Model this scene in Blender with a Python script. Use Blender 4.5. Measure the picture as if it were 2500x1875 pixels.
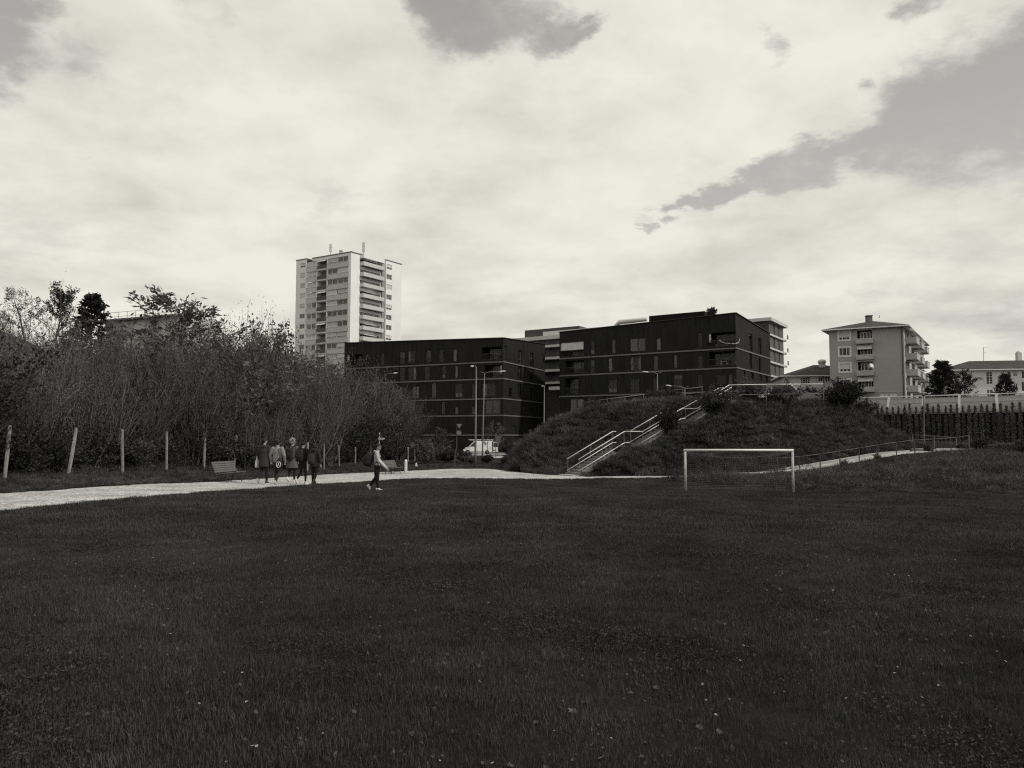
import bpy, bmesh, math, random
import numpy as np
from mathutils import Vector, Matrix
random.seed(7)
for o in list(bpy.data.objects):
    bpy.data.objects.remove(o)
SC = bpy.context.scene
COL = SC.collection
R = math.radians
V = Vector

# ------------------------------------------------------------------ camera
FPX, CX, CY, HOR = 1889.0, 1250.0, 937.5, 1063.0      # focal length and horizon in pixels of the 2500 px photograph
CAMZ = 1.65
TH = math.atan((HOR - CY) / FPX)
cam = bpy.data.cameras.new('camera')
cam.sensor_width = 36.0
cam.lens = FPX / 2500.0 * 36.0
cam.clip_start, cam.clip_end = 0.1, 9000
camo = bpy.data.objects.new('camera', cam)
COL.objects.link(camo)
camo.location = (0, 0, CAMZ)
camo.rotation_euler = (R(90) + TH, 0, 0)
SC.camera = camo

# ------------------------------------------------------------------ sun, sky, exposure
SUN_AZ = V((0.93, -0.37))            # horizontal direction towards the sun
SUN_EL = R(42)
sl = bpy.data.lights.new('sun', 'SUN')
sl.energy = 2.3
sl.angle = R(2.5)
sl.color = (1.0, 0.97, 0.885)
so = bpy.data.objects.new('sun', sl)
COL.objects.link(so)
sd = V((SUN_AZ.x * math.cos(SUN_EL), SUN_AZ.y * math.cos(SUN_EL), math.sin(SUN_EL)))
so.rotation_euler = sd.to_track_quat('Z', 'Y').to_euler()
so.location = (30, -20, 60)
SC.view_settings.view_transform = 'Standard'
SC.view_settings.look = 'None'
SC.view_settings.gamma = 1.0
SC.view_settings.use_curve_mapping = False
SC.view_settings.exposure = 0.0
SC.render.film_transparent = False
SC.cycles.max_bounces = 6
SC.cycles.transparent_max_bounces = 12
SC.cycles.use_denoising = False
SC.cycles.filter_width = 1.2
SC.cycles.caustics_reflective = False
SC.cycles.caustics_refractive = False
SC.cycles.sample_clamp_indirect = 4.0

TINT = (1.0, 0.972, 0.868, 1)


class NT:
    """small helper to write node graphs"""
    def __init__(s, tree):
        s.t = tree
    def n(s, typ, ins=None, **kw):
        nd = s.t.nodes.new(typ)
        for k, v in kw.items():
            setattr(nd, k, v)
        for k, v in (ins or {}).items():
            sock = nd.inputs[k]
            if hasattr(v, 'is_output') or isinstance(v, bpy.types.NodeSocket):
                s.t.links.new(v, sock)
            else:
                sock.default_value = v
        return nd
    def m(s, op, a, b=0.0, c=None, clamp=False):
        d = {0: a, 1: b}
        if c is not None:
            d[2] = c
        return s.n('ShaderNodeMath', d, operation=op, use_clamp=clamp).outputs[0]
    def vm(s, op, a, b=None, out=0, scale=None):
        nd = s.n('ShaderNodeVectorMath', operation=op)
        for i, q in enumerate((a, b)):
            if q is None:
                continue
            if isinstance(q, bpy.types.NodeSocket):
                s.t.links.new(q, nd.inputs[i])
            else:
                nd.inputs[i].default_value = q
        if scale is not None:
            if isinstance(scale, bpy.types.NodeSocket):
                s.t.links.new(scale, nd.inputs['Scale'])
            else:
                nd.inputs['Scale'].default_value = scale
        return nd.outputs[out]
    def mr(s, v, a, b, c, d, smooth=True):
        return s.n('ShaderNodeMapRange', {0: v, 1: a, 2: b, 3: c, 4: d}, interpolation_type='SMOOTHSTEP' if smooth else 'LINEAR').outputs[0]
    def noise(s, vec, scale, detail=6.0, rough=0.55, out=0, lac=2.0):
        return s.n('ShaderNodeTexNoise', {'Vector': vec, 'Scale': scale, 'Detail': detail, 'Roughness': rough, 'Lacunarity': lac}).outputs[out]
    def mix(s, f, a, b, typ='MIX'):
        nd = s.n('ShaderNodeMix', data_type='RGBA', blend_type=typ)
        for i, q in ((0, f), (6, a), (7, b)):
            if isinstance(q, bpy.types.NodeSocket):
                s.t.links.new(q, nd.inputs[i])
            else:
                nd.inputs[i].default_value = q
        return nd.outputs[2]


def pix_dir(px, py):
    a = (px - CX) / FPX
    b = -(py - CY) / FPX
    return V((a, math.cos(TH) - math.sin(TH) * b, math.sin(TH) + math.cos(TH) * b))


def P(px, py, Y):
    """point seen at a pixel of the photograph, Y metres ahead"""
    d = pix_dir(px, py)
    return V((0, 0, CAMZ)) + d * (Y / d.y)


world = bpy.data.worlds.new('World')
SC.world = world
world.use_nodes = True
wt = world.node_tree
wt.nodes.clear()
W = NT(wt)
tc = W.n('ShaderNodeTexCoord').outputs['Generated']
D = W.vm('NORMALIZE', tc)
zz = W.n('ShaderNodeSeparateXYZ', {0: D}).outputs[2]
zc = W.m('MAXIMUM', zz, 0.0)
PL = W.vm('SCALE', D, scale=W.m('DIVIDE', 1.0, W.m('ADD', zc, 0.22)))
warp = W.vm('SUBTRACT', W.noise(PL, 2.4, 3, 0.5, out=1), (0.5, 0.5, 0.5))
warp2 = W.vm('SUBTRACT', W.noise(PL, 6.5, 9, 0.64, out=1), (0.5, 0.5, 0.5))
DW = W.vm('ADD', W.vm('ADD', D, W.vm('SCALE', warp, scale=0.09)), W.vm('SCALE', warp2, scale=0.105))
GAPS = [(2520, 247, .078), (2400, 268, .068), (2290, 290, .060), (2190, 325, .044), (2110, 358, .034), (2030, 385, .029), (1950, 412, .029), (1870, 442, .026), (1800, 470, .022), (1735, 505, .022),
        (1050, 10, .036), (1110, 55, .040), (1200, 65, .042), (1290, 50, .040), (1380, 80, .032), (1450, 25, .012, .6), (1200, -50, .07),
        (-25, 45, .048), (50, 0, .034), (-60, 100, .045), (2230, 5, .024, .9), (1870, 85, .018, .6), (775, 160, .015, .5), (1590, 530, .02, .5), (2360, 190, .03, .5), (2110, 210, .016, .6),
        (2450, 690, .10, .30), (2200, 650, .06, .36), (2490, 800, .05, .5), (1900, 640, .06, .3), (190, 130, .03, .5), (500, 40, .035, .55), (800, 500, .03, .3), (40, 560, .06, .3), (160, 355, .015, .5)]
GAPS += [(1690, 520, .016), (1640, 530, .014), (1585, 548, .012)]
band = GAPS[:10]
for (a, b) in zip(band[:-1], band[1:]):
    GAPS.append(tuple((p + q) / 2 for p, q in zip(a, b)))
GAPS += [(1085, 30, .036), (1155, 65, .038), (1245, 60, .038), (1340, 60, .034), (1420, 60, .020)]
gm = None
for gx, gy, gr, gw in [(q + (1.0,))[:4] for q in GAPS]:
    g = pix_dir(gx, gy).normalized()
    dist = W.vm('DISTANCE', DW, tuple(g), out=1)
    f = W.mr(dist, gr * 1.5, gr * 0.4, 0.0, gw)
    gm = f if gm is None else W.m('MAXIMUM', gm, f)
n1 = W.noise(PL, 1.7, 10, 0.6)
dens = W.m('SUBTRACT', W.m('ADD', W.m('MULTIPLY', n1, 1.7), -0.20), W.m('MULTIPLY', gm, 0.66))
wisp = W.m('MULTIPLY', W.m('SUBTRACT', W.noise(PL, 7.5, 8, 0.66), 0.5), 0.55)
dens = W.m('ADD', dens, wisp)
mask = W.mr(dens, -0.10, 0.58, 0.0, 1.0)
n2 = W.noise(W.vm('ADD', PL, (3.1, 7.7, 1.3)), 2.3, 8, 0.58)
n3 = W.noise(W.vm('ADD', PL, (9.1, 2.7, 4.3)), 0.8, 4, 0.5)
sh = W.m('ADD', W.m('MULTIPLY', n2, 0.62), W.m('MULTIPLY', n3, 0.38))
pa_ = W.noise(W.vm('ADD', PL, (1.7, 4.1, .6)), 3.2, 7, 0.55)
pb_ = W.noise(W.vm('ADD', W.vm('SCALE', PL, scale=0.945), (1.735, 4.1, .6)), 3.2, 7, 0.55)
emb = W.m('MULTIPLY', W.m('SUBTRACT', pa_, pb_), 3.4)  # bright cloud tops and dim undersides: lighting put into the cloud colour
lum = W.m('ADD', W.mr(sh, 0.34, 0.57, 6.8, 8.3), emb)
lum = W.m('MINIMUM', W.m('MAXIMUM', lum, 6.0), 8.5)
cloud = W.vm('SCALE', TINT[:3], scale=lum)
sky = W.n('ShaderNodeTexSky', sky_type='NISHITA', sun_disc=False)
sky.sun_elevation = SUN_EL
sky.sun_rotation = math.atan2(SUN_AZ.x, SUN_AZ.y)
sky.air_density, sky.dust_density, sky.ozone_density = 1.0, 2.0, 1.0
bw = W.n('ShaderNodeRGBToBW', {0: sky.outputs[0]}).outputs[0]
bwl = W.m('MINIMUM', W.m('MULTIPLY', bw, 6.0), W.mr(zz, 0.15, 0.62, 5.2, 3.3))
SKYGAIN = bwl
clear = W.vm('SCALE', (1.0, 0.985, 0.94), scale=SKYGAIN)
colw = W.mix(mask, clear, cloud)
bg = W.n('ShaderNodeBackground', {'Color': colw, 'Strength': 0.1})
wo = W.n('ShaderNodeOutputWorld', {'Surface': bg.outputs[0]})
world.cycles.sampling_method = 'MANUAL'
world.cycles.sample_map_resolution = 512


# ------------------------------------------------------------------ materials (the photograph is black and white: greys only)
def g4(v):
    return (v, v, v, 1)


MATS = {}


def mat(name, val, rough=0.8, var=0.15, scale=6.0, bump=0.0, spec=0.3, metal=0.0, rnd=0.0, bscale=None, detail=5.0):
    """grey surface with procedural tone variation, optional relief and per-object variation"""
    if name in MATS:
        return MATS[name]
    m = bpy.data.materials.new(name)
    m.use_nodes = True
    t = m.node_tree
    t.nodes.clear()
    N = NT(t)
    oc = N.n('ShaderNodeTexCoord').outputs['Object']
    f = N.noise(oc, scale, detail, 0.6)
    mul = N.mr(f, 0.3, 0.7, 1 - var, 1 + var, smooth=False)
    if rnd:
        rr = N.n('ShaderNodeObjectInfo').outputs['Random']
        mul = N.m('MULTIPLY', mul, N.mr(rr, 0, 1, 1 - rnd, 1 + rnd, smooth=False))
    colr = N.vm('SCALE', (val, val, val), scale=mul)
    b = N.n('ShaderNodeBsdfPrincipled', {'Base Color': colr, 'Roughness': rough, 'Specular IOR Level': spec, 'Metallic': metal})
    if bump:
        bn = N.noise(oc, bscale or scale * 6, 4, 0.6)
        bp = N.n('ShaderNodeBump', {'Height': bn, 'Strength': bump, 'Distance': 0.02})
        t.links.new(bp.outputs[0], b.inputs['Normal'])
    N.n('ShaderNodeOutputMaterial', {'Surface': b.outputs[0]})
    MATS[name] = m
    return m


def glass_mat(name, tint=0.75, gl=0.22, rough=0.03):
    m = bpy.data.materials.new(name)
    m.use_nodes = True
    t = m.node_tree
    t.nodes.clear()
    N = NT(t)
    tr = N.n('ShaderNodeBsdfTransparent', {'Color': g4(tint)})
    gs = N.n('ShaderNodeBsdfGlossy', {'Color': g4(0.9), 'Roughness': rough})
    lw = N.n('ShaderNodeFresnel', {'IOR': 1.3}).outputs[0]
    fac = N.m('ADD', N.m('MULTIPLY', lw, 0.8), gl, clamp=True)
    ms = N.n('ShaderNodeMixShader', {0: fac, 1: tr.outputs[0], 2: gs.outputs[0]})
    N.n('ShaderNodeOutputMaterial', {'Surface': ms.outputs[0]})
    MATS[name] = m
    return m


def clad_mat(name, val, pitch=0.16):
    """dark vertical board cladding (u,z uv in metres)"""
    m = bpy.data.materials.new(name)
    m.use_nodes = True
    t = m.node_tree
    t.nodes.clear()
    N = NT(t)
    uv = N.n('ShaderNodeUVMap').outputs[0]
    sp = N.n('ShaderNodeSeparateXYZ', {0: uv})
    q = N.m('DIVIDE', sp.outputs[0], pitch)
    fl = N.m('FLOOR', q)
    fr = N.m('FRACT', q)
    row = N.m('FLOOR', N.m('DIVIDE', sp.outputs[1], 3.0))
    cv = N.n('ShaderNodeCombineXYZ', {0: fl, 1: row}).outputs[0]
    wn = N.n('ShaderNodeTexWhiteNoise', {'Vector': cv}).outputs[0]
    big = N.noise(uv, 0.35, 5, 0.6)
    mul = N.m('MULTIPLY', N.mr(wn, 0, 1, 0.72, 1.28, smooth=False), N.mr(big, 0.3, 0.7, 0.8, 1.25, smooth=False))
    groove = N.mr(N.m('ABSOLUTE', N.m('SUBTRACT', fr, 0.5)), 0.40, 0.5, 1.0, 0.45)
    colr = N.vm('SCALE', (val, val, val), scale=N.m('MULTIPLY', mul, groove))
    bp = N.n('ShaderNodeBump', {'Height': groove, 'Strength': 0.5, 'Distance': 0.02})
    b = N.n('ShaderNodeBsdfPrincipled', {'Base Color': colr, 'Roughness': 0.7, 'Specular IOR Level': 0.12, 'Normal': bp.outputs[0]})
    N.n('ShaderNodeOutputMaterial', {'Surface': b.outputs[0]})
    MATS[name] = m
    return m


def tile_mat(name, val, pitch=0.35):
    m = bpy.data.materials.new(name)
    m.use_nodes = True
    t = m.node_tree
    t.nodes.clear()
    N = NT(t)
    uv = N.n('ShaderNodeTexCoord').outputs['Object']
    br = N.n('ShaderNodeTexBrick', {'Vector': uv, 'Color1': g4(val * 0.8), 'Color2': g4(val * 1.25), 'Mortar': g4(val * 0.45), 'Scale': 1.0, 'Mortar Size': 0.03, 'Brick Width': pitch, 'Row Height': pitch})
    f = N.noise(uv, 0.5, 5, 0.65)
    cc = N.mix(1.0, br.outputs[0], N.vm('SCALE', (1, 1, 1), scale=N.mr(f, 0.3, 0.7, 0.75, 1.25)), 'MULTIPLY')
    b = N.n('ShaderNodeBsdfPrincipled', {'Base Color': cc, 'Roughness': 0.85, 'Specular IOR Level': 0.2})
    N.n('ShaderNodeOutputMaterial', {'Surface': b.outputs[0]})
    MATS[name] = m
    return m


def leaf_mat(name, val, rnd=0.3, trans=0.2, var=0.35, nscale=1.2, big=0.0, bscale=0.12):
    """foliage: tone varies over the ground, from plant to plant and from leaf to leaf"""
    m = bpy.data.materials.new(name)
    m.use_nodes = True
    t = m.node_tree
    t.nodes.clear()
    N = NT(t)
    geo = N.n('ShaderNodeNewGeometry')
    isl = geo.outputs['Random Per Island']
    rr = N.n('ShaderNodeObjectInfo').outputs['Random']
    pn = N.noise(geo.outputs['Position'], nscale, 4, 0.6)
    mul = N.m('MULTIPLY', N.mr(isl, 0, 1, 1 - var, 1 + var, smooth=False), N.mr(rr, 0, 1, 1 - rnd, 1 + rnd, smooth=False))
    mul = N.m('MULTIPLY', mul, N.mr(pn, 0.3, 0.7, 0.72, 1.28, smooth=False))
    if big:
        bn = N.noise(geo.outputs['Position'], bscale, 5, 0.65)
        mul = N.m('MULTIPLY', mul, N.mr(bn, 0.33, 0.67, 1 - big, 1 + big, smooth=False))
    colr = N.vm('SCALE', (val, val, val), scale=mul)
    d = N.n('ShaderNodeBsdfPrincipled', {'Base Color': colr, 'Roughness': 0.75, 'Specular IOR Level': 0.12})
    tl = N.n('ShaderNodeBsdfTranslucent', {'Color': colr})
    ms = N.n('ShaderNodeMixShader', {0: trans, 1: d.outputs[0], 2: tl.outputs[0]})
    N.n('ShaderNodeOutputMaterial', {'Surface': ms.outputs[0]})
    MATS[name] = m
    return m


# ------------------------------------------------------------------ mesh builder
ORG = {}


class MB:
    def __init__(s):
        s.v, s.f, s.mi, s.uv = [], [], [], []
        s.has_uv = False
    def add(s, vs, fs, mi=0, uvs=None):
        b = len(s.v)
        s.v.extend([tuple(q) for q in vs])
        for i, f in enumerate(fs):
            s.f.append([b + k for k in f])
            s.mi.append(mi)
            s.uv.append(uvs[i] if uvs else None)
        if uvs:
            s.has_uv = True
        return s
    def quad(s, a, b, c, d, mi=0, uv=None):
        return s.add([a, b, c, d], [[0, 1, 2, 3]], mi, [uv] if uv else None)
    def obox(s, c, a, b, n, mi=0):
        """box from a centre and three half-extent vectors"""
        c, a, b, n = V(c), V(a), V(b), V(n)
        if a.cross(b).dot(n) < 0:
            a = -a
        vs = [c + a * i + b * j + n * k for k in (-1, 1) for j in (-1, 1) for i in (-1, 1)]
        return s.add(vs, [[0, 2, 3, 1], [4, 5, 7, 6], [0, 1, 5, 4], [2, 6, 7, 3], [0, 4, 6, 2], [1, 3, 7, 5]], mi)
    def box(s, x0, y0, z0, x1, y1, z1, mi=0):
        return s.obox(((x0 + x1) / 2, (y0 + y1) / 2, (z0 + z1) / 2), (abs(x1 - x0) / 2, 0, 0), (0, abs(y1 - y0) / 2, 0), (0, 0, abs(z1 - z0) / 2), mi)
    def bar(s, p, q, w, h=None, up=(0, 0, 1), mi=0):
        p, q = V(p), V(q)
        h = h or w
        d = q - p
        a = d.cross(V(up))
        if a.length < 1e-6:
            a = d.cross(V((1, 0, 0)))
        a.normalize()
        b = a.cross(d).normalized()
        return s.obox((p + q) / 2, d / 2, a * w / 2, b * h / 2, mi)
    def tube(s, pts, rad, n=6, cap=True, mi=0):
        pts = [V(p) for p in pts]
        if not hasattr(rad, '__len__'):
            rad = [rad] * len(pts)
        rings = []
        a = None
        for i, p in enumerate(pts):
            d = (pts[min(i + 1, len(pts) - 1)] - pts[max(i - 1, 0)])
            if d.length < 1e-9:
                d = V((0, 0, 1))
            d.normalize()
            if a is None:
                a = d.cross(V((0, 0, 1)))
                if a.length < 1e-3:
                    a = V((1, 0, 0))
            a = a - d * a.dot(d)
            a.normalize()
            b = d.cross(a)
            rings.append([p + (a * math.cos(2 * math.pi * k / n) + b * math.sin(2 * math.pi * k / n)) * rad[i] for k in range(n)])
        s.loft(rings, cap, mi)
        return s
    def loft(s, rings, cap=True, mi=0):
        n = len(rings[0])
        vs = [q for r in rings for q in r]
        fs = []
        for i in range(len(rings) - 1):
            for k in range(n):
                k2 = (k + 1) % n
                fs.append([i * n + k, i * n + k2, (i + 1) * n + k2, (i + 1) * n + k])
        if cap:
            fs.append([k for k in range(n)][::-1])
            fs.append([(len(rings) - 1) * n + k for k in range(n)])
        s.add(vs, fs, mi)
        return s
    def ell(s, c, r, n=10, m=7, rot=None, mi=0):
        c = V(c)
        if not hasattr(r, '__len__'):
            r = (r, r, r)
        rings = []
        for i in range(m + 1):
            ph = -math.pi / 2 + math.pi * i / m
            k0 = max(math.cos(ph), 0.02)
            ring = []
            for k in range(n):
                q = V((r[0] * k0 * math.cos(2 * math.pi * k / n), r[1] * k0 * math.sin(2 * math.pi * k / n), r[2] * math.sin(ph)))
                if rot is not None:
                    q = rot @ q
                ring.append(c + q)
            rings.append(ring)
        return s.loft(rings, True, mi)
    def prism(s, poly, ax, ext, mi=0):
        """closed polygon (3d points) pushed along vector ext"""
        e = V(ext)
        a = [V(p) for p in poly]
        nrm = V((0, 0, 0))
        for i in range(len(a)):
            nrm += a[i].cross(a[(i + 1) % len(a)])
        if nrm.dot(e) > 0:
            a = a[::-1]
        n = len(a)
        vs = a + [p + e for p in a]
        fs = [list(range(n)), list(range(n, 2 * n))[::-1]]
        for i in range(n):
            j = (i + 1) % n
            fs.append([j, i, n + i, n + j])
        return s.add(vs, fs, mi)
    def mesh(s, name, mats, off=None, smooth=False):
        me = bpy.data.meshes.new(name)
        vs = s.v if off is None else [(q[0] - off[0], q[1] - off[1], q[2] - off[2]) for q in s.v]
        me.from_pydata(vs, [], s.f)
        for m in (mats if isinstance(mats, (list, tuple)) else [mats]):
            me.materials.append(m)
        if max(s.mi, default=0) > 0:
            me.polygons.foreach_set('material_index', s.mi)
        if s.has_uv:
            ul = me.uv_layers.new(name='UVMap')
            flat = []
            for f, u in zip(s.f, s.uv):
                if u is None:
                    flat.extend([0.0, 0.0] * len(f))
                else:
                    for q in u:
                        flat.extend((q[0], q[1]))
            ul.data.foreach_set('uv', flat)
        if smooth:
            me.polygons.foreach_set('use_smooth', [True] * len(me.polygons))
        me.update()
        return me
    def build(s, name, mats, parent=None, smooth=False, world=False):
        off = ORG.get(parent.name) if (parent is not None and world) else None
        me = s.mesh(name, mats, off, smooth)
        o = bpy.data.objects.new(name, me)
        COL.objects.link(o)
        if parent is not None:
            o.parent = parent
            if parent.name in ORG:
                ORG[o.name] = ORG[parent.name]
        return o


def tag(o, label=None, cat=None, group=None, kind=None):
    if label:
        o['label'] = label
    if cat:
        o['category'] = cat
    if group:
        o['group'] = group
    if kind:
        o['kind'] = kind
    return o


def thing(name, label, cat, loc=(0, 0, 0), rotz=0.0, group=None):
    o = bpy.data.objects.new(name, None)
    o.empty_display_size = 0.3
    COL.objects.link(o)
    o.location = loc
    o.rotation_euler = (0, 0, rotz)
    ORG[o.name] = V(loc)
    return tag(o, label, cat, group)


def copy_tree(o, parent=None):
    c = o.copy()
    COL.objects.link(c)
    if parent is not None:
        c.parent = parent
    for ch in list(o.children):
        copy_tree(ch, c)
    return c


def place(o, loc, rotz=0.0, scale=1.0, label=None, group=None):
    o.location = loc
    o.rotation_euler = (0, 0, rotz)
    o.scale = (scale, scale, scale) if not hasattr(scale, '__len__') else scale
    if label:
        o['label'] = label
    if group:
        o['group'] = group
    return o


# ------------------------------------------------------------------ shared materials
M_soil = mat('soil', 0.028, 0.95, 0.3, 2.0, 0.4)
M_conc = mat('concrete', 0.36, 0.9, 0.15, 1.5, 0.2)
M_asph = mat('asphalt', 0.06, 0.9, 0.2, 3.0, 0.3)
M_white = mat('white_paint', 0.72, 0.6, 0.05, 1.0)
M_galv = mat('galvanised_steel', 0.55, 0.45, 0.12, 4.0, metal=0.0, spec=0.5)
M_dkmet = mat('dark_metal', 0.05, 0.5, 0.15, 5.0, spec=0.4)
M_grmet = mat('grey_metal', 0.12, 0.5, 0.12, 4.0, spec=0.4)
M_bark = mat('bark', 0.07, 0.9, 0.3, 8.0, 0.4, rnd=0.2)
M_twig = mat('twig', 0.075, 0.85, 0.3, 3.0, rnd=0.3)
M_room = mat('room_dark', 0.012, 0.9, 0.2, 1.0)
M_curt = mat('curtain', 0.42, 0.9, 0.2, 3.0, rnd=0.25)
M_blind = mat('blind', 0.20, 0.8, 0.08, 2.0, rnd=0.25)
M_shut = mat('roller_shutter', 0.52, 0.7, 0.05, 2.0, rnd=0.12)
M_glass = glass_mat('window_glass', 0.75, 0.004)
M_frame_dk = mat('dark_frame', 0.03, 0.5, 0.1, 3.0)
M_frame_wh = mat('white_frame', 0.68, 0.6, 0.05, 3.0)
# ------------------------------------------------------------------ terrain
def sstep(x, a, b):
    t = np.clip((x - a) / (b - a), 0, 1)
    return t * t * (3 - 2 * t)


TOE_Y = [0, 10, 22, 30.4, 38, 46, 55, 60, 78, 95, 112]
TOE_X = [-18.5, -17.2, -14.8, -12.5, -11.3, -10.3, -9.6, -9.2, -9.2, -12, -20]
RX = [10, 16.5, 19.5, 23.1, 28.9, 34.3, 60, 140]
RY = [50.5, 51, 52.5, 54.5, 57.5, 60, 60, 60]
RZ = [-0.93, -0.88, -0.78, -0.42, 0.25, 0.48, 0.55, 0.6]
LX = [-200, 6.5, 8.5, 11.0, 12.6, 14.5, 18.0, 24.0, 60]
LY = [47.5, 47.5, 46.0, 42.0, 38.5, 36.3, 35.3, 34.6, 33]


def base_z(X, Y):
    return -1.0 * sstep(Y + 0.5 * X, 10, 48) - 0.1 * sstep(Y, 60, 110)


def ground(X, Y):
    X = np.asarray(X, float)
    Y = np.asarray(Y, float)
    z = base_z(X, Y)
    # left bank
    d = np.interp(Y, TOE_Y, TOE_X) - X
    d = np.where(Y > 112, d - (Y - 112) * 3, d)
    h = 0.035 * np.clip(d, 0, 8) + 0.48 * np.clip(d - 8, 0, 11)
    h = h + 4.2 * np.exp(-(((X + 36) / 8.0) ** 2 + ((Y - 47) / 12.0) ** 2))
    h = h * (1 - sstep(Y, 92, 108))
    z = z + h
    # right bank, from the edge of the lawn up to the ramp and on to the foot of the retaining wall
    yl = np.interp(X, LX, LY)
    yr = np.interp(X, RX, RY)
    zr = np.interp(X, RX, RZ)
    t = np.clip((Y - yl) / np.maximum(yr - yl, 0.5), 0, 1)
    right = sstep(X, 9, 15)
    rise = (zr - 0.12 - base_z(X, Y)) * (t ** 0.75)
    far = np.clip((Y - yr - 2.5) / 15.0, 0, 1) * np.clip(0.85 - zr, 0, 3) * sstep(X, 24, 33)
    z = z + right * (rise + far * (1 - sstep(Y, 95, 110))) * (1 - sstep(Y, 100, 120) * (1 - 0))
    return z


def gz(x, y):
    return float(ground(x, y))


def ghit(px, py):
    """ground point seen at a pixel"""
    d = pix_dir(px, py)
    lo, hi = 1.0, 400.0
    y = lo
    prev = lo
    while y < hi:
        p = V((0, 0, CAMZ)) + d * (y / d.y)
        if p.z < gz(p.x, p.y):
            a, b = prev, y
            for _ in range(24):
                m = (a + b) / 2
                p = V((0, 0, CAMZ)) + d * (m / d.y)
                if p.z < gz(p.x, p.y):
                    b = m
                else:
                    a = m
            return V((p.x, p.y, gz(p.x, p.y)))
        prev = y
        y += 0.5
    return V((0, 0, CAMZ)) + d * (120 / d.y)


def gaxis(a, b, st, lo, hi):
    c = list(np.arange(a, b + 1e-6, st))
    q, s_ = b, st
    while q < hi:
        s_ *= 1.35
        q += s_
        c.append(q)
    q, s_ = a, st
    pre = []
    while q > lo:
        s_ *= 1.35
        q -= s_
        pre.append(q)
    return np.array(pre[::-1] + c)


def sheet(name, xs, ys, zf, mats, keep=None, kind='structure', smooth=True):
    XX, YY = np.meshgrid(xs, ys)
    ZZ = zf(XX, YY)
    ny, nx = XX.shape
    vs = np.stack([XX, YY, ZZ], -1).reshape(-1, 3)
    idx = np.arange(ny * nx).reshape(ny, nx)
    fs = np.stack([idx[:-1, :-1], idx[:-1, 1:], idx[1:, 1:], idx[1:, :-1]], -1).reshape(-1, 4)
    if keep is not None:
        k = keep(XX, YY, ZZ)
        kk = (k[:-1, :-1] | k[:-1, 1:] | k[1:, 1:] | k[1:, :-1]).reshape(-1)
        fs = fs[kk]
        used = np.unique(fs)
        re = np.full(len(vs), -1)
        re[used] = np.arange(len(used))
        vs, fs = vs[used], re[fs]
    me = bpy.data.meshes.new(name)
    me.from_pydata(vs.tolist(), [], fs.tolist())
    me.materials.append(mats)
    me.polygons.foreach_set('use_smooth', [smooth] * len(me.polygons))
    o = bpy.data.objects.new(name, me)
    COL.objects.link(o)
    if kind:
        o['kind'] = kind
    return o


M_turf = mat('turf_soil_shade', 0.010, 0.95, 0.35, 1.2, 0.5, spec=0.1)  # soil colour darkened to stand in for shade between the grass blades
gx = gaxis(-60, 66, 0.75, -3500, 3500)
gy = gaxis(1, 125, 0.75, -200, 4500)
g = sheet('ground', gx, gy, ground, M_turf)
tag(g, 'dark grassy ground of the playing field and the land round it')

# ---- the mound
SIL_PX = [1180, 1225, 1262, 1300, 1340, 1390, 1430, 1500, 1560, 1700, 1800, 1900, 2000, 2050, 2100, 2150, 2220, 2290, 2340]
SIL_PY = [1156, 1151, 1112, 1072, 1042, 1014, 1000, 984, 976, 968, 966, 972, 976, 984, 1004, 1034, 1070, 1094, 1106]


def toe(X):
    a = np.interp(X, [-3, -1.2, 0, 2, 4, 6], [60, 56.5, 54.5, 52.8, 51.6, 51.4])
    b = np.interp(X, RX, RY) + 1.6
    return np.where(X < 10, a, np.where(X < 16, 51.4 + (b - 51.4) * sstep(X, 10, 16), b))


ST0 = V((3.95, 51.0, -0.93))
SDIR = V((0.854, 0.520, 0)).normalized()
SAC = V((SDIR.y, -SDIR.x, 0))
FL = [(0.0, 3.9, 11), (5.5, 3.6, 10), (10.7, 3.6, 10)]     # start along the climb, length, risers
RISE = 0.168


def stair_z(s):
    s = np.asarray(s, float)
    return ST0.z + np.interp(s, [0, 3.9, 5.5, 9.1, 10.7, 14.3, 16], [0, 11 * RISE, 11 * RISE, 21 * RISE, 21 * RISE, 31 * RISE, 31 * RISE])


def mound(X, Y):
    X = np.asarray(X, float)
    Y = np.asarray(Y, float)
    b = base_z(X, Y)
    tt = toe(X)
    yr = tt + 8.0
    px = CX + FPX * X / np.maximum(np.maximum(yr, 1), 1)
    sy = np.interp(px, SIL_PX, SIL_PY)
    zr = CAMZ + (HOR - sy) / FPX * yr - 0.35
    t = np.clip((Y - tt) / 8.0, 0, 1)
    shp = t * 0.75 + 0.25 * t * t * (3 - 2 * t)
    z = b - 0.3 + (zr - b + 0.3) * shp
    z = z + (0.07 * np.sin(X * 1.3 + 0.9 * Y) * np.sin(Y * 1.1 - 0.8 * X + 1.0) + 0.06 * np.sin(X * 2.7 - 1.7 * Y)) * np.clip(t * 4, 0, 1)
    z = np.where(Y > yr + 14, zr - (Y - yr - 14) * 0.55, z)
    z = np.where(px < SIL_PX[0], b - 1, z)
    z = np.where(Y < tt, b - 0.3 - (tt - Y) * 0.5, z)
    # cut for the stairs
    rx, ry = X - ST0.x, Y - ST0.y
    s = rx * SDIR.x + ry * SDIR.y
    c = np.abs(rx * SAC.x + ry * SAC.y)
    w = (1 - sstep(c, 0.95, 3.0)) * sstep(s, -1.5, -0.3) * (1 - sstep(s, 15, 17))
    z = z * (1 - w) + (stair_z(s) - 0.22) * w
    return z


mo = sheet('grassy_mound', np.arange(-4, 42, 0.4), np.arange(48, 92, 0.4), mound, M_turf, keep=lambda X, Y, Z: Z > ground(X, Y) - 0.25)
tag(mo, 'rough grassy mound behind the goal with the stairs climbing it')


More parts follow.
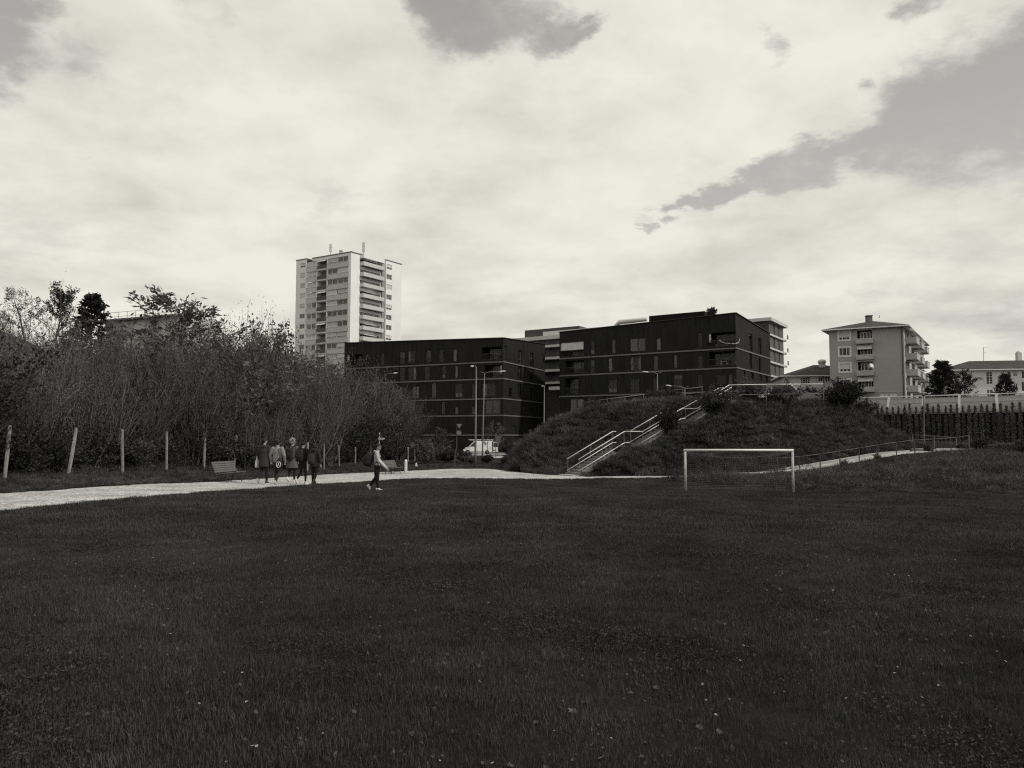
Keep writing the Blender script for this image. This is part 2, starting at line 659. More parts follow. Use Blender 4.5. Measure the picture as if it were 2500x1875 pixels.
def top_z(x, y):
    return max(gz(x, y), float(mound(x, y)) if (-4 < x < 42 and 48 < y < 92) else -9)


# ---- gravel path and ramp
def gravel_mat():
    m = bpy.data.materials.new('gravel')
    m.use_nodes = True
    t = m.node_tree
    t.nodes.clear()
    N = NT(t)
    p = N.n('ShaderNodeNewGeometry').outputs['Position']
    v = N.n('ShaderNodeTexVoronoi', {'Vector': p, 'Scale': 19.0})
    st = N.n('ShaderNodeTexWhiteNoise', {'Vector': v.outputs['Position']}).outputs[0]
    big = N.noise(p, 0.6, 6, 0.65)
    fine = N.noise(p, 5.0, 5, 0.6)
    mul = N.m('MULTIPLY', N.mr(st, 0, 1, 0.45, 1.5, smooth=False), N.m('MULTIPLY', N.mr(big, 0.3, 0.7, 0.70, 1.18), N.mr(fine, 0.3, 0.7, 0.85, 1.12)))
    colr = N.vm('SCALE', (0.40, 0.40, 0.40), scale=mul)
    bp = N.n('ShaderNodeBump', {'Height': v.outputs['Distance'], 'Strength': 0.8, 'Distance': 0.02})
    b = N.n('ShaderNodeBsdfPrincipled', {'Base Color': colr, 'Roughness': 0.95, 'Specular IOR Level': 0.15, 'Normal': bp.outputs[0]})
    N.n('ShaderNodeOutputMaterial', {'Surface': b.outputs[0]})
    return m


M_grav = gravel_mat()
FAR_E = [(-120, 1216), (0, 1206), (130, 1198), (250, 1189), (330, 1184), (420, 1181), (500, 1178.5), (600, 1172), (700, 1165), (800, 1159), (860, 1156), (940, 1152.5), (1000, 1150), (1060, 1147), (1100, 1145), (1190, 1145), (1230, 1149), (1290, 1156), (1345, 1159), (1400, 1160), (1460, 1161.5), (1550, 1161.5), (1650, 1160.5), (1750, 1160), (1850, 1157)]
NEAR_E = [(-120, 1270), (0, 1257), (100, 1247), (250, 1230), (340, 1221), (480, 1209), (570, 1202), (650, 1196), (700, 1191), (760, 1186.5), (860, 1181), (940, 1175), (1010, 1171), (1100, 1170), (1200, 1171), (1300, 1172), (1345, 1172), (1400, 1172), (1460, 1170), (1550, 1169.5), (1650, 1167.5), (1750, 1166), (1850, 1163)]


def resample(pts, n):
    d = [0]
    for a, b in zip(pts[:-1], pts[1:]):
        d.append(d[-1] + (b - a).length)
    q = np.linspace(0, d[-1], n)
    return [V((np.interp(t, d, [p.x for p in pts]), np.interp(t, d, [p.y for p in pts]), 0)) for t in q]


fe = [ghit(*p) for p in FAR_E]
ne = [ghit(*p) for p in NEAR_E]
# pair the edges by picture column so the strip does not twist
NP = 120
cols = np.concatenate([np.linspace(-120, 1000, 70), np.linspace(1010, 1850, 60)])
fy = [p[0] for p in FAR_E]
ny_ = [p[0] for p in NEAR_E]
pm = MB()
prev = None
PATH_L, PATH_R = [], []
rg = random.Random(3)
for c in cols:
    a = ghit(c, np.interp(c, fy, [p[1] for p in FAR_E]))
    b = ghit(c, np.interp(c, ny_, [p[1] for p in NEAR_E]))
    jit = (rg.random() - 0.5) * 0.25
    b = b + (a - b).normalized() * jit
    a = a - (a - b).normalized() * (rg.random() - 0.5) * 0.3
    PATH_L.append(a.copy())
    PATH_R.append(b.copy())
    row = []
    for k in range(9):
        q = b.lerp(a, k / 8)
        row.append(V((q.x, q.y, gz(q.x, q.y) + 0.016)))
    if prev:
        for k in range(8):
            pm.quad(prev[k], row[k], row[k + 1], prev[k + 1])
    prev = row
po = pm.build('gravel_path', M_grav, smooth=True)
tag(po, 'pale gravel path along the edge of the lawn', kind='structure')
PATH_POLY = np.array([(p.x, p.y) for p in PATH_R] + [(p.x, p.y) for p in PATH_L[::-1]])


def in_poly(X, Y, poly):
    X = np.asarray(X)
    Y = np.asarray(Y)
    ins = np.zeros(X.shape, bool)
    n = len(poly)
    j = n - 1
    for i in range(n):
        xi, yi = poly[i]
        xj, yj = poly[j]
        c = ((yi > Y) != (yj > Y)) & (X < (xj - xi) * (Y - yi) / (yj - yi + 1e-12) + xi)
        ins ^= c
        j = i
    return ins


# ramp that climbs to the foot of the retaining wall
rm = MB()
prev = None
rxs = np.linspace(15.5, 35.5, 40)
for x in rxs:
    y = float(np.interp(x, RX, RY))
    z = float(np.interp(x, RX, RZ))
    row = [V((x - 0.1, y - 0.2, z + 0.03)), V((x - 0.3, y + 0.6, z + 0.04)), V((x - 0.5, y + 1.25, z + 0.05))]
    if prev:
        rm.quad(prev[0], row[0], row[1], prev[1])
        rm.quad(prev[1], row[1], row[2], prev[2])
    prev = row
ro = rm.build('ramp_path', M_grav, smooth=True)
tag(ro, 'pale ramp path rising along the foot of the mound', kind='structure')
# landing at the ramp's head
lm = MB()
lm.box(32.2, 59.8, -0.3, 37.8, 62.6, 0.60)
lo_ = lm.build('ramp_landing', M_conc)
tag(lo_, 'pale concrete landing at the head of the ramp', kind='structure')
# low kerb wall between ramp and mound
km = MB()
for x0, x1 in zip(np.linspace(18, 32, 9)[:-1], np.linspace(18, 32, 9)[1:]):
    pa = V((x0 - 1.0, np.interp(x0, RX, RY) + 1.65, np.interp(x0, RX, RZ)))
    pb = V((x1 - 1.0, np.interp(x1, RX, RY) + 1.65, np.interp(x1, RX, RZ)))
    km.bar(pa + V((0, 0, -0.14)), pb + V((0, 0, -0.14)), 0.16, 0.5)
ko = km.build('ramp_kerb', M_conc)
tag(ko, 'low pale concrete kerb between the ramp and the mound', kind='structure')

# road, pavement and kerb in front of the dark buildings
rd = MB()
rd.quad((-60, 107.5, -1.08), (40, 107.5, -1.08), (40, 114.5, -1.08), (-60, 114.5, -1.08))
rdo = tag(rd.build('road', M_asph), 'asphalt road in front of the dark apartment blocks', kind='structure')
rd = MB()
rd.box(-60, 105.0, -1.4, 40, 107.5, -0.96)
rdo = tag(rd.build('pavement', M_conc), 'pale pavement on the near side of the road', kind='structure')
rd = MB()
rd.box(-60, 114.5, -1.4, 40, 117.0, -0.96)
rdo = tag(rd.build('pavement', M_conc), 'pavement at the foot of the dark apartment blocks', kind='structure')
sp = MB()
pts = [P(1196, 1113, 103), P(1226, 1113.5, 103), P(1236, 1119, 92), P(1206, 1119, 92)]
for q in pts:
    q.z = gz(q.x, q.y) + 0.05
sp.quad(*[pts[3], pts[2], pts[1], pts[0]])
tag(sp.build('footway', M_conc), 'short pale footway leading from the road towards the mound', kind='structure')
# terrace behind the retaining wall on which the houses stand
tz = MB()
tz.prism([V((30, 89, -2)), V((41, 84.9, -2)), V((48.5, 78.4, -2)), V((60, 70, -2)), V((260, 70, -2)), V((260, 320, -2)), V((30, 320, -2))], None, (0, 0, 6.3))
tag(tz.build('terrace', M_turf), 'raised terrace of ground behind the retaining wall', kind='structure')
# ------------------------------------------------------------------ buildings
class Fac:
    """a vertical facade plane: origin, horizontal unit vector, outward normal"""
    def __init__(s, O, U, Nn):
        s.O, s.U, s.N = V(O), V(U).normalized(), V(Nn).normalized()
    def at(s, u, z, d=0.0):
        """d metres INTO the wall"""
        return V((s.O.x, s.O.y, 0)) + s.U * u + V((0, 0, z)) - s.N * d
    def pix(s, px, py):
        d = pix_dir(px, py)
        o = V((0, 0, CAMZ))
        t = (s.O - o).dot(s.N) / d.dot(s.N)
        p = o + d * t
        return (p - s.O).dot(s.U), p.z
    def rect(s, x0, y0, x1, y1):
        ua, za = s.pix(x0, y1)
        ub, zb = s.pix(x1, y0)
        ua2, _ = s.pix(x0, y0)
        ub2, _ = s.pix(x1, y1)
        u0, u1 = (ua + ua2) / 2, (ub + ub2) / 2
        if u0 > u1:
            u0, u1 = u1, u0
        return u0, za, u1, zb


def wall(mb, F, u0, u1, z0, ztop, holes=(), thick=0.0):
    """wall sheet with rectangular openings (u0,z0,u1,z1,depth); reveals and a dark back close each opening"""
    zt = ztop if callable(ztop) else (lambda u: ztop)
    zmin = min(zt(u0), zt(u1))
    hs = []
    for h in holes:
        a, b, c, d, dep = h
        hs.append((max(a, u0 + 0.05), max(b, z0), min(c, u1 - 0.05), min(d, zmin - 0.05), dep))
    us = sorted({round(q, 4) for q in [u0, u1] + [h[0] for h in hs] + [h[2] for h in hs]})
    zs = sorted({round(q, 4) for q in [z0] + [h[1] for h in hs] + [h[3] for h in hs]}) + [None]
    for i in range(len(us) - 1):
        a, b = us[i], us[i + 1]
        if b - a < 1e-3:
            continue
        cu = (a + b) / 2
        run = None
        for k in range(len(zs) - 1):
            lo, hi = zs[k], zs[k + 1]
            cz = (lo + (hi if hi is not None else zmin)) / 2
            inside = hi is not None and any(h[0] < cu < h[2] and h[1] < cz < h[3] for h in hs)
            if inside:
                continue
            za, zb = (hi, hi) if hi is not None else (zt(a), zt(b))
            mb.quad(F.at(a, lo), F.at(b, lo), F.at(b, zb), F.at(a, za), 0, [(a, lo), (b, lo), (b, zb), (a, za)])
    for a, b, c, d, dep in hs:
        for (p, q) in (((a, b), (c, b)), ((c, b), (c, d)), ((c, d), (a, d)), ((a, d), (a, b))):
            mb.quad(F.at(*p), F.at(*q), F.at(*q, dep), F.at(*p, dep), 0, [(0, 0), (0.1, 0), (0.1, 0.1), (0, 0.1)])
        mb.quad(F.at(a, b, dep), F.at(c, b, dep), F.at(c, d, dep), F.at(a, d, dep), 1, [(0, 0)] * 4)
    return hs


def rectbar(mb, F, a, b, c, d, d0, d1, mi=0):
    """solid box on a facade from depth d0 (may be negative = proud) to d1"""
    mb.obox(F.at((a + c) / 2, (b + d) / 2, (d0 + d1) / 2), F.U * (c - a) / 2, V((0, 0, (d - b) / 2)), F.N * (d1 - d0) / 2, mi)


def window(th, F, h, kind='dim', fm=None, fw=0.07, mull=None, dep=0.14, cm=None, frac=None, rows=0):
    """window part (frame) with pane and curtain / shutter sub-parts"""
    a, b, c, d, hd = h
    fm = fm or M_frame_dk
    m = MB()
    rectbar(m, F, a, b, a + fw, d, dep - 0.04, dep + 0.04)
    rectbar(m, F, c - fw, b, c, d, dep - 0.04, dep + 0.04)
    rectbar(m, F, a + fw, b, c - fw, b + fw, dep - 0.04, dep + 0.04)
    rectbar(m, F, a + fw, d - fw, c - fw, d, dep - 0.04, dep + 0.04)
    if mull is None:
        mull = 1 if (c - a) > 1.25 else 0
    for k in range(mull):
        u = a + (c - a) * (k + 1) / (mull + 1)
        rectbar(m, F, u - fw / 2, b + fw, u + fw / 2, d - fw, dep - 0.035, dep + 0.035)
    for k in range(rows):
        z = b + (d - b) * (k + 1) / (rows + 1)
        rectbar(m, F, a + fw, z - fw / 3, c - fw, z + fw / 3, dep - 0.03, dep + 0.03)
    w = m.build('window', fm, th, world=True)
    q = MB()
    rectbar(q, F, a + fw * .5, b + fw * .5, c - fw * .5, d - fw * .5, dep - 0.004, dep + 0.004)
    q.build('pane', M_glass, w, world=True)
    rr = random.Random(int((a * 31 + b * 17) * 100))
    def cloth(ua, ub, za, zb, mm=None, dd=None, waves=True, nm='curtain'):
        m2 = MB()
        dd = dep + 0.12 if dd is None else dd
        n = max(3, int((ub - ua) / 0.07))
        pr = None
        for k in range(n + 1):
            u = ua + (ub - ua) * k / n
            off = (0.025 * (-1) ** k if waves else 0)
            cur = (F.at(u, za, dd + off), F.at(u, zb, dd + off))
            if pr:
                m2.quad(pr[0], cur[0], cur[1], pr[1])
            pr = cur
        m2.build(nm, mm or M_curt, w, world=True)
    W_, H_ = c - a - 2 * fw, d - b - 2 * fw
    if kind == 'pale':
        if mull and W_ > 1.0:
            md = (a + c) / 2
            cloth(a + fw, md - 0.08, b + fw, d - fw)
            cloth(md + 0.08, c - fw, b + fw, d - fw)
        else:
            cloth(a + fw, c - fw, b + fw, d - fw)
    elif kind == 'sides':
        cloth(a + fw, a + fw + W_ * 0.24, b + fw, d - fw)
        cloth(c - fw - W_ * 0.26, c - fw, b + fw, d - fw)
    elif kind == 'left':
        cloth(a + fw, a + fw + W_ * 0.3, b + H_ * .1, d - fw)
    elif kind == 'right':
        cloth(c - fw - W_ * 0.35, c - fw, b + fw, d - fw)
    elif kind == 'low':
        cloth(a + fw, c - fw, b + fw, b + fw + H_ * 0.3)
    elif kind == 'blind':
        fr = 0.6 if frac is None else frac
        cloth(a + fw, c - fw, d - fw - H_ * fr, d - fw, cm or M_blind, waves=False, nm='blind')
    elif kind == 'shutter':
        fr = (0.75 if frac is None else frac)
        cloth(a + fw * .6, c - fw * .6, d - fw - H_ * fr, d - fw * .3, cm or M_shut, dd=dep - 0.05, waves=False, nm='roller_shutter')
    return w


M_clad = clad_mat('black_cladding', 0.016)
M_band = mat('floor_band', 0.13, 0.55, 0.15, 0.6, spec=0.4)
M_bandw = mat('pale_floor_band', 0.50, 0.6, 0.08, 0.6)
M_roofd = mat('flat_roof', 0.10, 0.9, 0.2, 0.5)


def band(th, F, u0, u1, z, h=0.20, out=0.09, m=None, name='floor_band'):
    mb = MB()
    rectbar(mb, F, u0, z - h / 2, u1, z + h / 2, -out, 0.06)
    return mb.build(name, m or M_band, th, world=True)


def c4(x, y):
    return 820 + x * 580 / 2212, 780 + y * 400 / 1526


def c5(x, y):
    return 1320 + x * 640 / 2212, 740 + y * 260 / 899


def c3(x, y):
    return 680 + x * 400 / 1659, 560 + y * 400 / 1659


def c7(x, y):
    return 1900 + x * 600 / 2212, 740 + y * 400 / 1475


def cz3(x, y):
    return 1640 + x * 290 / 2212, 760 + y * 190 / 1449


def crect(F, cf, x0, y0, x1, y1):
    return F.rect(*cf(x0, y0), *cf(x1, y1))


def black_block(label, C, L, Rr, ztop_l, ztop_c, ztop_r, zb, fwins, rwins, cf, bands, rband=None, extra=None):
    """dark timber-clad apartment block: near corner C, left end L, right end Rr (plan points)"""
    C, L, Rr = V((*C, 0)), V((*L, 0)), V((*Rr, 0))
    th = thing('apartment_block', label, 'apartment building', (C.x, C.y, zb))
    UF = (C - L).normalized()
    NF = V((UF.y, -UF.x, 0))
    if NF.y > 0:
        NF = -NF
    FF = Fac(L, UF, NF)
    lf = (C - L).length
    UR = (Rr - C).normalized()
    NR = V((UR.y, -UR.x, 0))
    if NR.dot(V((0, -1, 0))) < 0 and NR.x < 0:
        NR = -NR
    FR = Fac(C, UR, NR)
    lr = (Rr - C).length
    mb = MB()
    ztf = lambda u: ztop_l + (ztop_c - ztop_l) * u / lf
    ztr = lambda u: ztop_c + (ztop_r - ztop_c) * u / lr
    fh = [(*crect(FF, cf, *w[:4]), 2.2 if w[4] == 'loggia' else 0.6) for w in fwins]
    rh = [(*crect(FR, cf, *w[:4]), 0.6) for w in rwins]
    fh = wall(mb, FF, 0, lf, zb, ztf, fh)
    rh = wall(mb, FR, 0, lr, zb, ztr, rh)
    B = Rr + (L - C)
    zB = ztop_r + ztop_l - ztop_c
    top = [V((L.x, L.y, ztop_l)), V((C.x, C.y, ztop_c)), V((Rr.x, Rr.y, ztop_r)), V((B.x, B.y, zB))]
    # back walls
    for (p, q) in ((Rr, B), (B, L)):
        zp = {id(Rr): ztop_r, id(B): zB, id(L): ztop_l}
        mb.quad(V((p.x, p.y, zb)), V((q.x, q.y, zb)), V((q.x, q.y, zp[id(q)])), V((p.x, p.y, zp[id(p)])))
    mb.build('wall', [M_clad, M_room], th, world=True)
    rb = MB()
    rb.quad(*[p - V((0, 0, 0.25)) for p in top])
    for i in range(4):
        p, q = top[i], top[(i + 1) % 4]
        rb.bar(p + V((0, 0, 0.02)), q + V((0, 0, 0.02)), 0.34, 0.10)
    rb.build('roof', M_clad if False else M_frame_dk, th, world=True)
    for F_, hs, ws in ((FF, fh, fwins), (FR, rh, rwins)):
        for h, w in zip(hs, ws):
            if w[4] == 'loggia':
                a, b, c, d, dep = h
                window(th, F_, (a + 0.1, b, c - 0.1, d, dep), w[5] if len(w) > 5 else 'dim', dep=1.5, mull=2)
                rr = MB()
                rectbar(rr, F_, a, b + 0.95, c, b + 1.0, 0.05, 0.10)
                rectbar(rr, F_, a, b + 0.05, c, b + 0.09, 0.05, 0.10)
                n = int((c - a) / 0.14)
                for k in range(n + 1):
                    u = a + (c - a) * k / n
                    rectbar(rr, F_, u - 0.008, b + 0.09, u + 0.008, b + 0.95, 0.065, 0.085)
                rr.build('balcony_railing', M_dkmet, th, world=True)
                if len(w) > 6:
                    for (ka, kb, za, zb_) in w[6]:
                        cm = MB()
                        n = 6
                        pr = None
                        for k in range(n + 1):
                            u = a + (c - a) * (ka + (kb - ka) * k / n)
                            cur = (F_.at(u, b + (d - b) * za, 0.14 + 0.03 * (-1) ** k), F_.at(u, b + (d - b) * zb_, 0.14 + 0.03 * (-1) ** k))
                            if pr:
                                cm.quad(pr[0], cur[0], cur[1], pr[1])
                            pr = cur
                        cm.build('balcony_curtain', M_curt, th, world=True)
            else:
                window(th, F_, h, w[4], frac=(w[5] if len(w) > 5 else None))
    bands = [FF.pix(*q)[1] for q in bands]
    for z in bands:
        band(th, FF, -0.05, lf + 0.09, z)
    for z in (rband or bands):
        band(th, FR, 0.07, lr + 0.05, z)
    return th, FF, FR, lf, lr, ztf, ztr


# --- left dark block
CL, LL, RL = (-1.38, 122.0), (-29.5, 135.5), (6.0, 139.7)
fw_l = [(100, 322, 248, 432, 'loggia', 'dim', [(0.02, 0.14, 0.35, 0.98)]), (415, 310, 447, 425, 'dim'), (590, 297, 640, 412, 'blind', .5), (665, 290, 737, 402, 'left'), (835, 280, 885, 400, 'blind', .65), (958, 275, 1000, 397, 'dim'), (1088, 275, 1124, 393, 'pale'),
        (1358, 250, 1552, 378, 'loggia', 'dim', [(0.97, 1.0, 0.05, 0.95)]),
        (590, 445, 640, 570, 'dim'), (668, 440, 747, 566, 'right'), (820, 436, 870, 560, 'dim'), (983, 432, 1020, 550, 'low'), (1103, 428, 1134, 546, 'pale'), (1385, 420, 1545, 545, 'loggia', 'blind', [(0.9, 0.99, 0.3, 0.95)]),
        (415, 625, 450, 736, 'pale'), (586, 625, 617, 738, 'pale'), (706, 620, 774, 736, 'pale'), (885, 592, 932, 736, 'blind', .9), (1105, 594, 1178, 726, 'low'), (1262, 600, 1310, 730, 'dim'), (1358, 590, 1484, 718, 'left'),
        (668, 765, 734, 882, 'pale'), (980, 765, 1018, 880, 'left'), (1103, 810, 1140, 880, 'pale'), (1256, 808, 1300, 882, 'low'), (1385, 745, 1530, 884, 'blind', .97)]
rw_l = [(1572, 250, 1592, 378, 'pale'), (1700, 290, 1735, 408, 'right'), (1806, 312, 1840, 430, 'blind', .8), (1926, 340, 1944, 408, 'pale'), (1698, 430, 1732, 562, 'blind', .95), (1806, 470, 1840, 582, 'blind', .4),
        (1612, 640, 1640, 722, 'dim'), (1700, 600, 1732, 732, 'dim'), (1808, 640, 1836, 740, 'dim'), (1733, 735, 1760, 866, 'pale'), (1862, 824, 1884, 872, 'low'), (1652, 988, 1676, 1058, 'pale')]
thL, FLf, FLr, *_ = black_block('black timber clad apartment block standing directly behind the white van', CL, LL, RL, 17.9, 17.1, 18.2, -1.1, fw_l, rw_l, c4, [c4(1558, 393), c4(1558, 550), c4(1558, 736), c4(1558, 893), c4(1558, 1077)])
# --- right dark block
CR, LR, RR = (32.6, 112.0), (7.9, 128.0), (42.9, 128.0)
fw_r = [(165, 322, 362, 455, 'loggia', 'dim', [(0.0, 1.0, 0.45, 1.0)]), (418, 318, 453, 432, 'low'), (597, 302, 629, 425, 'pale'), (750, 290, 882, 410, 'pale'), (973, 292, 1013, 398, 'pale'), (1322, 248, 1362, 376, 'dim'), (1412, 238, 1652, 372, 'loggia', 'dim', [(0.02, 0.1, 0.35, 0.98)]),
        (210, 480, 364, 597, 'loggia', 'blind'), (416, 475, 453, 590, 'blind', .5), (567, 460, 604, 577, 'pale'), (752, 448, 847, 570, 'sides'), (948, 440, 990, 566, 'blind', .95), (1120, 433, 1151, 549, 'pale'), (1323, 440, 1367, 547, 'dim'), (1420, 402, 1650, 532, 'loggia', 'dim', [(0.97, 1.0, 0.02, 0.98)]),
        (205, 630, 322, 770, 'loggia', 'left'), (568, 640, 643, 757, 'low'), (752, 640, 832, 755, 'dim'), (945, 628, 985, 720, 'dim'), (1120, 600, 1196, 722, 'blind', .3), (1320, 600, 1365, 700, 'dim'), (1480, 600, 1560, 690, 'dim'), (1580, 600, 1618, 700, 'blind', 1.0),  # last window here: its full blind stands in for a pale reflection
        (246, 806, 362, 902, 'pale'), (585, 800, 640, 870, 'dim'), (773, 790, 843, 852, 'pale'), (955, 770, 1020, 840, 'dim')]
rw_r = [(1757, 265, 1786, 402, 'dim'), (1836, 300, 1862, 424, 'blind', .3), (1925, 335, 1938, 396, 'pale'), (1757, 425, 1784, 552, 'blind', .55), (1841, 470, 1856, 582, 'low'), (1698, 567, 1728, 617, 'blind', .95), (1774, 588, 1798, 637, 'blind', .95), (1844, 610, 1868, 657, 'blind', .95), (1896, 622, 1918, 667, 'blind', .95)]
thR, FRf, FRr, lfR, lrR, ztR, _ = black_block('black timber clad apartment block rising behind the stairs and the mound', CR, LR, RR, 18.8, 19.5, 18.6, -1.1, fw_r, rw_r, c5, [c5(1655, 379), c5(1655, 544), c5(165, 790), (1400, 1012)])

# penthouse, duct, roof plant on the right block
def oriented_box(th, name, m, p0, U, Nn, lu, ln, z0, z1):
    mb = MB()
    U, Nn = V(U), V(Nn)
    c = V((p0[0], p0[1], (z0 + z1) / 2)) + U * lu / 2 + Nn * ln / 2
    mb.obox(c, U * lu / 2, Nn * ln / 2, V((0, 0, (z1 - z0) / 2)))
    return mb.build(name, m, th, world=True)


ua, _ = FRf.pix(*c5(815, 150))
ub, _ = FRf.pix(*c5(1225, 120))
pin = -FRf.N
q0 = FRf.at(ua + 0.5, 0, 3.5)
oriented_box(thR, 'penthouse', M_clad, (q0.x, q0.y), FRf.U, pin, ub - ua + 1.2, 8.0, 18.3, 20.75)
q1 = FRf.at(ua - 4.6, 18.6, 2.2)
dm = MB()
dm.tube([q1 + V((0, 0, 0.0)), q1 + V((0, 0, 0.9)), q1 + FRf.U * 0.5 + V((0, 0, 1.35)), q1 + FRf.U * 2.6 + V((0, 0, 1.4)), q1 + FRf.U * 5.2 + V((0, 0, 1.5))], 0.38, 10)
dm.build('ventilation_duct', M_galv, thR, smooth=True, world=True)

# --- rear slab buildings with pale balcony edges
def slab_block(label, F, u0, u1, depth, zb, ztop, levels, bandm, faces='front', rw=None, thickroof=0.7, name='apartment_block', upx=None):
    th = thing(name, label, 'apartment building', (F.O.x, F.O.y, zb))
    mb = MB()
    wall(mb, F, u0, u1, zb, ztop, [])
    a, b = F.at(u0, 0, depth), F.at(u1, 0, depth)
    for (p, q) in ((F.at(u1, 0), b), (b, a), (a, F.at(u0, 0))):
        mb.quad(V((p.x, p.y, zb)), V((q.x, q.y, zb)), V((q.x, q.y, ztop)), V((p.x, p.y, ztop)))
    mb.build('wall', [M_clad2, M_room], th, world=True)
    rb = MB()
    rectbar(rb, F, u0 - 0.7, ztop, u1 + 0.7, ztop + thickroof, -0.9, depth + 0.6)
    rb.build('roof', M_bandw, th, world=True)
    return th


M_clad2 = mat('dark_render', 0.055, 0.7, 0.2, 0.6)
M_panel = mat('fibre_panel', 0.075, 0.6, 0.1, 0.4, rnd=0.12)
# middle rear block: seen between the two dark blocks
Um = FRf.U
o1 = P(*c4(1560, 165), 158)
Fm = Fac((o1.x, o1.y, 0), Um, FRf.N)
thM = slab_block('dark block with pale balcony edges behind the gap between two black blocks', Fm, 0, 34, 14, -1.1, P(*c4(1600, 175), 157).z - 0.9, None, None)
for yy in (254, 366, 480, 595):
    z = Fm.pix(*c4(2020, yy))[1]
    mb = MB()
    rectbar(mb, Fm, 0, z - 0.22, 34, z + 0.22, -1.5, -0.02)
    mb.build('balcony_slab', M_bandw, thM, world=True)
for k, (xa, xb) in enumerate(((1855, 1885), (1960, 1985), (2055, 2075))):
    for ya, yb in ((160, 240), (265, 355), (378, 470), (492, 585)):
        u0, z0, u1, z1 = Fm.rect(*c4(xa, ya), *c4(xb, yb))
        mb = MB()
        rectbar(mb, Fm, u0, z0, u1, z1, -0.06, -0.01)
        mb.build('panel', M_panel, thM, world=True)
u0, z0, u1, z1 = Fm.rect(*c4(1690, 175), *c4(1765, 205))
window(thM, Fm, (u0, z0, u1, z1, 0.3), 'dim', dep=-0.05, mull=3, fm=M_frame_wh)
u0, z0, u1, z1 = Fm.rect(*c4(2020, 628), *c4(2085, 662))
mb = MB()
rectbar(mb, Fm, u0, z0, u1 + 1.5, z1, -1.6, -1.45)
mb.build('awning', M_white, thM, world=True)
q0 = Fm.at(Fm.pix(*c4(1710, 120))[0], 0, 2.0)
oriented_box(thM, 'penthouse', M_clad2, (q0.x, q0.y), Fm.U, -Fm.N, 12.5, 7, 18.0, Fm.pix(*c4(1712, 92))[1])
q0 = Fm.at(Fm.pix(*c4(1890, 105))[0], 0, 1.6)
oriented_box(thM, 'roof_parapet', M_bandw, (q0.x, q0.y), Fm.U, -Fm.N, 21, 0.3, 18.0, Fm.pix(*c4(1900, 106))[1])
# right rear block with fibre panels
c0 = P(*cz3(1790, 130), 165)
Ur = FRr.U
Fq = Fac((c0.x, c0.y, 0), Ur, FRr.N)
lq = Fq.pix(*cz3(2075, 400))[0]
thQ = slab_block('slim block with grey wall panels and white floor edges beside the black block', Fq, 0, lq, 14, -1.1, P(*cz3(1790, 165), 165).z - 0.2, None, None)
Fq2 = Fac((c0.x, c0.y, 0), -FRf.U, FRf.N)
zq = [Fq.pix(*cz3(1870, y))[1] for y in (462, 712, 962, 1215)]
for z in zq:
    mb = MB()
    rectbar(mb, Fq, -0.4, z - 0.19, lq + 0.8, z + 0.19, -0.5, -0.02)
    mb.build('balcony_slab', M_bandw, thQ, world=True)
ztopq = P(*cz3(1790, 165), 165).z - 0.2
lv = [ztopq] + zq
for k in range(4):
    for j, (fa, fb) in enumerate(((0.02, 0.28), (0.40, 0.60), (0.70, 0.96))):
        mb = MB()
        rectbar(mb, Fq, lq * fa, lv[k + 1] + 0.27, lq * fb, lv[k] - (0.05 if k == 0 else 0.27), -0.09, -0.01)
        mb.build('panel', M_panel, thQ, world=True)
    mb = MB()
    rectbar(mb, Fq, lq - 0.4, lv[k + 1] + 0.25, lq + 0.7, lv[k + 1] + 1.2, -0.95, -0.90)
    mb.build('balcony_railing', M_dkmet, thQ, world=True)
window(thQ, Fq2, (0.7, lv[1] + 0.5, 4.3, lv[0] - 0.4, 0.3), 'dim', dep=-0.06, mull=1, fm=M_frame_dk)

# ------------------------------------------------------------------ the white tower block
M_tow = mat('tower_render', 0.76, 0.8, 0.05, 0.2)
M_tow2 = mat('tower_spandrel', 0.50, 0.75, 0.06, 0.3)
M_towrec = mat('tower_recess', 0.20, 0.8, 0.1, 0.5)
ER, EL = V((0.53, 0.848, 0)), V((-0.848, 0.53, 0))
CT = V((-41.3, 196.0, 0))
ZT = 48.6
tw = thing('tower_block', 'tall white tower block with banded balconies above the thicket', 'tower block', (CT.x, CT.y, 0))
LFc, RFc = 13.9, 11.4
FTl = Fac(CT + EL * LFc, -EL, -ER)      # left-facing main front (u runs left to right)
FTr = Fac(CT, ER, -EL)                  # right-facing main front
NFL = 15


def up(F, x, y=400):
    return F.pix(*c3(x, y))[0]


uL0, uL1 = up(FTl, 287), up(FTl, 386)
uB0, uB1 = up(FTl, 392), up(FTl, 488)
uR0, uR1 = up(FTl, 496), up(FTl, 704)
mb = MB()
holes = []
zrow = []
for k in range(NFL):
    zt = ZT - 0.75 - 2.8 * k
    zb_ = zt - 1.4
    zrow.append((zt, zb_))
    holes += [(uL0, zb_, uL1, zt, 0.5), (uB0, zb_ - 0.95, uB1, zt, 1.6), (uR0, zb_, uR1, zt, 0.5)]
hs = wall(mb, FTl, 0, LFc, 0, ZT, holes)
holes_r = []
ub0 = up(FTr, 826)
for k in range(NFL):
    zt = ZT - 0.95 - 2.8 * k
    holes_r.append((ub0, zt - 1.95, RFc - 0.15, zt, 0.8))
wall(mb, FTr, 0, RFc, 0, ZT, holes_r)
bk = [CT, CT + ER * 12, CT + ER * 12 + EL * LFc, CT + EL * LFc]
mb.quad(V((*bk[2].xy, 0)), V((*bk[3].xy, 0)), V((*bk[3].xy, ZT)), V((*bk[2].xy, ZT)))
mb.quad(V((*bk[1].xy, 0)), V((*bk[2].xy, 0)), V((*bk[2].xy, ZT)), V((*bk[1].xy, ZT)))
mb.build('wall', [M_tow, M_towrec], tw, world=True)
rb = MB()
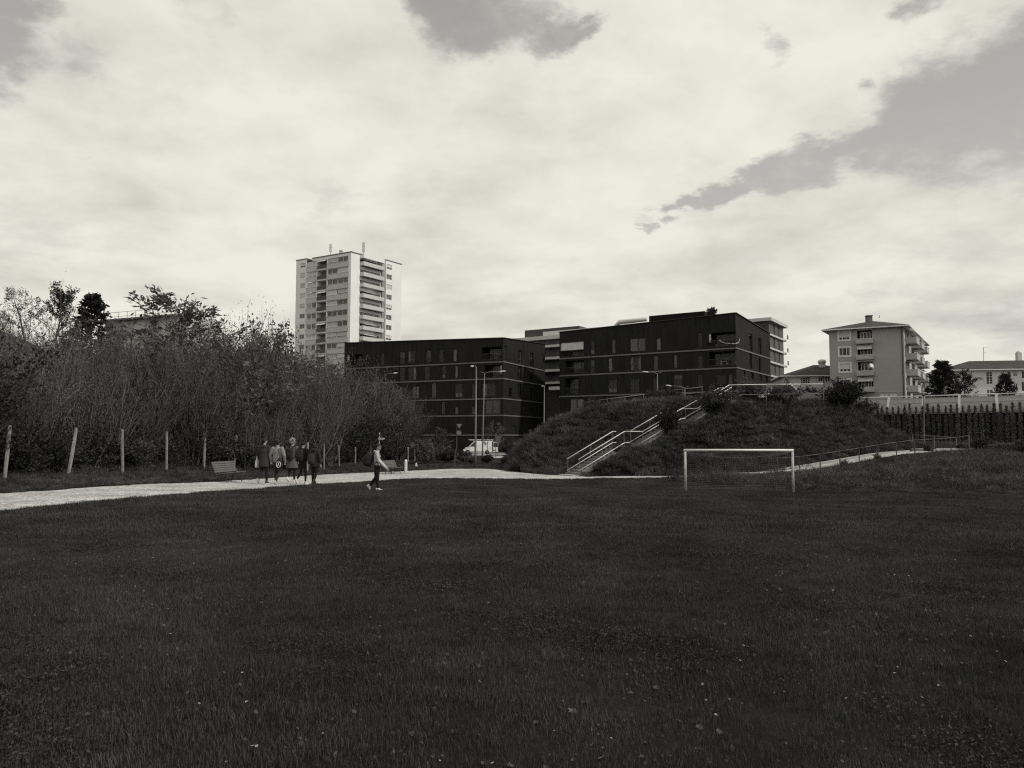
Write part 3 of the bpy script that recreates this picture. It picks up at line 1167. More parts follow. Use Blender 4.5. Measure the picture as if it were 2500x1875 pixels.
rb.prism([V((*p.xy, ZT)) for p in (bk[0] - ER * .15 - EL * .15, bk[1] + ER * .1 - EL * .15, bk[2] + EL * .15, bk[3] + EL * .15 - ER * .15)], None, (0, 0, 0.22))
rb.build('roof', M_grmet, tw, world=True)
rg = random.Random(11)
for k in range(NFL):
    zt, zb_ = zrow[k]
    # left pair
    for (a, b, n) in ((uL0, uL1, 2), (uR0, uR0 + (uR1 - uR0) * 0.47, 2), (uR0 + (uR1 - uR0) * 0.50, uR1, 2)):
        kind = rg.choice(['shutter', 'shutter', 'dim', 'shutter', 'pale', 'dim'])
        window(tw, FTl, (a, zb_, b, zt, 0.5), kind, fm=M_frame_wh, fw=0.10, mull=1, dep=0.22, frac=rg.choice([1.0, 1.0, 0.75, 0.8, 1.0]))
    for (a, b) in ((uL0 - 0.12, uL1 + 0.05), (uR0 - 0.05, uR1 + 0.1)):
        m = MB()
        rectbar(m, FTl, a, zb_ - 1.33, b, zb_ - 0.03, -0.14, -0.01)
        m.build('spandrel', M_tow2, tw, world=True)
        m = MB()
        rectbar(m, FTl, a - 0.02, zb_ - 0.03, b + 0.02, zb_ + 0.05, -0.22, -0.01)
        m.build('sill', M_tow, tw, world=True)
    m = MB()
    rectbar(m, FTl, uB0 + 0.02, zb_ - 0.95, uB1 - 0.02, zb_ + 0.02, -0.05, 0.0)
    m.build('balcony_parapet', M_panel, tw, world=True)
    m = MB()
    rectbar(m, FTl, uB0 - 0.02, zb_ - 1.33, uB1 + 0.02, zb_ - 0.97, -0.10, 0.0)
    m.build('balcony_slab', M_tow2, tw, world=True)
    if rg.random() < 0.35:
        m = MB()
        m.obox(FTl.at((uB0 + uB1) / 2, zt - 0.30, -0.25), FTl.U * (uB1 - uB0) * .46, V((0, 0, 0.22)) + FTl.N * -0.25, FTl.N * 0.02)
        m.build('awning', M_white, tw, world=True)
    # right face: projecting balcony and the windows behind it
    zt = ZT - 0.95 - 2.8 * k
    h = (ub0 + 0.1, zt - 1.9, RFc - 0.3, zt - 0.1, 0.8)
    window(tw, FTr, h, rg.choice(['dim', 'sides', 'shutter', 'dim']), fm=M_frame_wh, fw=0.10, mull=4, dep=0.5, frac=rg.choice([.5, .9]))
    m = MB()
    a, b = ub0 + 0.05, RFc + 0.05
    zb2 = zt - 2.0
    rectbar(m, FTr, a, zb2, b, zb2 + 0.14, -1.25, -0.01)
    m.build('balcony_slab', M_towrec, tw, world=True)
    m = MB()
    rectbar(m, FTr, a, zb2 + 0.14, b, zb2 + 1.12, -1.25, -1.13)
    rectbar(m, FTr, a, zb2 + 0.14, a + 0.1, zb2 + 1.12, -1.13, -0.01)
    rectbar(m, FTr, b - 0.1, zb2 + 0.14, b, zb2 + 1.12, -1.13, -0.01)
    m.build('balcony_parapet', M_tow2, tw, world=True)
    if k in (0, 3, 6, 7):
        m = MB()
        m.obox(FTr.at(ub0 + 3.2, zt - 0.25, -0.7), FTr.U * 2.2, V((0, 0, 0.18)) + FTr.N * -0.6, V((0, 0, 0.02)) + FTr.N * 0.01)
        m.build('awning', M_white, tw, world=True)
m = MB()
rectbar(m, FTr, ub0 + 0.05, ZT - 0.9, RFc + 0.05, ZT - 0.05, -1.3, -0.02)
m.build('canopy', M_tow, tw, world=True)
# wings
lw0 = P(*c3(290, 322), 207.5)
FWl = Fac(V((lw0.x, lw0.y, 0)) + EL * 4.2, -EL, -ER)
rw0 = P(*c3(1090, 312), 209.0)
FWr = Fac((rw0.x, rw0.y, 0), ER, -EL)
FWr2 = Fac(V((rw0.x, rw0.y, 0)) + EL * 6, -EL, -ER)
ZW = P(*c3(1090, 312), 209.0).z
mb = MB()
uw0, uw1 = FWl.pix(*c3(222, 380))[0], FWl.pix(*c3(272, 380))[0]
hl = [(uw0, ZW - 2.2 - 2.8 * k, uw1, ZW - 0.95 - 2.8 * k, 0.4) for k in range(NFL)]
hl = wall(mb, FWl, 0, 4.2, 0, ZW, hl)
p = FWl.at(0, 0)
q = FWl.at(0, 0, 10)
mb.quad(V((*q.xy, 0)), V((*p.xy, 0)), V((*p.xy, ZW)), V((*q.xy, ZW)))
uq0, uq1 = FWr.pix(*c3(1095, 380))[0], FWr.pix(*c3(1150, 380))[0]
hr = [(uq0, ZW - 2.35 - 2.8 * k, uq1, ZW - 0.95 - 2.8 * k, 0.4) for k in range(NFL)]
LW = FWr.pix(*c3(1247, 370))[0]
hr = wall(mb, FWr, 0, LW, 0, ZW, hr)
wall(mb, FWr2, 0, 6, 0, ZW, [])
mb.build('wing_wall', [M_tow, M_towrec], tw, world=True)
rb = MB()
rb.prism([V((*FWr.at(-0.12, 0, -0.12).xy, ZW)), V((*FWr.at(LW + .1, 0, -0.12).xy, ZW)), V((*FWr.at(LW + .1, 0, 9).xy, ZW)), V((*FWr.at(-0.12, 0, 9).xy, ZW))], None, (0, 0, 0.2))
rb.prism([V((*FWl.at(-0.12, 0, -0.12).xy, ZW)), V((*FWl.at(4.2, 0, -0.12).xy, ZW)), V((*FWl.at(4.2, 0, 10).xy, ZW)), V((*FWl.at(-0.12, 0, 10).xy, ZW))], None, (0, 0, 0.2))
rb.build('wing_roof', M_grmet, tw, world=True)
for hh, F_ in ((hl, FWl), (hr, FWr)):
    for h in hh:
        window(tw, F_, h, rg.choice(['dim', 'shutter', 'shutter', 'left']), fm=M_frame_wh, fw=0.09, mull=1, dep=0.15, frac=rg.choice([1.0, 0.6, 0.9]))
for (x, y0, y1, nm) in ((528, 145, 228, 'antenna'), (860, 130, 240, 'antenna')):
    b0, b1 = P(*c3(x, y1), 200), P(*c3(x, y0), 200)
    m = MB()
    b0.z = ZT + 0.1
    m.tube([b0, b1], 0.07, 5)
    for q in (-0.28, 0.28):
        m.tube([b0 + V((q, 0, 0.9)), b1 + V((q, 0, -0.1))], 0.06, 5)
        for z in (0.3, 0.7):
            m.bar(b0.lerp(b1, z), b0.lerp(b1, z) + V((q, 0, 0)), 0.06)
    m.build(nm, M_grmet, tw, world=True)
b0 = P(*c3(633, 215), 199)
m = MB()
m.box(b0.x - .42, b0.y - .4, ZT, b0.x + .42, b0.y + .4, ZT + 1.0)
m.box(b0.x - .5, b0.y - .5, ZT + 1.0, b0.x + .5, b0.y + .5, ZT + 1.12)
m.build('chimney', M_tow2, tw, world=True)
b0 = P(*c3(828, 240), 202)
m = MB()
m.box(b0.x - .9, b0.y - .8, ZT, b0.x + .9, b0.y + .8, ZT + 0.9)
m.build('lift_housing', M_tow2, tw, world=True)

# ------------------------------------------------------------------ houses on the terrace
M_hwall = mat('house_render', 0.34, 0.85, 0.06, 0.3)
M_hpale = mat('pale_render', 0.62, 0.85, 0.08, 0.3)
M_tiles = tile_mat('roof_tiles', 0.048)
M_strip = mat('striped_awning', 0.55, 0.8, 0.1, 3.0)
ZTER = 4.3


def hip_roof(th, F, u0, u1, depth, ze, zr, over=0.8, ridge_in=None, thick=0.18):
    a, b = F.at(u0 - over, ze, -over), F.at(u1 + over, ze, -over)
    c, d = F.at(u1 + over, ze, depth + over), F.at(u0 - over, ze, depth + over)
    W_, D_ = u1 - u0 + 2 * over, depth + 2 * over
    if D_ >= W_:
        k = ridge_in if ridge_in is not None else W_ / 2
        r0, r1 = F.at((u0 + u1) / 2, zr, -over + k), F.at((u0 + u1) / 2, zr, depth + over - k)
        faces = [(a, b, r0), (b, c, r1, r0), (c, d, r1), (d, a, r0, r1)]
    else:
        k = ridge_in if ridge_in is not None else D_ / 2
        r0, r1 = F.at(u0 - over + k, zr, depth / 2), F.at(u1 + over - k, zr, depth / 2)
        faces = [(a, b, r1, r0), (b, c, r1), (c, d, r0, r1), (d, a, r0)]
    m = MB()
    for f in faces:
        m.add(list(f), [list(range(len(f)))])
    r = m.build('roof', M_tiles, th, world=True)
    m = MB()
    z0 = V((0, 0, -thick))
    vs = [a, b, c, d]
    m.add([v + z0 * 1.02 for v in vs], [[3, 2, 1, 0]])
    for i in range(4):
        m.bar(vs[i] + z0 / 2 + V((0, 0, -.02)), vs[(i + 1) % 4] + z0 / 2 + V((0, 0, -.02)), 0.14, thick)
    m.build('eaves', M_white, th, world=True)
    return r


CH = V((66.2, 130, 0))
LH = V((55.9, 135.6, 0))
UFh = (CH - LH).normalized()
NFh = V((UFh.y, -UFh.x, 0))
FH = Fac(LH, UFh, NFh)
DHr = V((0.548, 0.836, 0)).normalized()
FHr = Fac(CH, DHr, V((DHr.y, -DHr.x, 0)))
lh = (CH - LH).length
lhr = 33.0
ah = thing('apartment_house', 'grey four storey apartment house with hipped tile roof and stacked balconies', 'apartment house', (CH.x, CH.y, ZTER))
ZE = 20.2
mb = MB()
wl, wr = FH.pix(*c7(545, 300))[0], FH.pix(*c7(642, 300))[0]
bl, br = FH.pix(*c7(704, 300))[0], FH.pix(*c7(848, 300))[0]
hh, hb = [], []
zs = []
for k, (yt, yb) in enumerate(((260, 332), (402, 475), (545, 618), (690, 760))):
    z1, z0 = FH.pix(*c7(590, yt))[1], FH.pix(*c7(590, yb))[1]
    hh.append((wl, z0, wr, z1, 0.4))
for k, (yt, yp, yb) in enumerate(((240, 325, 368), (375, 470, 512), (517, 613, 656), (664, 760, 803))):
    z1, zp, z0 = [FH.pix(*c7(780, y))[1] for y in (yt, yp, yb)]
    hb.append((bl + 0.1, z0 + 0.25, br - 0.1, z1, 0.9))
    zs.append((z1, zp, z0))
wall(mb, FH, 0, lh, ZTER, ZE, hh + hb)
# side wall openings
hs = []
for k in range(4):
    z = zs[k][2]
    for u in (1.2, 5.0, 12.0, 19.0, 25.0):
        hs.append((u, z + 0.3, u + 2.0, z + 2.4, 0.5))
wall(mb, FHr, 0, lhr, ZTER, ZE, hs)
qa, qb, qc, qd = LH, CH, CH + DHr * lhr, LH + DHr * lhr
for (p, q) in ((qd, qa), (qc, qd)):
    mb.quad(V((*p.xy, ZTER)), V((*q.xy, ZTER)), V((*q.xy, ZE)), V((*p.xy, ZE)))
mb.build('wall', [M_hwall, M_room], ah, world=True)
cen = (qa + qb + qc + qd) / 4
oc = []
for q, n1_, n2_ in ((qa, -FH.U, -DHr), (qb, FH.U, -DHr), (qc, FH.U, DHr), (qd, -FH.U, DHr)):
    p = q + n1_ * 1.0 + n2_ * 1.0
    oc.append(V((p.x, p.y, ZE)))
r0 = (LH + CH) / 2 + DHr * 8
r1 = (LH + CH) / 2 + DHr * (lhr - 8)
r0, r1 = V((*r0.xy, 22.4)), V((*r1.xy, 22.4))
m = MB()
for f in ((oc[0], oc[1], r0), (oc[1], oc[2], r1, r0), (oc[2], oc[3], r1), (oc[3], oc[0], r0, r1)):
    m.add(list(f), [list(range(len(f)))])
m.build('roof', M_tiles, ah, world=True)
m = MB()
m.add([v - V((0, 0, .19)) for v in oc], [[3, 2, 1, 0]])
for i in range(4):
    m.bar(oc[i] - V((0, 0, .11)), oc[(i + 1) % 4] - V((0, 0, .11)), 0.14, 0.18)
m.build('eaves', M_white, ah, world=True)
for k, h in enumerate(hh):
    window(ah, FH, h, ['shutter', 'sides', 'shutter', 'pale'][k], fm=M_frame_wh, fw=0.1, mull=2, dep=0.12, frac=.72)
    a, b, c, d, _ = h
    m = MB()
    for (p0, p1, p2, p3) in ((a - .22, b - .22, a, d + .22), (c, b - .22, c + .22, d + .22), (a, b - .22, c, b), (a, d, c, d + .22)):
        rectbar(m, FH, p0, p1, p2, p3, -0.06, 0.0)
    m.build('window_surround', M_frame_wh, ah, world=True)
for k, (z1, zp, z0) in enumerate(zs):
    window(ah, FH, (bl + .5, z0 + 0.9, br - .35, z1 - 0.3, 0.9), ['pale', 'dim', 'blind', 'dim'][k], fm=M_frame_wh, fw=0.1, mull=2, dep=0.75, frac=.45)
    m = MB()
    rectbar(m, FH, bl - 0.1, z0, br + 0.1, z0 + 0.2, -0.95, -0.02)
    m.build('balcony_slab', M_hwall, ah, world=True)
    m = MB()
    for (p0, p1, d0, d1) in ((bl - .1, br + .1, -0.95, -0.82), (bl - .1, bl, -0.82, -0.02), (br, br + .1, -0.82, -0.02)):
        rectbar(m, FH, p0, z0 + 0.2, p1, zp - 0.08, d0, d1)
    m.build('balcony_parapet', mat('balcony_render', 0.40, 0.85, 0.06, 0.4), ah, world=True)
    m = MB()
    rectbar(m, FH, bl - 0.15, zp - 0.08, br + 0.15, zp + 0.02, -1.0, -0.78)
    m.build('parapet_coping', M_frame_wh, ah, world=True)
    if k in (1, 3):
        m = MB()
        m.obox(FH.at((bl + br) / 2 - .05, z1 - 0.42, -0.32), FH.U * (br - bl) * .46, V((0, 0, 0.40)) - FH.N * 0.32, FH.N * 0.02 + V((0, 0, 0.02)))
        m.build('awning', M_strip, ah, world=True)
    elif k == 0:
        m = MB()
        rectbar(m, FH, bl, z1 - 0.1, br, z1 + 0.14, -0.2, -0.02)
        m.build('awning', M_strip, ah, world=True)
    else:
        m = MB()
        rectbar(m, FH, bl, z1 - 0.22, br, z1 + 0.05, -0.3, -0.02)
        m.build('awning', M_strip, ah, world=True)
    # side face windows and balconies
    for j, u in enumerate((1.2, 5.0, 12.0, 19.0, 25.0)):
        window(ah, FHr, (u, z0 + 0.3, u + 2.0, z0 + 2.4, 0.5), 'shutter' if (j + k) % 3 == 0 else 'dim', fm=M_frame_wh, fw=0.12, mull=1, dep=0.15, frac=.8)
    for j, u in enumerate((2.6, 11.0, 20.0)):
        m = MB()
        rectbar(m, FHr, u, z0 - 0.05, u + 4.6, z0 + 0.15, -1.7, -0.02)
        m.build('balcony_slab', M_hwall, ah, world=True)
        m = MB()
        for (p0, p1, d0, d1) in ((u, u + 4.6, -1.7, -1.58), (u, u + .12, -1.58, -0.02), (u + 4.48, u + 4.6, -1.58, -0.02)):
            rectbar(m, FHr, p0, z0 + 0.15, p1, z0 + 1.05, d0, d1)
        m.build('balcony_parapet', mat('balcony_render', 0.40), ah, world=True)
        m = MB()
        rectbar(m, FHr, u - .04, z0 + 1.05, u + 4.64, z0 + 1.14, -1.76, -1.52)
        m.build('parapet_coping', M_frame_wh, ah, world=True)
        if (j + k) % 2 == 0:
            m = MB()
            m.obox(FHr.at(u + 2.3, z0 + 2.3, -0.6), FHr.U * 2.1, V((0, 0, 0.25)) - FHr.N * 0.6, FHr.N * 0.01 + V((0, 0, 0.02)))
            m.build('awning', M_strip, ah, world=True)
m = MB()
ud = FH.pix(*c7(1120, 500))[0]
m.tube([FH.at(ud, ZE - 0.1, -0.12), FH.at(ud, ZTER, -0.12)], 0.10, 6)
m.build('downpipe', M_dkmet, ah, world=True)
m = MB()
z0 = FH.pix(*c7(1000, 797))[1]
rectbar(m, FH, br + .15, z0 - .08, lh + .05, z0 + .08, -0.06, 0.0)
m.build('string_course', mat('balcony_render', 0.40), ah, world=True)
m = MB()
for u in (0.15, 0.75):
    pass
pc = P(*c7(816, 114), 140)
m.box(pc.x - .48, pc.y - .45, 21.0, pc.x + .42, pc.y + .45, pc.z - .12)
m.box(pc.x - .56, pc.y - .53, pc.z - .12, pc.x + .50, pc.y + .53, pc.z + .05)
m.tube([V((pc.x + 1.9, pc.y, 23.0)), V((pc.x + 1.9, pc.y, pc.z + .1))], .05, 5)
m.build('chimney', mat('brick_dark', 0.12, 0.9, 0.2, 1.0), ah, world=True)
# satellite dish on the third balcony
m = MB()
pd_ = FH.at(br - 0.3, zs[2][1] + 0.65, -1.1)
rings = []
for r_, dz in ((0.02, 0.1), (0.3, 0.06), (0.48, 0.0)):
    rings.append([pd_ + V((r_ * math.cos(a), 0, r_ * math.sin(a) * 1.2)) + V((0, dz, 0)) for a in [2 * math.pi * q / 12 for q in range(12)]])
m.loft(rings, True)
m.tube([pd_ + V((0, .1, 0)), pd_ + V((0, .3, -.7))], 0.03, 5)
m.build('satellite_dish', M_frame_wh, ah, smooth=True, world=True)

# graffiti on the base of the house (white scribble)
m = MB()
rg = random.Random(5)
uA, zA = FH.pix(*c7(912, 838))
uB, zB = FH.pix(*c7(1062, 838))
for (x0, x1) in ((uA, uA + (uB - uA) * .45), (uA + (uB - uA) * .62, uB)):
    n = 5
    for i in range(n):
        a = x0 + (x1 - x0) * i / n
        b = x0 + (x1 - x0) * (i + 0.85) / n
        m.quad(FH.at(a, zA - .35 + rg.random() * .2, -0.012), FH.at(b, zA - .35 + rg.random() * .2, -0.012), FH.at(b + rg.random() * .2, zA + .3 + rg.random() * .1, -0.012), FH.at(a + rg.random() * .2, zA + .25, -0.012))
m.build('graffiti', M_white, ah, world=True)


def small_house(label, F, L_, depth, ze, zr, ridge_in, wins, downpipe=None):
    th = thing('house', label, 'house', (F.O.x, F.O.y, ZTER))
    mb = MB()
    hs = wall(mb, F, 0, L_, ZTER, ze, [(*w[0], 0.4) for w in wins])
    a, b, c, d = F.at(0, 0), F.at(L_, 0), F.at(L_, 0, depth), F.at(0, 0, depth)
    for (p, q) in ((b, c), (c, d), (d, a)):
        mb.quad(V((*p.xy, ZTER)), V((*q.xy, ZTER)), V((*q.xy, ze)), V((*p.xy, ze)))
    mb.build('wall', [M_hpale, M_room], th, world=True)
    hip_roof(th, F, 0, L_, depth, ze, zr, 0.7, ridge_in)
    for h, w in zip(hs, wins):
        window(th, F, h, w[1], fm=M_frame_wh, fw=0.09, mull=w[2], dep=0.1, rows=w[3], frac=.5)
    return th


def cz5(x, y):
    return 1900 + x * 160 / 2212, 840 + y * 120 / 1659


def cz4(x, y):
    return 2280 + x * 220 / 2212, 840 + y * 140 / 1408


Uh = V((0.985, -0.17, 0)).normalized()
Nh = V((Uh.y, -Uh.x, 0))
o2 = P(1912, 916, 148)
F1 = Fac((o2.x, o2.y, 0), Uh, Nh)
wz = [((*F1.rect(*cz5(750, 1115), *cz5(1078, 1335)),), 'dim', 3, 2), ((*F1.rect(*cz5(1345, 1100), *cz5(1500, 1275)),), 'dim', 1, 0), ((*F1.rect(*cz5(1570, 1090), *cz5(1750, 1270)),), 'dim', 1, 1)]
h1 = small_house('pale low house with hipped roof left of the grey apartment house', F1, 16, 14, F1.pix(*cz5(900, 1060))[1], F1.pix(*cz5(1500, 560))[1] - 0.2, 7.7, wz)
m = MB()
pc = P(*cz5(1485, 700), 152)
m.box(pc.x - .55, pc.y - .5, pc.z - 1.8, pc.x + .45, pc.y + .5, pc.z + .3)
m.ell((pc.x - .05, pc.y, pc.z + .6), (.85, .8, .5), 10, 6)
m.build('chimney', M_tow2, h1, world=True)
m = MB()
pc = F1.at(F1.pix(*cz5(1525, 1100))[0], 0, -0.1)
m.tube([V((pc.x, pc.y, F1.pix(*cz5(900, 1060))[1])), V((pc.x, pc.y, ZTER))], 0.08, 6)
m.build('downpipe', M_dkmet, h1, world=True)

Uh = V((0.985, -0.17, 0)).normalized()
Nh = V((Uh.y, -Uh.x, 0))
o3 = P(2312, 903, 150)
F2 = Fac((o3.x, o3.y, 0), Uh, Nh)
wz = [((*F2.rect(*cz4(1285, 675), *cz4(1445, 985)),), 'dim', 1, 4), ((*F2.rect(*cz4(1300, 1120), *cz4(1450, 1290)),), 'dim', 1, 2), ((*F2.rect(*cz4(1650, 655), *cz4(1735, 780)),), 'dim', 1, 0), ((*F2.rect(*cz4(1795, 660), *cz4(1895, 800)),), 'blind', 0, 0),
      ((*F2.rect(*cz4(1945, 650), *cz4(2050, 795)),), 'shutter', 1, 0), ((*F2.rect(*cz4(1960, 960), *cz4(2060, 1085)),), 'dim', 1, 0), ((*F2.rect(*cz4(420, 720), *cz4(560, 880)),), 'dim', 1, 0), ((*F2.rect(*cz4(2150, 650), *cz4(2230, 850)),), 'dim', 0, 0), ((*F2.rect(*cz4(2150, 920), *cz4(2230, 1160)),), 'blind', 0, 0)]
h2 = small_house('pale house with wide hipped roof behind trees above the retaining wall', F2, 26, 13, F2.pix(*cz4(1300, 620))[1], F2.pix(*cz4(1400, 350))[1] + 0.1, 7.2, wz)
m = MB()
pc = P(*cz4(2080, 330), 154)
m.box(pc.x - .4, pc.y - .4, pc.z - 1.8, pc.x + .4, pc.y + .4, pc.z + 1.0)
m.ell((pc.x, pc.y, pc.z + 1.0), (.42, .42, .35), 8, 5)
m.build('chimney', M_tow2, h2, world=True)
m = MB()
pa, pb = P(*cz4(1220, 430), 155), P(*cz4(1218, 80), 155)
m.tube([pa + V((0, 0, -1)), pb], 0.045, 5)
m.bar(pb, pb + V((1.0, 0, 0.05)), 0.04)
m.bar(pb + V((0, 0, -1.0)), pb + V((.45, 0, -1.0)), 0.04)
m.build('antenna', M_grmet, h2, world=True)

# concrete building among the trees at the left
pb0 = P(262, 772, 74)
pb1 = P(455, 768, 70)
Ub = (V((pb1.x, pb1.y, 0)) - V((pb0.x, pb0.y, 0)))
lb = Ub.length
Ub.normalize()
F3 = Fac((pb0.x, pb0.y, 0), Ub, (Ub.y, -Ub.x, 0))
cb = thing('concrete_building', 'pale concrete building with flat dark roof edge half hidden by trees', 'building', (pb0.x, pb0.y, 3))
mb = MB()
zt = pb1.z - 0.1
ra = F3.rect(292, 771, 448, 779)
wall(mb, F3, 0, lb + 0.2, 2.5, zt, [(ra[0], ra[1] - .1, ra[2], ra[3], 1.5)])
for (p, q) in ((F3.at(lb + 0.2, 0), F3.at(lb + 0.2, 0, 4)), (F3.at(lb + 0.2, 0, 4), F3.at(0, 0, 4)), (F3.at(0, 0, 4), F3.at(0, 0))):
    mb.quad(V((*p.xy, 2.5)), V((*q.xy, 2.5)), V((*q.xy, zt)), V((*p.xy, zt)))
mb.build('wall', [mat('raw_concrete', 0.42, 0.9, 0.35, 0.5), M_room], cb, world=True)
m = MB()
rectbar(m, F3, -0.4, zt, lb - 1.0, zt + 0.16, -0.5, 4)
m.build('roof', M_grmet, cb, world=True)
m = MB()
for k in range(10):
    u = lb * k / 9
    rectbar(m, F3, u, zt + 0.16, u + .03, zt + 0.95, 0.3, 0.33)
rectbar(m, F3, 0, zt + 0.92, lb + 0.1, zt + 0.95, 0.3, 0.33)
rectbar(m, F3, 0, zt + 0.5, lb + 0.1, zt + 0.53, 0.3, 0.33)
m.build('roof_railing', M_grmet, cb, world=True)
# ------------------------------------------------------------------ staircase on the mound
M_step = mat('step_concrete', 0.17, 0.9, 0.2, 1.5, 0.2)
st = thing('outdoor_staircase', 'straight concrete staircase with bright steel handrails climbing the grassy mound', 'staircase', tuple(ST0), math.atan2(SDIR.y, SDIR.x))
# local frame: x along the climb, y to the left of the climb
HWID = 0.62
z = 0.0
lx = 0.0
sm = {}
m = MB()
m.box(-0.55, -HWID - .12, -0.25, 0.0, HWID + .12, 0.02)
m.build('landing', M_conc, st)
for fi, (s0, ln, n) in enumerate(FL):
    tr = ln / n
    key = round(tr, 3)
    if key not in sm:
        m = MB()
        m.box(0, -HWID, -0.30, tr + 0.03, HWID, 0)
        sm[key] = m.mesh('step', M_step)
    for k in range(n):
        o = bpy.data.objects.new('step', sm[key])
        COL.objects.link(o)
        o.parent = st
        z += RISE
        o.location = (s0 + k * tr, 0, z)
    s1 = s0 + ln
    m = MB()
    m.box(s1 + 0.035, -HWID, z - 0.3, FL[fi + 1][0] - 0.01 if fi < 2 else s1 + 2.2, HWID, z - 0.004)
    m.build('landing', M_step, st)
for sd in (-1, 1):
    zc_ = 0.0
    for fi, (s0, ln, n) in enumerate(FL):
        m = MB()
        y = sd * (HWID + 0.055)
        z1 = zc_ + n * RISE
        e = ln / n
        m.prism([(s0 - .05, y - .05, zc_ - .35), (s0 + ln, y - .05, z1 - .35), (s0 + ln, y - .05, z1 - .06), (s0 - .05, y - .05, zc_ + .10)], None, (0, 0.10, 0))
        m.build('stringer', M_step, st)
        zc_ = z1


def rail_pts(s_list, off, y):
    return [V((s, y, float(stair_z(s)) - ST0.z + off)) for s in s_list]


for sd, y in ((-1, -HWID - 0.02), (1, HWID + 0.02)):
    for lo_off, nm in ((1.0, 'handrail'), (0.24, 'lower_rail')):
        if sd == -1:
            segs = [(0.05, 3.9, 5.5, 9.25), (10.7, 14.3)] if lo_off > .5 else [(0.05, 3.9, 4.3), (5.4, 9.1, 9.5), (10.7, 14.3)]
            segs = segs
        else:
            segs = [(0.05, 3.9, 4.2), (5.4, 9.1, 9.5), (10.4, 14.3, 14.8)]
        for sg in segs:
            p = rail_pts(sg, lo_off, y)
            m = MB()
            if sd == -1 and lo_off > .5 and sg[0] < 1:
                pass
            for a, b in zip(p[:-1], p[1:]):
                m.tube([a, b], 0.032, 8)
            m.build(nm, M_galv, st, smooth=True)
    # across bars at landings
    for s in (0.1, 2.0, 3.85, 5.5, 7.3, 9.1, 10.75, 12.5, 14.2):
        zb_ = float(stair_z(s)) - ST0.z
        m = MB()
        m.tube([(s, y, zb_ - 0.1), (s, y, zb_ + 0.98)], 0.022, 6)
        m.build('rail_post', M_grmet, st)
m = MB()
zb_ = float(stair_z(10.7)) - ST0.z + 1.0
m.tube([(10.4, HWID + .02, zb_), (10.7, -HWID - .02, zb_)], 0.03, 6)
m.build('handrail', M_galv, st)


def railing(label, pts, h, cat='railing', post_step=2.0, rails=(1.0,), m=None, rad=0.025, name='railing', pm=None, extra_end=False):
    """post-and-rail railing along ground points"""
    o = V(pts[0])
    th = thing(name, label, cat, tuple(o))
    m = m or M_grmet
    pm = pm or m
    tops = []
    P_ = [V(p) for p in pts]
    d = [0]
    for a, b in zip(P_[:-1], P_[1:]):
        d.append(d[-1] + (b - a).length)
    n = max(1, int(round(d[-1] / post_step)))
    for k in range(n + 1):
        q = d[-1] * k / n
        p = V([np.interp(q, d, [x[i] for x in P_]) for i in range(3)])
        tops.append(p)
        mb = MB()
        mb.bar(p - V((0, 0, .15)), p + V((0, 0, h * max(rails) - rad * .5)), rad * 2, rad * 2, up=(1, 0, 0))
        mb.build('post', pm, th, world=True)
    for r_ in rails:
        mb = MB()
        for a, b in zip(tops[:-1], tops[1:]):
            mb.tube([a + V((0, 0, h * r_)), b + V((0, 0, h * r_))], rad, 7)
        mb.build('rail', m, th, world=True, smooth=True)
    return th


# railing along the near side of the ramp
pts = []
for x in np.linspace(17.5, 33.6, 12):
    pts.append((x, float(np.interp(x, RX, RY)) - 0.25, float(np.interp(x, RX, RZ)) - 0.02))
railing('dark railing along the near edge of the sloping ramp path', pts, 1.02, post_step=2.1, m=mat('rail_grey', 0.055, 0.5), pm=M_dkmet, rad=0.028)
a, b = P(2228, 1076, 66), P(2332, 1082, 62)
a.z, b.z = CAMZ - (1061.5 - HOR) / FPX * 66 - 1.05, CAMZ - (1069 - HOR) / FPX * 62 - 1.05
railing('thin railing behind the landing at the head of the ramp', [a, b, (b.x - .3, b.y - 2.4, 0.6)], 1.05, post_step=2.2, rad=0.03)
# guard rail along the top of the mound, right of the stairs
tp = [P(1752, 958, 59), P(1780, 940, 60), P(1870, 938.5, 61), P(1954, 938, 62), P(2010, 937.5, 62.5)]
th = thing('guard_rail', 'long steel guard rail on top of the mound right of the stairs', 'railing', tuple(tp[0]))
mb = MB()
for i, (a, b) in enumerate(zip(tp[:-1], tp[1:])):
    mb.tube([a, b], 0.035, 8)
mb.build('rail', M_galv, th, world=True, smooth=True)
mb = MB()
for i, (a, b) in enumerate(zip(tp[1:-1], tp[2:])):
    mb.tube([a - V((0, 0, .78)), b - V((0, 0, .78))], 0.025, 6)
mb.build('lower_rail', M_grmet, th, world=True, smooth=True)
for q in tp[1:]:
    mb = MB()
    mb.tube([q, q - V((0, 0, 1.3))], 0.032, 6)
    mb.build('post', M_grmet, th, world=True)


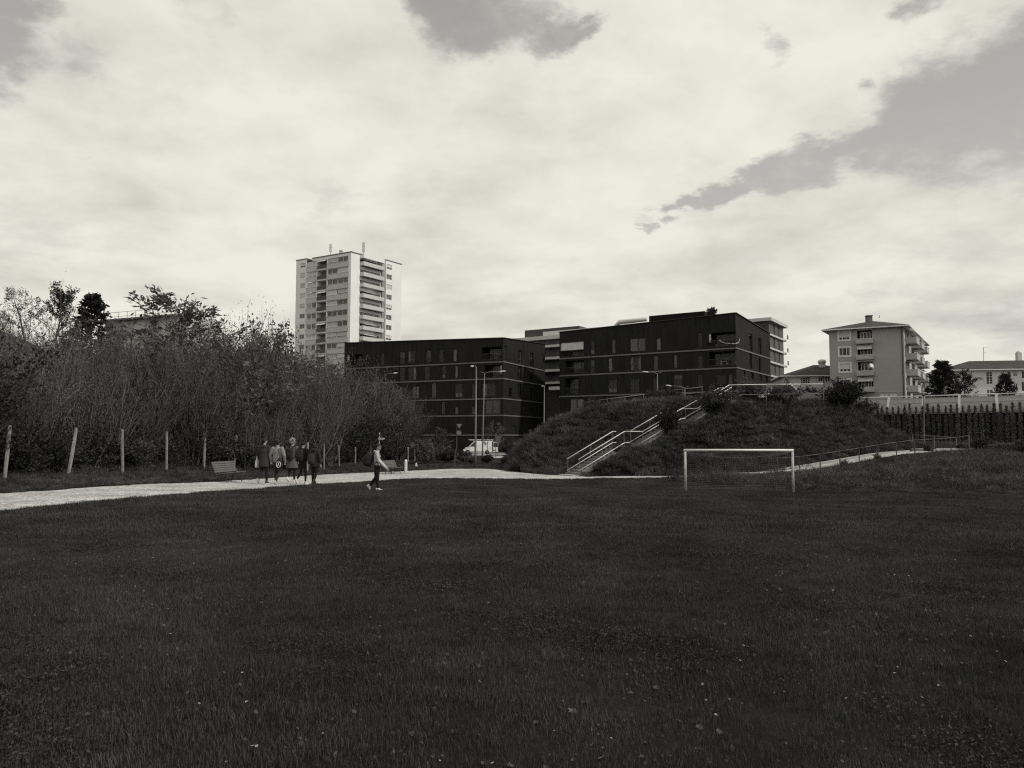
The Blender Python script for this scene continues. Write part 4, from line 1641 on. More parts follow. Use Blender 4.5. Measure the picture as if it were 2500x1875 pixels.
def px_rail(label, top_pts, post_px, drop, Y0, Y1, mid=None):
    pts = [P(x, y, Y0 + (Y1 - Y0) * i / max(1, len(top_pts) - 1)) for i, (x, y) in enumerate(top_pts)]
    th = thing('railing', label, 'railing', tuple(pts[0]))
    mb = MB()
    for a, b in zip(pts[:-1], pts[1:]):
        mb.tube([a, b], 0.03, 7)
    mb.build('rail', M_grmet, th, world=True, smooth=True)
    if mid:
        mb = MB()
        for a, b in zip(pts[:-1], pts[1:]):
            mb.tube([a - V((0, 0, mid)), b - V((0, 0, mid))], 0.025, 6)
        mb.build('lower_rail', M_grmet, th, world=True)
    xs = [p[0] for p in top_pts]
    for x in post_px:
        f = (x - xs[0]) / (xs[-1] - xs[0])
        q = V([np.interp(f, np.linspace(0, 1, len(pts)), [p[i] for p in pts]) for i in range(3)])
        mb = MB()
        mb.tube([q, q - V((0, 0, drop))], 0.03, 6)
        mb.build('post', M_grmet, th, world=True)
    return th


px_rail('sloping grey railing left of the bushes on the mound top', [(1462, 977), (1573, 963)], [1464, 1482, 1525, 1571], 1.3, 62, 64)
px_rail('short grey railing with a lower bar behind the mound top', [(1640, 953), (1716, 944.5)], [1667, 1714], 1.25, 66, 66, 0.45)

# ------------------------------------------------------------------ football goal
gl, gr = ghit(1674, 1201), ghit(1937, 1204)
yg = (gl.y + gr.y) / 2
gl, gr = P(1674, 1201, yg + 0.1), P(1937, 1204, yg - 0.15)
gl.z, gr.z = gz(gl.x, gl.y), gz(gr.x, gr.y)
ztop = (P(1674, 1099, gl.y).z + P(1937, 1099.5, gr.y).z) / 2
go = thing('football_goal', 'white football goal with a thin sagging net on the far edge of the lawn', 'goal', tuple((gl + gr) / 2))
M_goal = mat('goal_paint', 0.68, 0.45, 0.08, 3.0, spec=0.5)
M_post = mat('goal_post_grey', 0.36, 0.5, 0.2, 5.0, spec=0.4)  # darker and more mottled grey than the crossbar
for p in (gl, gr):
    m = MB()
    m.tube([p - V((0, 0, .2)), V((p.x, p.y, ztop - .055))], 0.055, 12)
    m.build('post', M_post, go, world=True, smooth=True)
m = MB()
m.tube([V((gl.x - .055, gl.y, ztop)), V((gr.x + .055, gr.y, ztop))], 0.055, 12)
m.build('crossbar', M_goal, go, world=True, smooth=True)
bk = V((0.05, 0.95, 0)).normalized()
for p in (gl, gr):
    m = MB()
    t0 = V((p.x, p.y, ztop - .03))
    t1 = t0 + bk * 0.7 + V((0, 0, -0.10))
    m.tube([t0, t0 + bk * 0.5, t1], 0.018, 6)
    m.build('net_bracket', M_grmet, go, world=True)
m = MB()
ns, nv = 46, 26
dg = (gr - gl)
dg.z = 0
def netp(u, v):
    """u across, v from the crossbar back and down to the ground"""
    top = V((gl.x, gl.y, ztop - .05)) + dg * u
    if v < 0.25:
        q = top + bk * (v / 0.25) * 0.7 + V((0, 0, -0.10 * v / 0.25 - 0.22 * math.sin(math.pi * u) * math.sin(math.pi * v / 0.25 * .5)))
    else:
        w = (v - 0.25) / 0.75
        zt_ = ztop - .15 - 0.22 * math.sin(math.pi * u)
        gx_, gy_ = top.x + bk.x * (0.7 + 0.5 * w), top.y + bk.y * (0.7 + .5 * w)
        q = V((gx_, gy_, zt_ + (gz(gx_, gy_) + .03 - zt_) * w))
    return q
for i in range(ns + 1):
    m.tube([netp(i / ns, k / 12) for k in range(13)], 0.0035, 3, cap=False)
for k in range(nv + 1):
    m.tube([netp(i / 16, k / nv) for i in range(17)], 0.0035, 3, cap=False)
for p, u in ((gl, 0), (gr, 1)):
    for k in range(1, 14):
        zf = k / 14
        a = V((p.x, p.y, gz(p.x, p.y) + (ztop - gz(p.x, p.y)) * zf))
        b = netp(u, 0.25 + 0.75 * (1 - zf))
        m.tube([a, b], 0.0035, 3, cap=False)
net = m.build('net', mat('net_cord', 0.14, 0.8, 0.1, 3.0), go, world=True)

# ------------------------------------------------------------------ retaining wall, safety fence, columnar conifers
WL, WR_ = V((36.0, 88.4, 0)), V((60.0, 67.6, 0))
pA, pB = P(2171, 985, 84), P(2433, 985, 77.5)
Uw = (V((pB.x, pB.y, 0)) - V((pA.x, pA.y, 0))).normalized()
pA0 = V((pA.x, pA.y, 0))
Fw = Fac(pA0 - Uw * 6, Uw, (Uw.y, -Uw.x, 0))
LWL = 26.0
ZW0, ZW1, ZWt = 0.6, 4.02, 5.82
rw = thing('retaining_wall', 'dark sheet pile retaining wall under the leaning safety fence', 'retaining wall', tuple(Fw.at(0, ZW0)))
M_pile = mat('sheet_pile', 0.022, 0.8, 0.3, 1.0, 0.2)
pl = MB()
pw = 0.56
# one pile: a trough section
prof = [(0, 0.0), (0.08, 0.0), (0.16, 0.32), (0.40, 0.32), (0.48, 0.0), (0.56, 0.0)]
for (a, b) in zip(prof[:-1], prof[1:]):
    pl.quad(Fw.U * a[0] - Fw.N * a[1] + V((0, 0, ZW0)), Fw.U * b[0] - Fw.N * b[1] + V((0, 0, ZW0)), Fw.U * b[0] - Fw.N * b[1] + V((0, 0, ZW1 - .1)), Fw.U * a[0] - Fw.N * a[1] + V((0, 0, ZW1 - .1)))
pme = pl.mesh('pile', M_pile)
for k in range(int(LWL / pw)):
    o = bpy.data.objects.new('pile', pme)
    COL.objects.link(o)
    o.parent = rw
    p = Fw.at(k * pw, 0)
    o.location = (p.x - rw.location.x, p.y - rw.location.y, -rw.location.z)
m = MB()
rectbar(m, Fw, 0, ZW1 - 0.1, LWL, ZW1, -0.10, 0.4)
m.build('cap_beam', M_conc, rw, world=True)
m = MB()
rectbar(m, Fw, 0, ZW0 - .6, LWL, ZW0 + 0.75, -0.06, -0.01)
m.build('plinth', mat('dark_concrete', 0.05, 0.9, 0.2, 1.0), rw, world=True)
sf = thing('safety_fence', 'pale ribbed safety fence with white posts leaning back on the retaining wall', 'fence', tuple(Fw.at(0, ZW1)))
post_px = [(2171, 2165.5), (2255.5, 2252.5), (2342.5, 2342.5), (2432.5, 2436.5)]
pus = []
for i, (xt, xb) in enumerate(post_px):
    ub_ = Fw.pix(xb, 1007)[0]
    Ft = Fac(Fw.O - Fw.N * 0.35, Fw.U, Fw.N)
    ut = Ft.pix(xt, 966)[0]
    pus.append((ub_, ut))
    a, b = Fw.at(ub_, ZW1 - .05, -0.08), Fw.at(ut, ZWt + .05, 0.30)
    m = MB()
    m.bar(a, b, 0.22, 0.16, up=tuple(Fw.N))
    m.build('post', M_frame_wh, sf, world=True)
    m = MB()
    m.bar(Fw.at(ub_ + .02, ZW0 - .3, -0.16), Fw.at(ub_, ZW1 - .12, -0.16), 0.16, 0.14, up=tuple(Fw.N))
    m.build('lower_post', mat('wall_post', 0.11, 0.6, 0.15, 2.0), sf, world=True)
pus = [(pus[0][0] - 3.9, pus[0][1] - 3.75)] + pus + [(pus[-1][0] + 3.9, pus[-1][1] + 3.75)]
M_mesh = mat('fence_panel', 0.46, 0.6, 0.08, 1.0)
M_rib = mat('fence_rib', 0.33, 0.55, 0.1, 2.0)
for (b0, t0), (b1, t1) in zip(pus[:-1], pus[1:]):
    b0 = max(b0, 0.2)
    t0 = max(t0, 0.3)
    zl, zh = ZW1 + .04, ZWt - 0.20
    m = MB()
    f = (zh - ZW1) / (ZWt - ZW1)
    tt0, tt1 = b0 + (t0 - b0) * f, b1 + (t1 - b1) * f
    A, B, C_, D_ = Fw.at(b0 + .12, zl, 0.02), Fw.at(b1 - .12, zl, 0.02), Fw.at(tt1 - .12, zh, 0.30 * f + .02), Fw.at(tt0 + .12, zh, 0.30 * f + .02)
    m.quad(A, B, C_, D_)
    pan = m.build('panel', M_mesh, sf, world=True)
    m = MB()
    n = int((b1 - b0) / 0.13)
    off = Fw.N * 0.02
    for k in range(1, n):
        q = k / n
        m.bar(A.lerp(B, q) + off, D_.lerp(C_, q) + off, 0.035, 0.03, up=tuple(Fw.N))
    for q in (0.02, 0.66, 0.98):
        m.bar(A.lerp(D_, q) + off * 2, B.lerp(C_, q) + off * 2, 0.04, 0.03, up=tuple(Fw.N))
    rb_ = m.build('rib', M_rib, pan, world=True)
    rb_['kind'] = 'stuff'
    m = MB()
    m.tube([Fw.at(t0, ZWt, 0.30), Fw.at(t1, ZWt, 0.30)], 0.055, 8)
    m.build('top_rail', M_galv, sf, world=True, smooth=True)

# tall dark pole in front of the wall
q0, q1 = P(2256.5, 1078, 79), P(2254.5, 966, 79)
lp = thing('pole', 'thin dark pole with a small cap in front of the retaining wall', 'pole', tuple(q0))
m = MB()
m.tube([q0 - V((0, 0, 1.0)), q1], [0.065, 0.055], 8)
m.build('shaft', M_grmet, lp, world=True)
m = MB()
m.ell(q1 + V((0, 0, 0.08)), (0.2, 0.2, 0.14), 8, 5)
m.build('cap', M_dkmet, lp, world=True)

# ------------------------------------------------------------------ lamp posts
def lamp_post(label, base, top, arm, head_len=0.75, r=0.07, stub=0.0, headm=None):
    """base and top points of the mast, arm = vector from the top to the head"""
    th = thing('street_lamp', label, 'street lamp', tuple(base))
    m = MB()
    m.tube([base - V((0, 0, .3)), base + V((0, 0, 1.2)), top], [r * 1.25, r * 1.15, r * .65], 10)
    m.build('mast', M_grmet, th, world=True, smooth=True)
    m = MB()
    e = top + arm
    m.tube([top - V((0, 0, .05)), top + arm * 0.35 + V((0, 0, .10)), e], [r * .6, r * .5, r * .45], 8)
    if stub:
        m.tube([top, top - arm.normalized() * stub + V((0, 0, .22))], [r * .5, r * .3], 6)
    m.build('arm', M_grmet, th, world=True, smooth=True)
    m = MB()
    d = arm.normalized()
    sx = V((-d.y, d.x, 0))
    if sx.length < .1:
        sx = V((1, 0, 0))
    sx.normalize()
    up_ = sx.cross(d) if sx.cross(d).z > 0 else d.cross(sx)
    rings = []
    for f, w, h in ((-.05, .05, .04), (.12, .11, .07), (.45, .16, .09), (.8, .13, .07), (1.0, .04, .03)):
        c = e + d * head_len * f
        rings.append([c + sx * w * math.cos(a) + up_ * h * math.sin(a) for a in [2 * math.pi * k / 10 for k in range(10)]])
    m.loft(rings)
    m.build('lamp_head', headm or M_galv, th, world=True, smooth=True)
    return th


b = P(1160.5, 1143, 64)
b.z = gz(b.x, b.y)
lamp_post('tall street lamp at the end of the gravel path, its short head turned away', b, P(1163, 897, 64), V((-0.28, 0.6, 0.12)), 0.45)
b = P(1178, 1115, 86)
b.z = gz(b.x, b.y)
lamp_post('street lamp with long arm over the white van', b, P(1183, 911, 86), V((1.62, 0.3, 0.18)), 0.75, stub=0.5)
b = P(938, 1030, 92)
b.z = gz(b.x, b.y)
lamp_post('street lamp standing among the willow bushes before the black block', b, P(941, 914, 92), V((0.85, 0.2, 0.12)), 0.55)
b = P(1328, 1100, 104)
b.z = gz(b.x, b.y)
lamp_post('slim street lamp left of the mound before the gap between buildings', b, P(1329, 943, 104), V((-0.15, 0.8, 0.06)), 0.45, r=0.08)
b = P(1604, 985, 80)
b.z = gz(b.x, b.y)
lamp_post('street lamp rising behind the bushes on the mound top', b, P(1605, 912.5, 80), V((-0.95, 0.1, 0.15)), 0.6, stub=0.4)
b = P(1670, 985, 84)
b.z = gz(b.x, b.y)
lamp_post('low street lamp peeping over the mound beside the short railing', b, P(1672, 947, 84), V((-1.5, 0, 0.2)), 0.6, stub=0.4)

# ------------------------------------------------------------------ signs, bollard, marker posts
M_sgn = mat('sign_face', 0.42, 0.5, 0.05, 2.0)
M_sgnd = mat('sign_back', 0.12, 0.5, 0.1, 2.0)
def tri(mb, c, r, t=0.02, down=True):
    a0 = -math.pi / 2 if down else math.pi / 2
    mb.prism([c + V((r * math.cos(a0 + k * 2 * math.pi / 3), -t, r * math.sin(a0 + k * 2 * math.pi / 3))) for k in range(3)], None, (0, 2 * t, 0))


def disc(mb, c, r, t=0.02, n=20):
    mb.prism([c + V((r * math.cos(2 * math.pi * k / n), -t, r * math.sin(2 * math.pi * k / n))) for k in range(n)], None, (0, 2 * t, 0))


b = P(1115, 1108, 98)
b.z = gz(b.x, b.y)
rs = thing('road_sign', 'post with a give way triangle above a round sign left of the van', 'road sign', tuple(b))
m = MB()
m.tube([b - V((0, 0, .3)), P(1115.5, 1043, 98), P(1120, 1036, 98)], 0.045, 7)
m.build('post', M_grmet, rs, world=True)
m = MB()
tri(m, P(1121, 1040, 97.8) + V((0, 0, 0.05)), 0.46)
s1 = m.build('triangle_plate', M_sgnd, rs, world=True)
m = MB()
tri(m, P(1121, 1040, 97.77) + V((0, 0, 0.05)), 0.31)
m.build('triangle_face', mat('sign_grey', 0.2, .5), s1, world=True)
m = MB()
disc(m, P(1120, 1057, 97.8), 0.34)
s2 = m.build('round_plate', M_sgnd, rs, world=True)
m = MB()
disc(m, P(1120, 1057, 97.76), 0.25, 0.015)
m.build('round_face', mat('sign_grey', 0.2, .5), s2, world=True)

b = P(1335, 1078, 96)
b.z = gz(b.x, b.y)
yw = thing('road_sign', 'white give way triangle beside the left edge of the mound', 'road sign', tuple(b))
m = MB()
m.tube([b - V((0, 0, .2)), P(1337, 1050, 96.1)], 0.04, 6)
m.build('post', M_grmet, yw, world=True)
m = MB()
tri(m, P(1338, 1052, 96), 0.5)
s1 = m.build('triangle_plate', M_grmet, yw, world=True)
m = MB()
tri(m, P(1338, 1052, 95.96), 0.40)
m.build('triangle_face', M_white, s1, world=True)

b = P(1210.5, 1128, 84)
b.z = gz(b.x, b.y)
ns_ = thing('sign_post', 'thin sign post with a dark square plate beside the van\'s rear', 'sign', tuple(b))
m = MB()
m.tube([b - V((0, 0, .3)), P(1210, 1058, 84)], 0.04, 6)
m.build('post', M_grmet, ns_, world=True)
m = MB()
pc = P(1217.5, 1072, 84)
m.box(pc.x - .24, pc.y - .02, pc.z - .36, pc.x + .24, pc.y + .02, pc.z + .36)
pl_ = m.build('plate', M_sgnd, ns_, world=True)
m = MB()
for (x0, z0, x1, z1) in ((-.26, -.38, .26, -.35), (-.26, .35, .26, .38), (-.27, -.38, -.24, .38), (.24, -.38, .27, .38)):
    m.box(pc.x + x0, pc.y - .03, pc.z + z0, pc.x + x1, pc.y - .021, pc.z + z1)
m.build('rim', M_grmet, pl_, world=True)

b = P(1110, 1144, 64.5)
b.z = gz(b.x, b.y)
mk = thing('marker_post', 'slim pole with a dark tip left of the tall street lamp', 'pole', tuple(b))
m = MB()
m.tube([b - V((0, 0, .2)), P(1111, 1106, 64.5)], 0.035, 6)
m.build('shaft', M_grmet, mk, world=True)
m = MB()
m.tube([P(1111, 1107, 64.5), P(1112, 1095, 64.5)], [0.06, 0.05], 7)
m.build('tip', M_dkmet, mk, world=True)

b = P(924, 1150, 55)
b.z = gz(b.x, b.y)
wp = thing('signpost', 'slim signpost with a pale arrow plate above the man\'s head', 'signpost', tuple(b))
m = MB()
m.tube([b - V((0, 0, .2)), P(926.5, 1056, 55)], 0.028, 6)
m.build('post', M_galv, wp, world=True)
pc = P(924, 1071, 54.9)
m = MB()
m.prism([pc + V(q) for q in ((0, 0, -.07), (.40, 0, -.07), (.47, 0, 0), (.40, 0, .07), (0, 0, .07))], None, (0, 0.03, 0))
m.build('arrow_plate', mat('arrow_grey', 0.30, .5), wp, world=True)
m = MB()
m.ell(P(927, 1063, 54.9), (.06, .05, .06), 7, 5)
m.build('clamp', M_dkmet, wp, world=True)

b = ghit(990.5, 1153)
bo = thing('bollard', 'pale square bollard with a slanted top beside the gravel path', 'bollard', tuple(b), 0.6)
m = MB()
w = 0.085
m.box(-w, -w, -.1, w, w, 0.80)
m.build('shaft', M_bandw, bo)
m = MB()
rings = [[V((x * w * s_, y * w * s_, zz_)) for x, y in ((-1, -1), (1, -1), (1, 1), (-1, 1))] for s_, zz_ in ((1.0, .80), (0.35, .93))]
m.loft(rings)
m.build('cap', M_frame_wh, bo)
b = ghit(1014.5, 1148)
bo2 = thing('waste_bag_dispenser', 'small pale box on a thin post at the path edge near the bollard', 'dispenser', tuple(b))
m = MB()
m.tube([(0, 0, -.1), (0, 0, .30)], .02, 6)
m.build('post', M_dkmet, bo2)
m = MB()
m.box(-.02, -.05, .30, .16, .05, .36)
m.prism([V((0, -.05, .36)), V((.11, -.05, .36)), V((.11, -.05, .52)), V((.06, -.05, .58)), V((0, -.05, .50))], None, (0, .1, 0))
m.build('box', M_frame_wh, bo2)

# ------------------------------------------------------------------ wooden fence posts on the left bank
M_wood = mat('weathered_wood', 0.19, 0.9, 0.3, 5.0, 0.5, rnd=0.18)
posts = [(24, 1038, 28.2, .10), (190, 1043, 32.3, .28), (310, 1047, 36.4, .12), (412, 1052, 40.5, .05), (503, 1058, 44.5, .06), (577, 1062, 48.6, .10), (752, 1080, 51, .02), (793, 1084, 56, .03), (834, 1087, 61, .12), (868, 1092, 66, .02), (905, 1090, 70, .05), (999, 1091, 76, .1), (1015, 1091, 80, .06), (1032, 1092, 84, .02)]
m = MB()
rings = []
rg = random.Random(2)
for k, zz_ in enumerate((0, .5, 1.0, 1.5, 2.0, 2.06)):
    r_ = 0.072 if k < 5 else .04
    rings.append([V((r_ * (1 + .12 * rg.uniform(-1, 1)) * math.cos(a) + .01 * rg.uniform(-1, 1), r_ * (1 + .12 * rg.uniform(-1, 1)) * math.sin(a), zz_)) for a in [2 * math.pi * q / 8 for q in range(8)]])
m.loft(rings)
fpm = m.mesh('fence_post', M_wood)
fl = ['weathered post standing closest to the left end of the gravel path', 'leaning weathered post, second from the left end of the row', 'third weathered post from the left end of the row', 'weathered post just left of the slatted bench, upright in the weeds', 'weathered post rising behind the left end of the slatted bench', 'thin weathered post behind the right end of the slatted bench', 'weathered post behind the person with the beanie', 'weathered post in the bushes just right of the walking group', 'leaning post half way between the group and the lone man', 'small weathered post third to the right of the group', 'weathered post right behind the lone man\'s backpack', 'leaning far post just right of the pale bollard', 'middle one of three far posts right of the bollard', 'upright far post beside the round bush, last of the row']
FPOS = []
for i, (px, py, Y, ln) in enumerate(posts):
    t = P(px, py, Y)
    o = bpy.data.objects.new('fence_post', fpm)
    COL.objects.link(o)
    o.location = (t.x - ln * 1.2, t.y, t.z - 2.06)
    o.rotation_euler = (0, math.atan(ln * 0.6), i * 1.3)
    tag(o, fl[i], 'fence post', 'wooden fence posts in front of the thicket')
    FPOS.append(V((t.x, t.y, t.z)))

# ------------------------------------------------------------------ benches
M_slat = mat('bench_slat', 0.10, 0.6, 0.15, 4.0, spec=0.3)
M_iron = mat('bench_iron', 0.035, 0.6, 0.1, 4.0)
def bench(label, loc, rz):
    """bench along local x, facing -y"""
    th = thing('park_bench', label, 'bench', tuple(loc), rz)
    L2 = 0.86
    sm_ = MB()
    sm_.box(-L2, -0.042, -0.016, L2, 0.042, 0.016)
    sme = sm_.mesh('slat', M_slat)
    def slat(y, z, ax):
        o = bpy.data.objects.new('slat', sme)
        COL.objects.link(o)
        o.parent = th
        o.location = (0, y, z)
        o.rotation_euler = (ax, 0, 0)
    for k in range(4):
        slat(-0.40 + k * 0.112, 0.44 - 0.018 * k, R(-6))
    for k in range(5):
        slat(0.06 + 0.040 * k, 0.50 + 0.096 * k, R(68))
    for x in (-0.6, 0.6):
        m = MB()
        m.tube([(x, -0.40, 0.0), (x, -0.36, .12), (x, -0.40, .28), (x, -0.36, .40)], .022, 7)
        m.tube([(x, 0.16, 0.0), (x, 0.06, .2), (x, 0.02, .38)], .022, 7)
        m.bar((x, -.42, .415), (x, .04, .355), .03, .03)
        m.tube([(x, .02, .38), (x, .09, .5), (x, .26, .94)], .018, 6)
        m.bar((x, -.37, .14), (x, .1, .14), .02, .02)
        m.build('leg', M_iron, th)
    return th


b1 = ghit(553, 1177)
bench('dark slatted bench beside the gravel path left of the walking group', b1, R(90 - 12))
pm_ = MB()
pm_.quad((-.06, -.05, 0), (.06, -.05, .0), (.07, .05, .012), (-.05, .05, .004))
pm_.quad((.02, -.05, .004), (.08, -.04, .03), (.08, .05, .035), (.03, .05, .006))
pp = pm_.build('paper', M_white)
axv = V((math.cos(R(78)), math.sin(R(78)), 0))
fv = V((axv.y, -axv.x, 0))
pp.location = b1 + axv * 0.62 + fv * 0.16 + V((0, 0, .435))
tag(pp, 'scrap of white paper lying on the seat of the nearer bench', 'paper')
b2 = ghit(955, 1157)
bench('dark slatted bench in shade behind the lone man\'s hands', b2, R(90 - 20))

# ------------------------------------------------------------------ white van
M_van = mat('van_paint', 0.82, 0.35, 0.04, 1.0, spec=0.5)
M_tyre = mat('tyre', 0.02, 0.9, 0.1, 3.0)
M_vglass = mat('van_glass', 0.025, 0.1, 0.05, 1.0, spec=0.6)
vb = P(1202, 1111, 110.5)
vx0 = P(1132.3, 1111, 110.5).x
vz = -1.08
van = thing('parked_van', 'white panel van with open rear door and roof rack parked on the road', 'van', ((vx0 + vb.x) / 2, 110.5, vz))
LV = vb.x - vx0
HV = 1.92
WV = 1.75
def vp(f, z_):
    return (-LV / 2 + LV * f, z_)
prof = [vp(0.0, .52), vp(-.005, .78), vp(.06, .98), vp(.17, 1.13), vp(.36, 1.86), vp(.44, 1.93), vp(1.0, 1.93), vp(1.0, .36), vp(.90, .36)]
arch_r = [vp(.825 + .075 * math.cos(a), .34 + .34 * math.sin(a)) for a in [math.pi * k / 8 for k in range(9)]]
arch_f = [vp(.145 + .085 * math.cos(a), .34 + .36 * math.sin(a)) for a in [math.pi * k / 8 for k in range(9)]]
poly = prof[:-1] + arch_r + [vp(.72, .30), vp(.26, .30)] + arch_f + [vp(.03, .36)]
bm_ = bmesh.new()
yy = [(-WV / 2, 1.0), (WV / 2, 1.0)]
vv = []
for y, s_ in yy:
    vv.append([bm_.verts.new((p[0], y, p[1])) for p in poly])
bm_.faces.new(vv[0])
bm_.faces.new(vv[1][::-1])
for i in range(len(poly)):
    j = (i + 1) % len(poly)
    bm_.faces.new((vv[0][j], vv[0][i], vv[1][i], vv[1][j]))
for y_ in (0, 1):
    for v_ in vv[y_]:
        if v_.co.z > 1.1:
            v_.co.y *= 1 - .10 * (v_.co.z - 1.1)
bmesh.ops.recalc_face_normals(bm_, faces=bm_.faces)
edges = [e for e in bm_.edges if e.calc_length() > .3 and abs(e.verts[0].co.y - e.verts[1].co.y) < .2]
bmesh.ops.bevel(bm_, geom=edges, offset=0.05, segments=2, affect='EDGES', profile=.6)
me = bpy.data.meshes.new('body')
bm_.to_mesh(me)
bm_.free()
me.materials.append(M_van)
bo_ = bpy.data.objects.new('body', me)
COL.objects.link(bo_)
bo_.parent = van
def vpanel(name, pts, m, parent=van, dy=-.012):
    mb = MB()
    q = []
    for f, z_ in pts:
        p = vp(f, z_)
        y = -WV / 2 * (1 - .10 * max(0, z_ - 1.1)) + dy
        q.append(V((p[0], y, p[1])))
    mb.prism(q, None, (0, .02, 0))
    return mb.build(name, m, parent)
vpanel('side_window', [(.205, 1.16), (.37, 1.80), (.46, 1.82), (.445, 1.25), (.40, 1.18)], M_vglass)
vpanel('seam', [(.475, .40), (.478, .40), (.478, 1.82), (.475, 1.82)], M_grmet, dy=-.006)
vpanel('seam', [(.66, .40), (.663, .40), (.663, 1.82), (.66, 1.82)], M_grmet, dy=-.006)
vpanel('seam', [(.20, .42), (.203, .42), (.205, 1.14), (.202, 1.14)], M_grmet, dy=-.006)
vpanel('side_moulding', [(.25, .40), (.72, .40), (.72, .47), (.25, .47)], M_grmet, dy=-.015)
vpanel('door_handle', [(.425, 1.02), (.455, 1.02), (.455, 1.06), (.425, 1.06)], M_dkmet, dy=-.02)
vpanel('headlight', [(.0, .80), (.045, .84), (.07, .99), (.02, .92)], M_vglass)
mb = MB()
mb.prism([V((vp(.178, 0)[0], -.72, 1.165)), V((vp(.352, 0)[0], -.68, 1.86)), V((vp(.352, 0)[0], .68, 1.86)), V((vp(.178, 0)[0], .72, 1.165))], None, (-.02, 0, .012))
mb.build('windscreen', M_vglass, van)
mb = MB()
mb.ell((vp(.20, 0)[0], -WV / 2 - .13, 1.22), (.05, .11, .13), 8, 6)
mb.build('wing_mirror', M_dkmet, van, smooth=True)
mb = MB()
mb.box(vp(-.015, 0)[0], -.80, .34, vp(.02, 0)[0], .80, .56)
mb.build('bumper', M_grmet, van)
for f in (.145, .825):
    for sd in (-1, 1):
        c = V((vp(f, 0)[0], sd * (WV / 2 - .14), .33))
        mb = MB()
        n = 20
        rings = []
        for (r_, dy) in ((.20, -.10), (.30, -.11), (.33, -.06), (.33, .06), (.30, .11), (.20, .10)):
            rings.append([c + V((r_ * math.cos(2 * math.pi * k / n), dy, r_ * math.sin(2 * math.pi * k / n))) for k in range(n)])
        mb.loft(rings)
        wh = mb.build('wheel', M_tyre, van, smooth=True)
        mb = MB()
        rings = []
        for (r_, dy) in ((.20, -.105), (.17, -.09), (.06, -.10), (.03, -.115)):
            rings.append([c + V((r_ * math.cos(2 * math.pi * k / n), dy * (1 if sd < 0 else -1), r_ * math.sin(2 * math.pi * k / n))) for k in range(n)])
        mb.loft(rings)
        mb.build('rim', M_grmet, wh, smooth=True)
# open rear door swung straight back, with window and number plate
xd = LV / 2
mb = MB()
mb.box(xd - .01, -WV / 2 + .05, .42, xd + .03, WV / 2 - .05, 1.86)  # near-black panel stands in for the shade inside the open cargo bay
mb.build('cargo_shade_panel', M_room, van)
mb = MB()
mb.box(xd + .14, -WV / 2 - .03, .40, xd + .88, -WV / 2 + .03, 1.84)
dr = mb.build('rear_door', M_van, van)
mb = MB()
mb.box(xd + .20, -WV / 2 - .045, 1.12, xd + .80, -WV / 2 - .031, 1.68)
mb.build('door_window', M_vglass, dr)
mb = MB()
mb.box(xd + .16, -WV / 2 - .045, .56, xd + .42, -WV / 2 - .031, .68)
mb.build('number_plate', M_grmet, dr)
mb = MB()
mb.box(xd + .82, -WV / 2 - .045, .75, xd + .87, -WV / 2 - .031, 1.25)
mb.build('tail_light', M_grmet, dr)
mb = MB()
for y in (-.5, .5):
    mb.bar((-LV * .28, y, 2.06), (LV * .55, y, 2.06), .05, .05)
for x in (-.15, .2, .5):
    mb.bar((LV * x, -.75, 2.02), (LV * x, .75, 2.02), .05, .05)
    for y in (-.7, .7):
        mb.bar((LV * x, y, 1.90), (LV * x, y, 2.05), .04, .04)
mb.build('roof_rack', M_galv, van)
ld = thing('ladder', 'pale ladder lying on the roof rack of the white van', 'ladder', (van.location.x, van.location.y, vz + 2.10))
for y in (-.62, -.28):
    mb = MB()
    mb.bar((-LV * .33, y, .02), (LV * .56, y, .02), .04, .09)
    mb.build('rail', M_galv, ld)
for k in range(14):
    mb = MB()
    x = -LV * .31 + k * LV * .86 / 13
    mb.bar((x, -.60, .02), (x, -.30, .02), .03, .03)
    mb.build('rung', M_galv, ld)

# ------------------------------------------------------------------ things on top of the mound
a, b = P(1770, 963.5, 66), P(1815, 962, 66)
lw = MB()
lw.box(a.x, 66, a.z - 1.6, P(1812, 962, 66).x, 66.3, a.z - .02)
tag(lw.build('low_wall', M_frame_wh), 'low white wall just right of the top of the stairs', 'wall')
lw = MB()
a = P(1858, 957, 66)
lw.box(a.x, 66, a.z - 1.6, P(1894, 957, 66).x, 66.3, a.z)
tag(lw.build('low_wall', M_frame_wh), 'low white wall between two round bushes on the mound', 'wall')
a = P(1872, 938, 70)
lw = thing('utility_cabinet', 'grey rounded cabinet behind the guard rail on the mound', 'cabinet', (a.x, 70, a.z))
mb = MB()
mb.box(a.x, 70, a.z - 1.6, a.x + .62, 70.4, a.z - .25)
mb.build('body', M_tow2, lw, world=True)
mb = MB()
mb.prism([V((a.x + .31 + .36 * math.cos(q), 69.95, a.z - .25 + .27 * math.sin(q))) for q in [math.pi * k / 8 for k in range(9)]], None, (0, .5, 0))
mb.build('lid', M_grmet, lw, world=True)
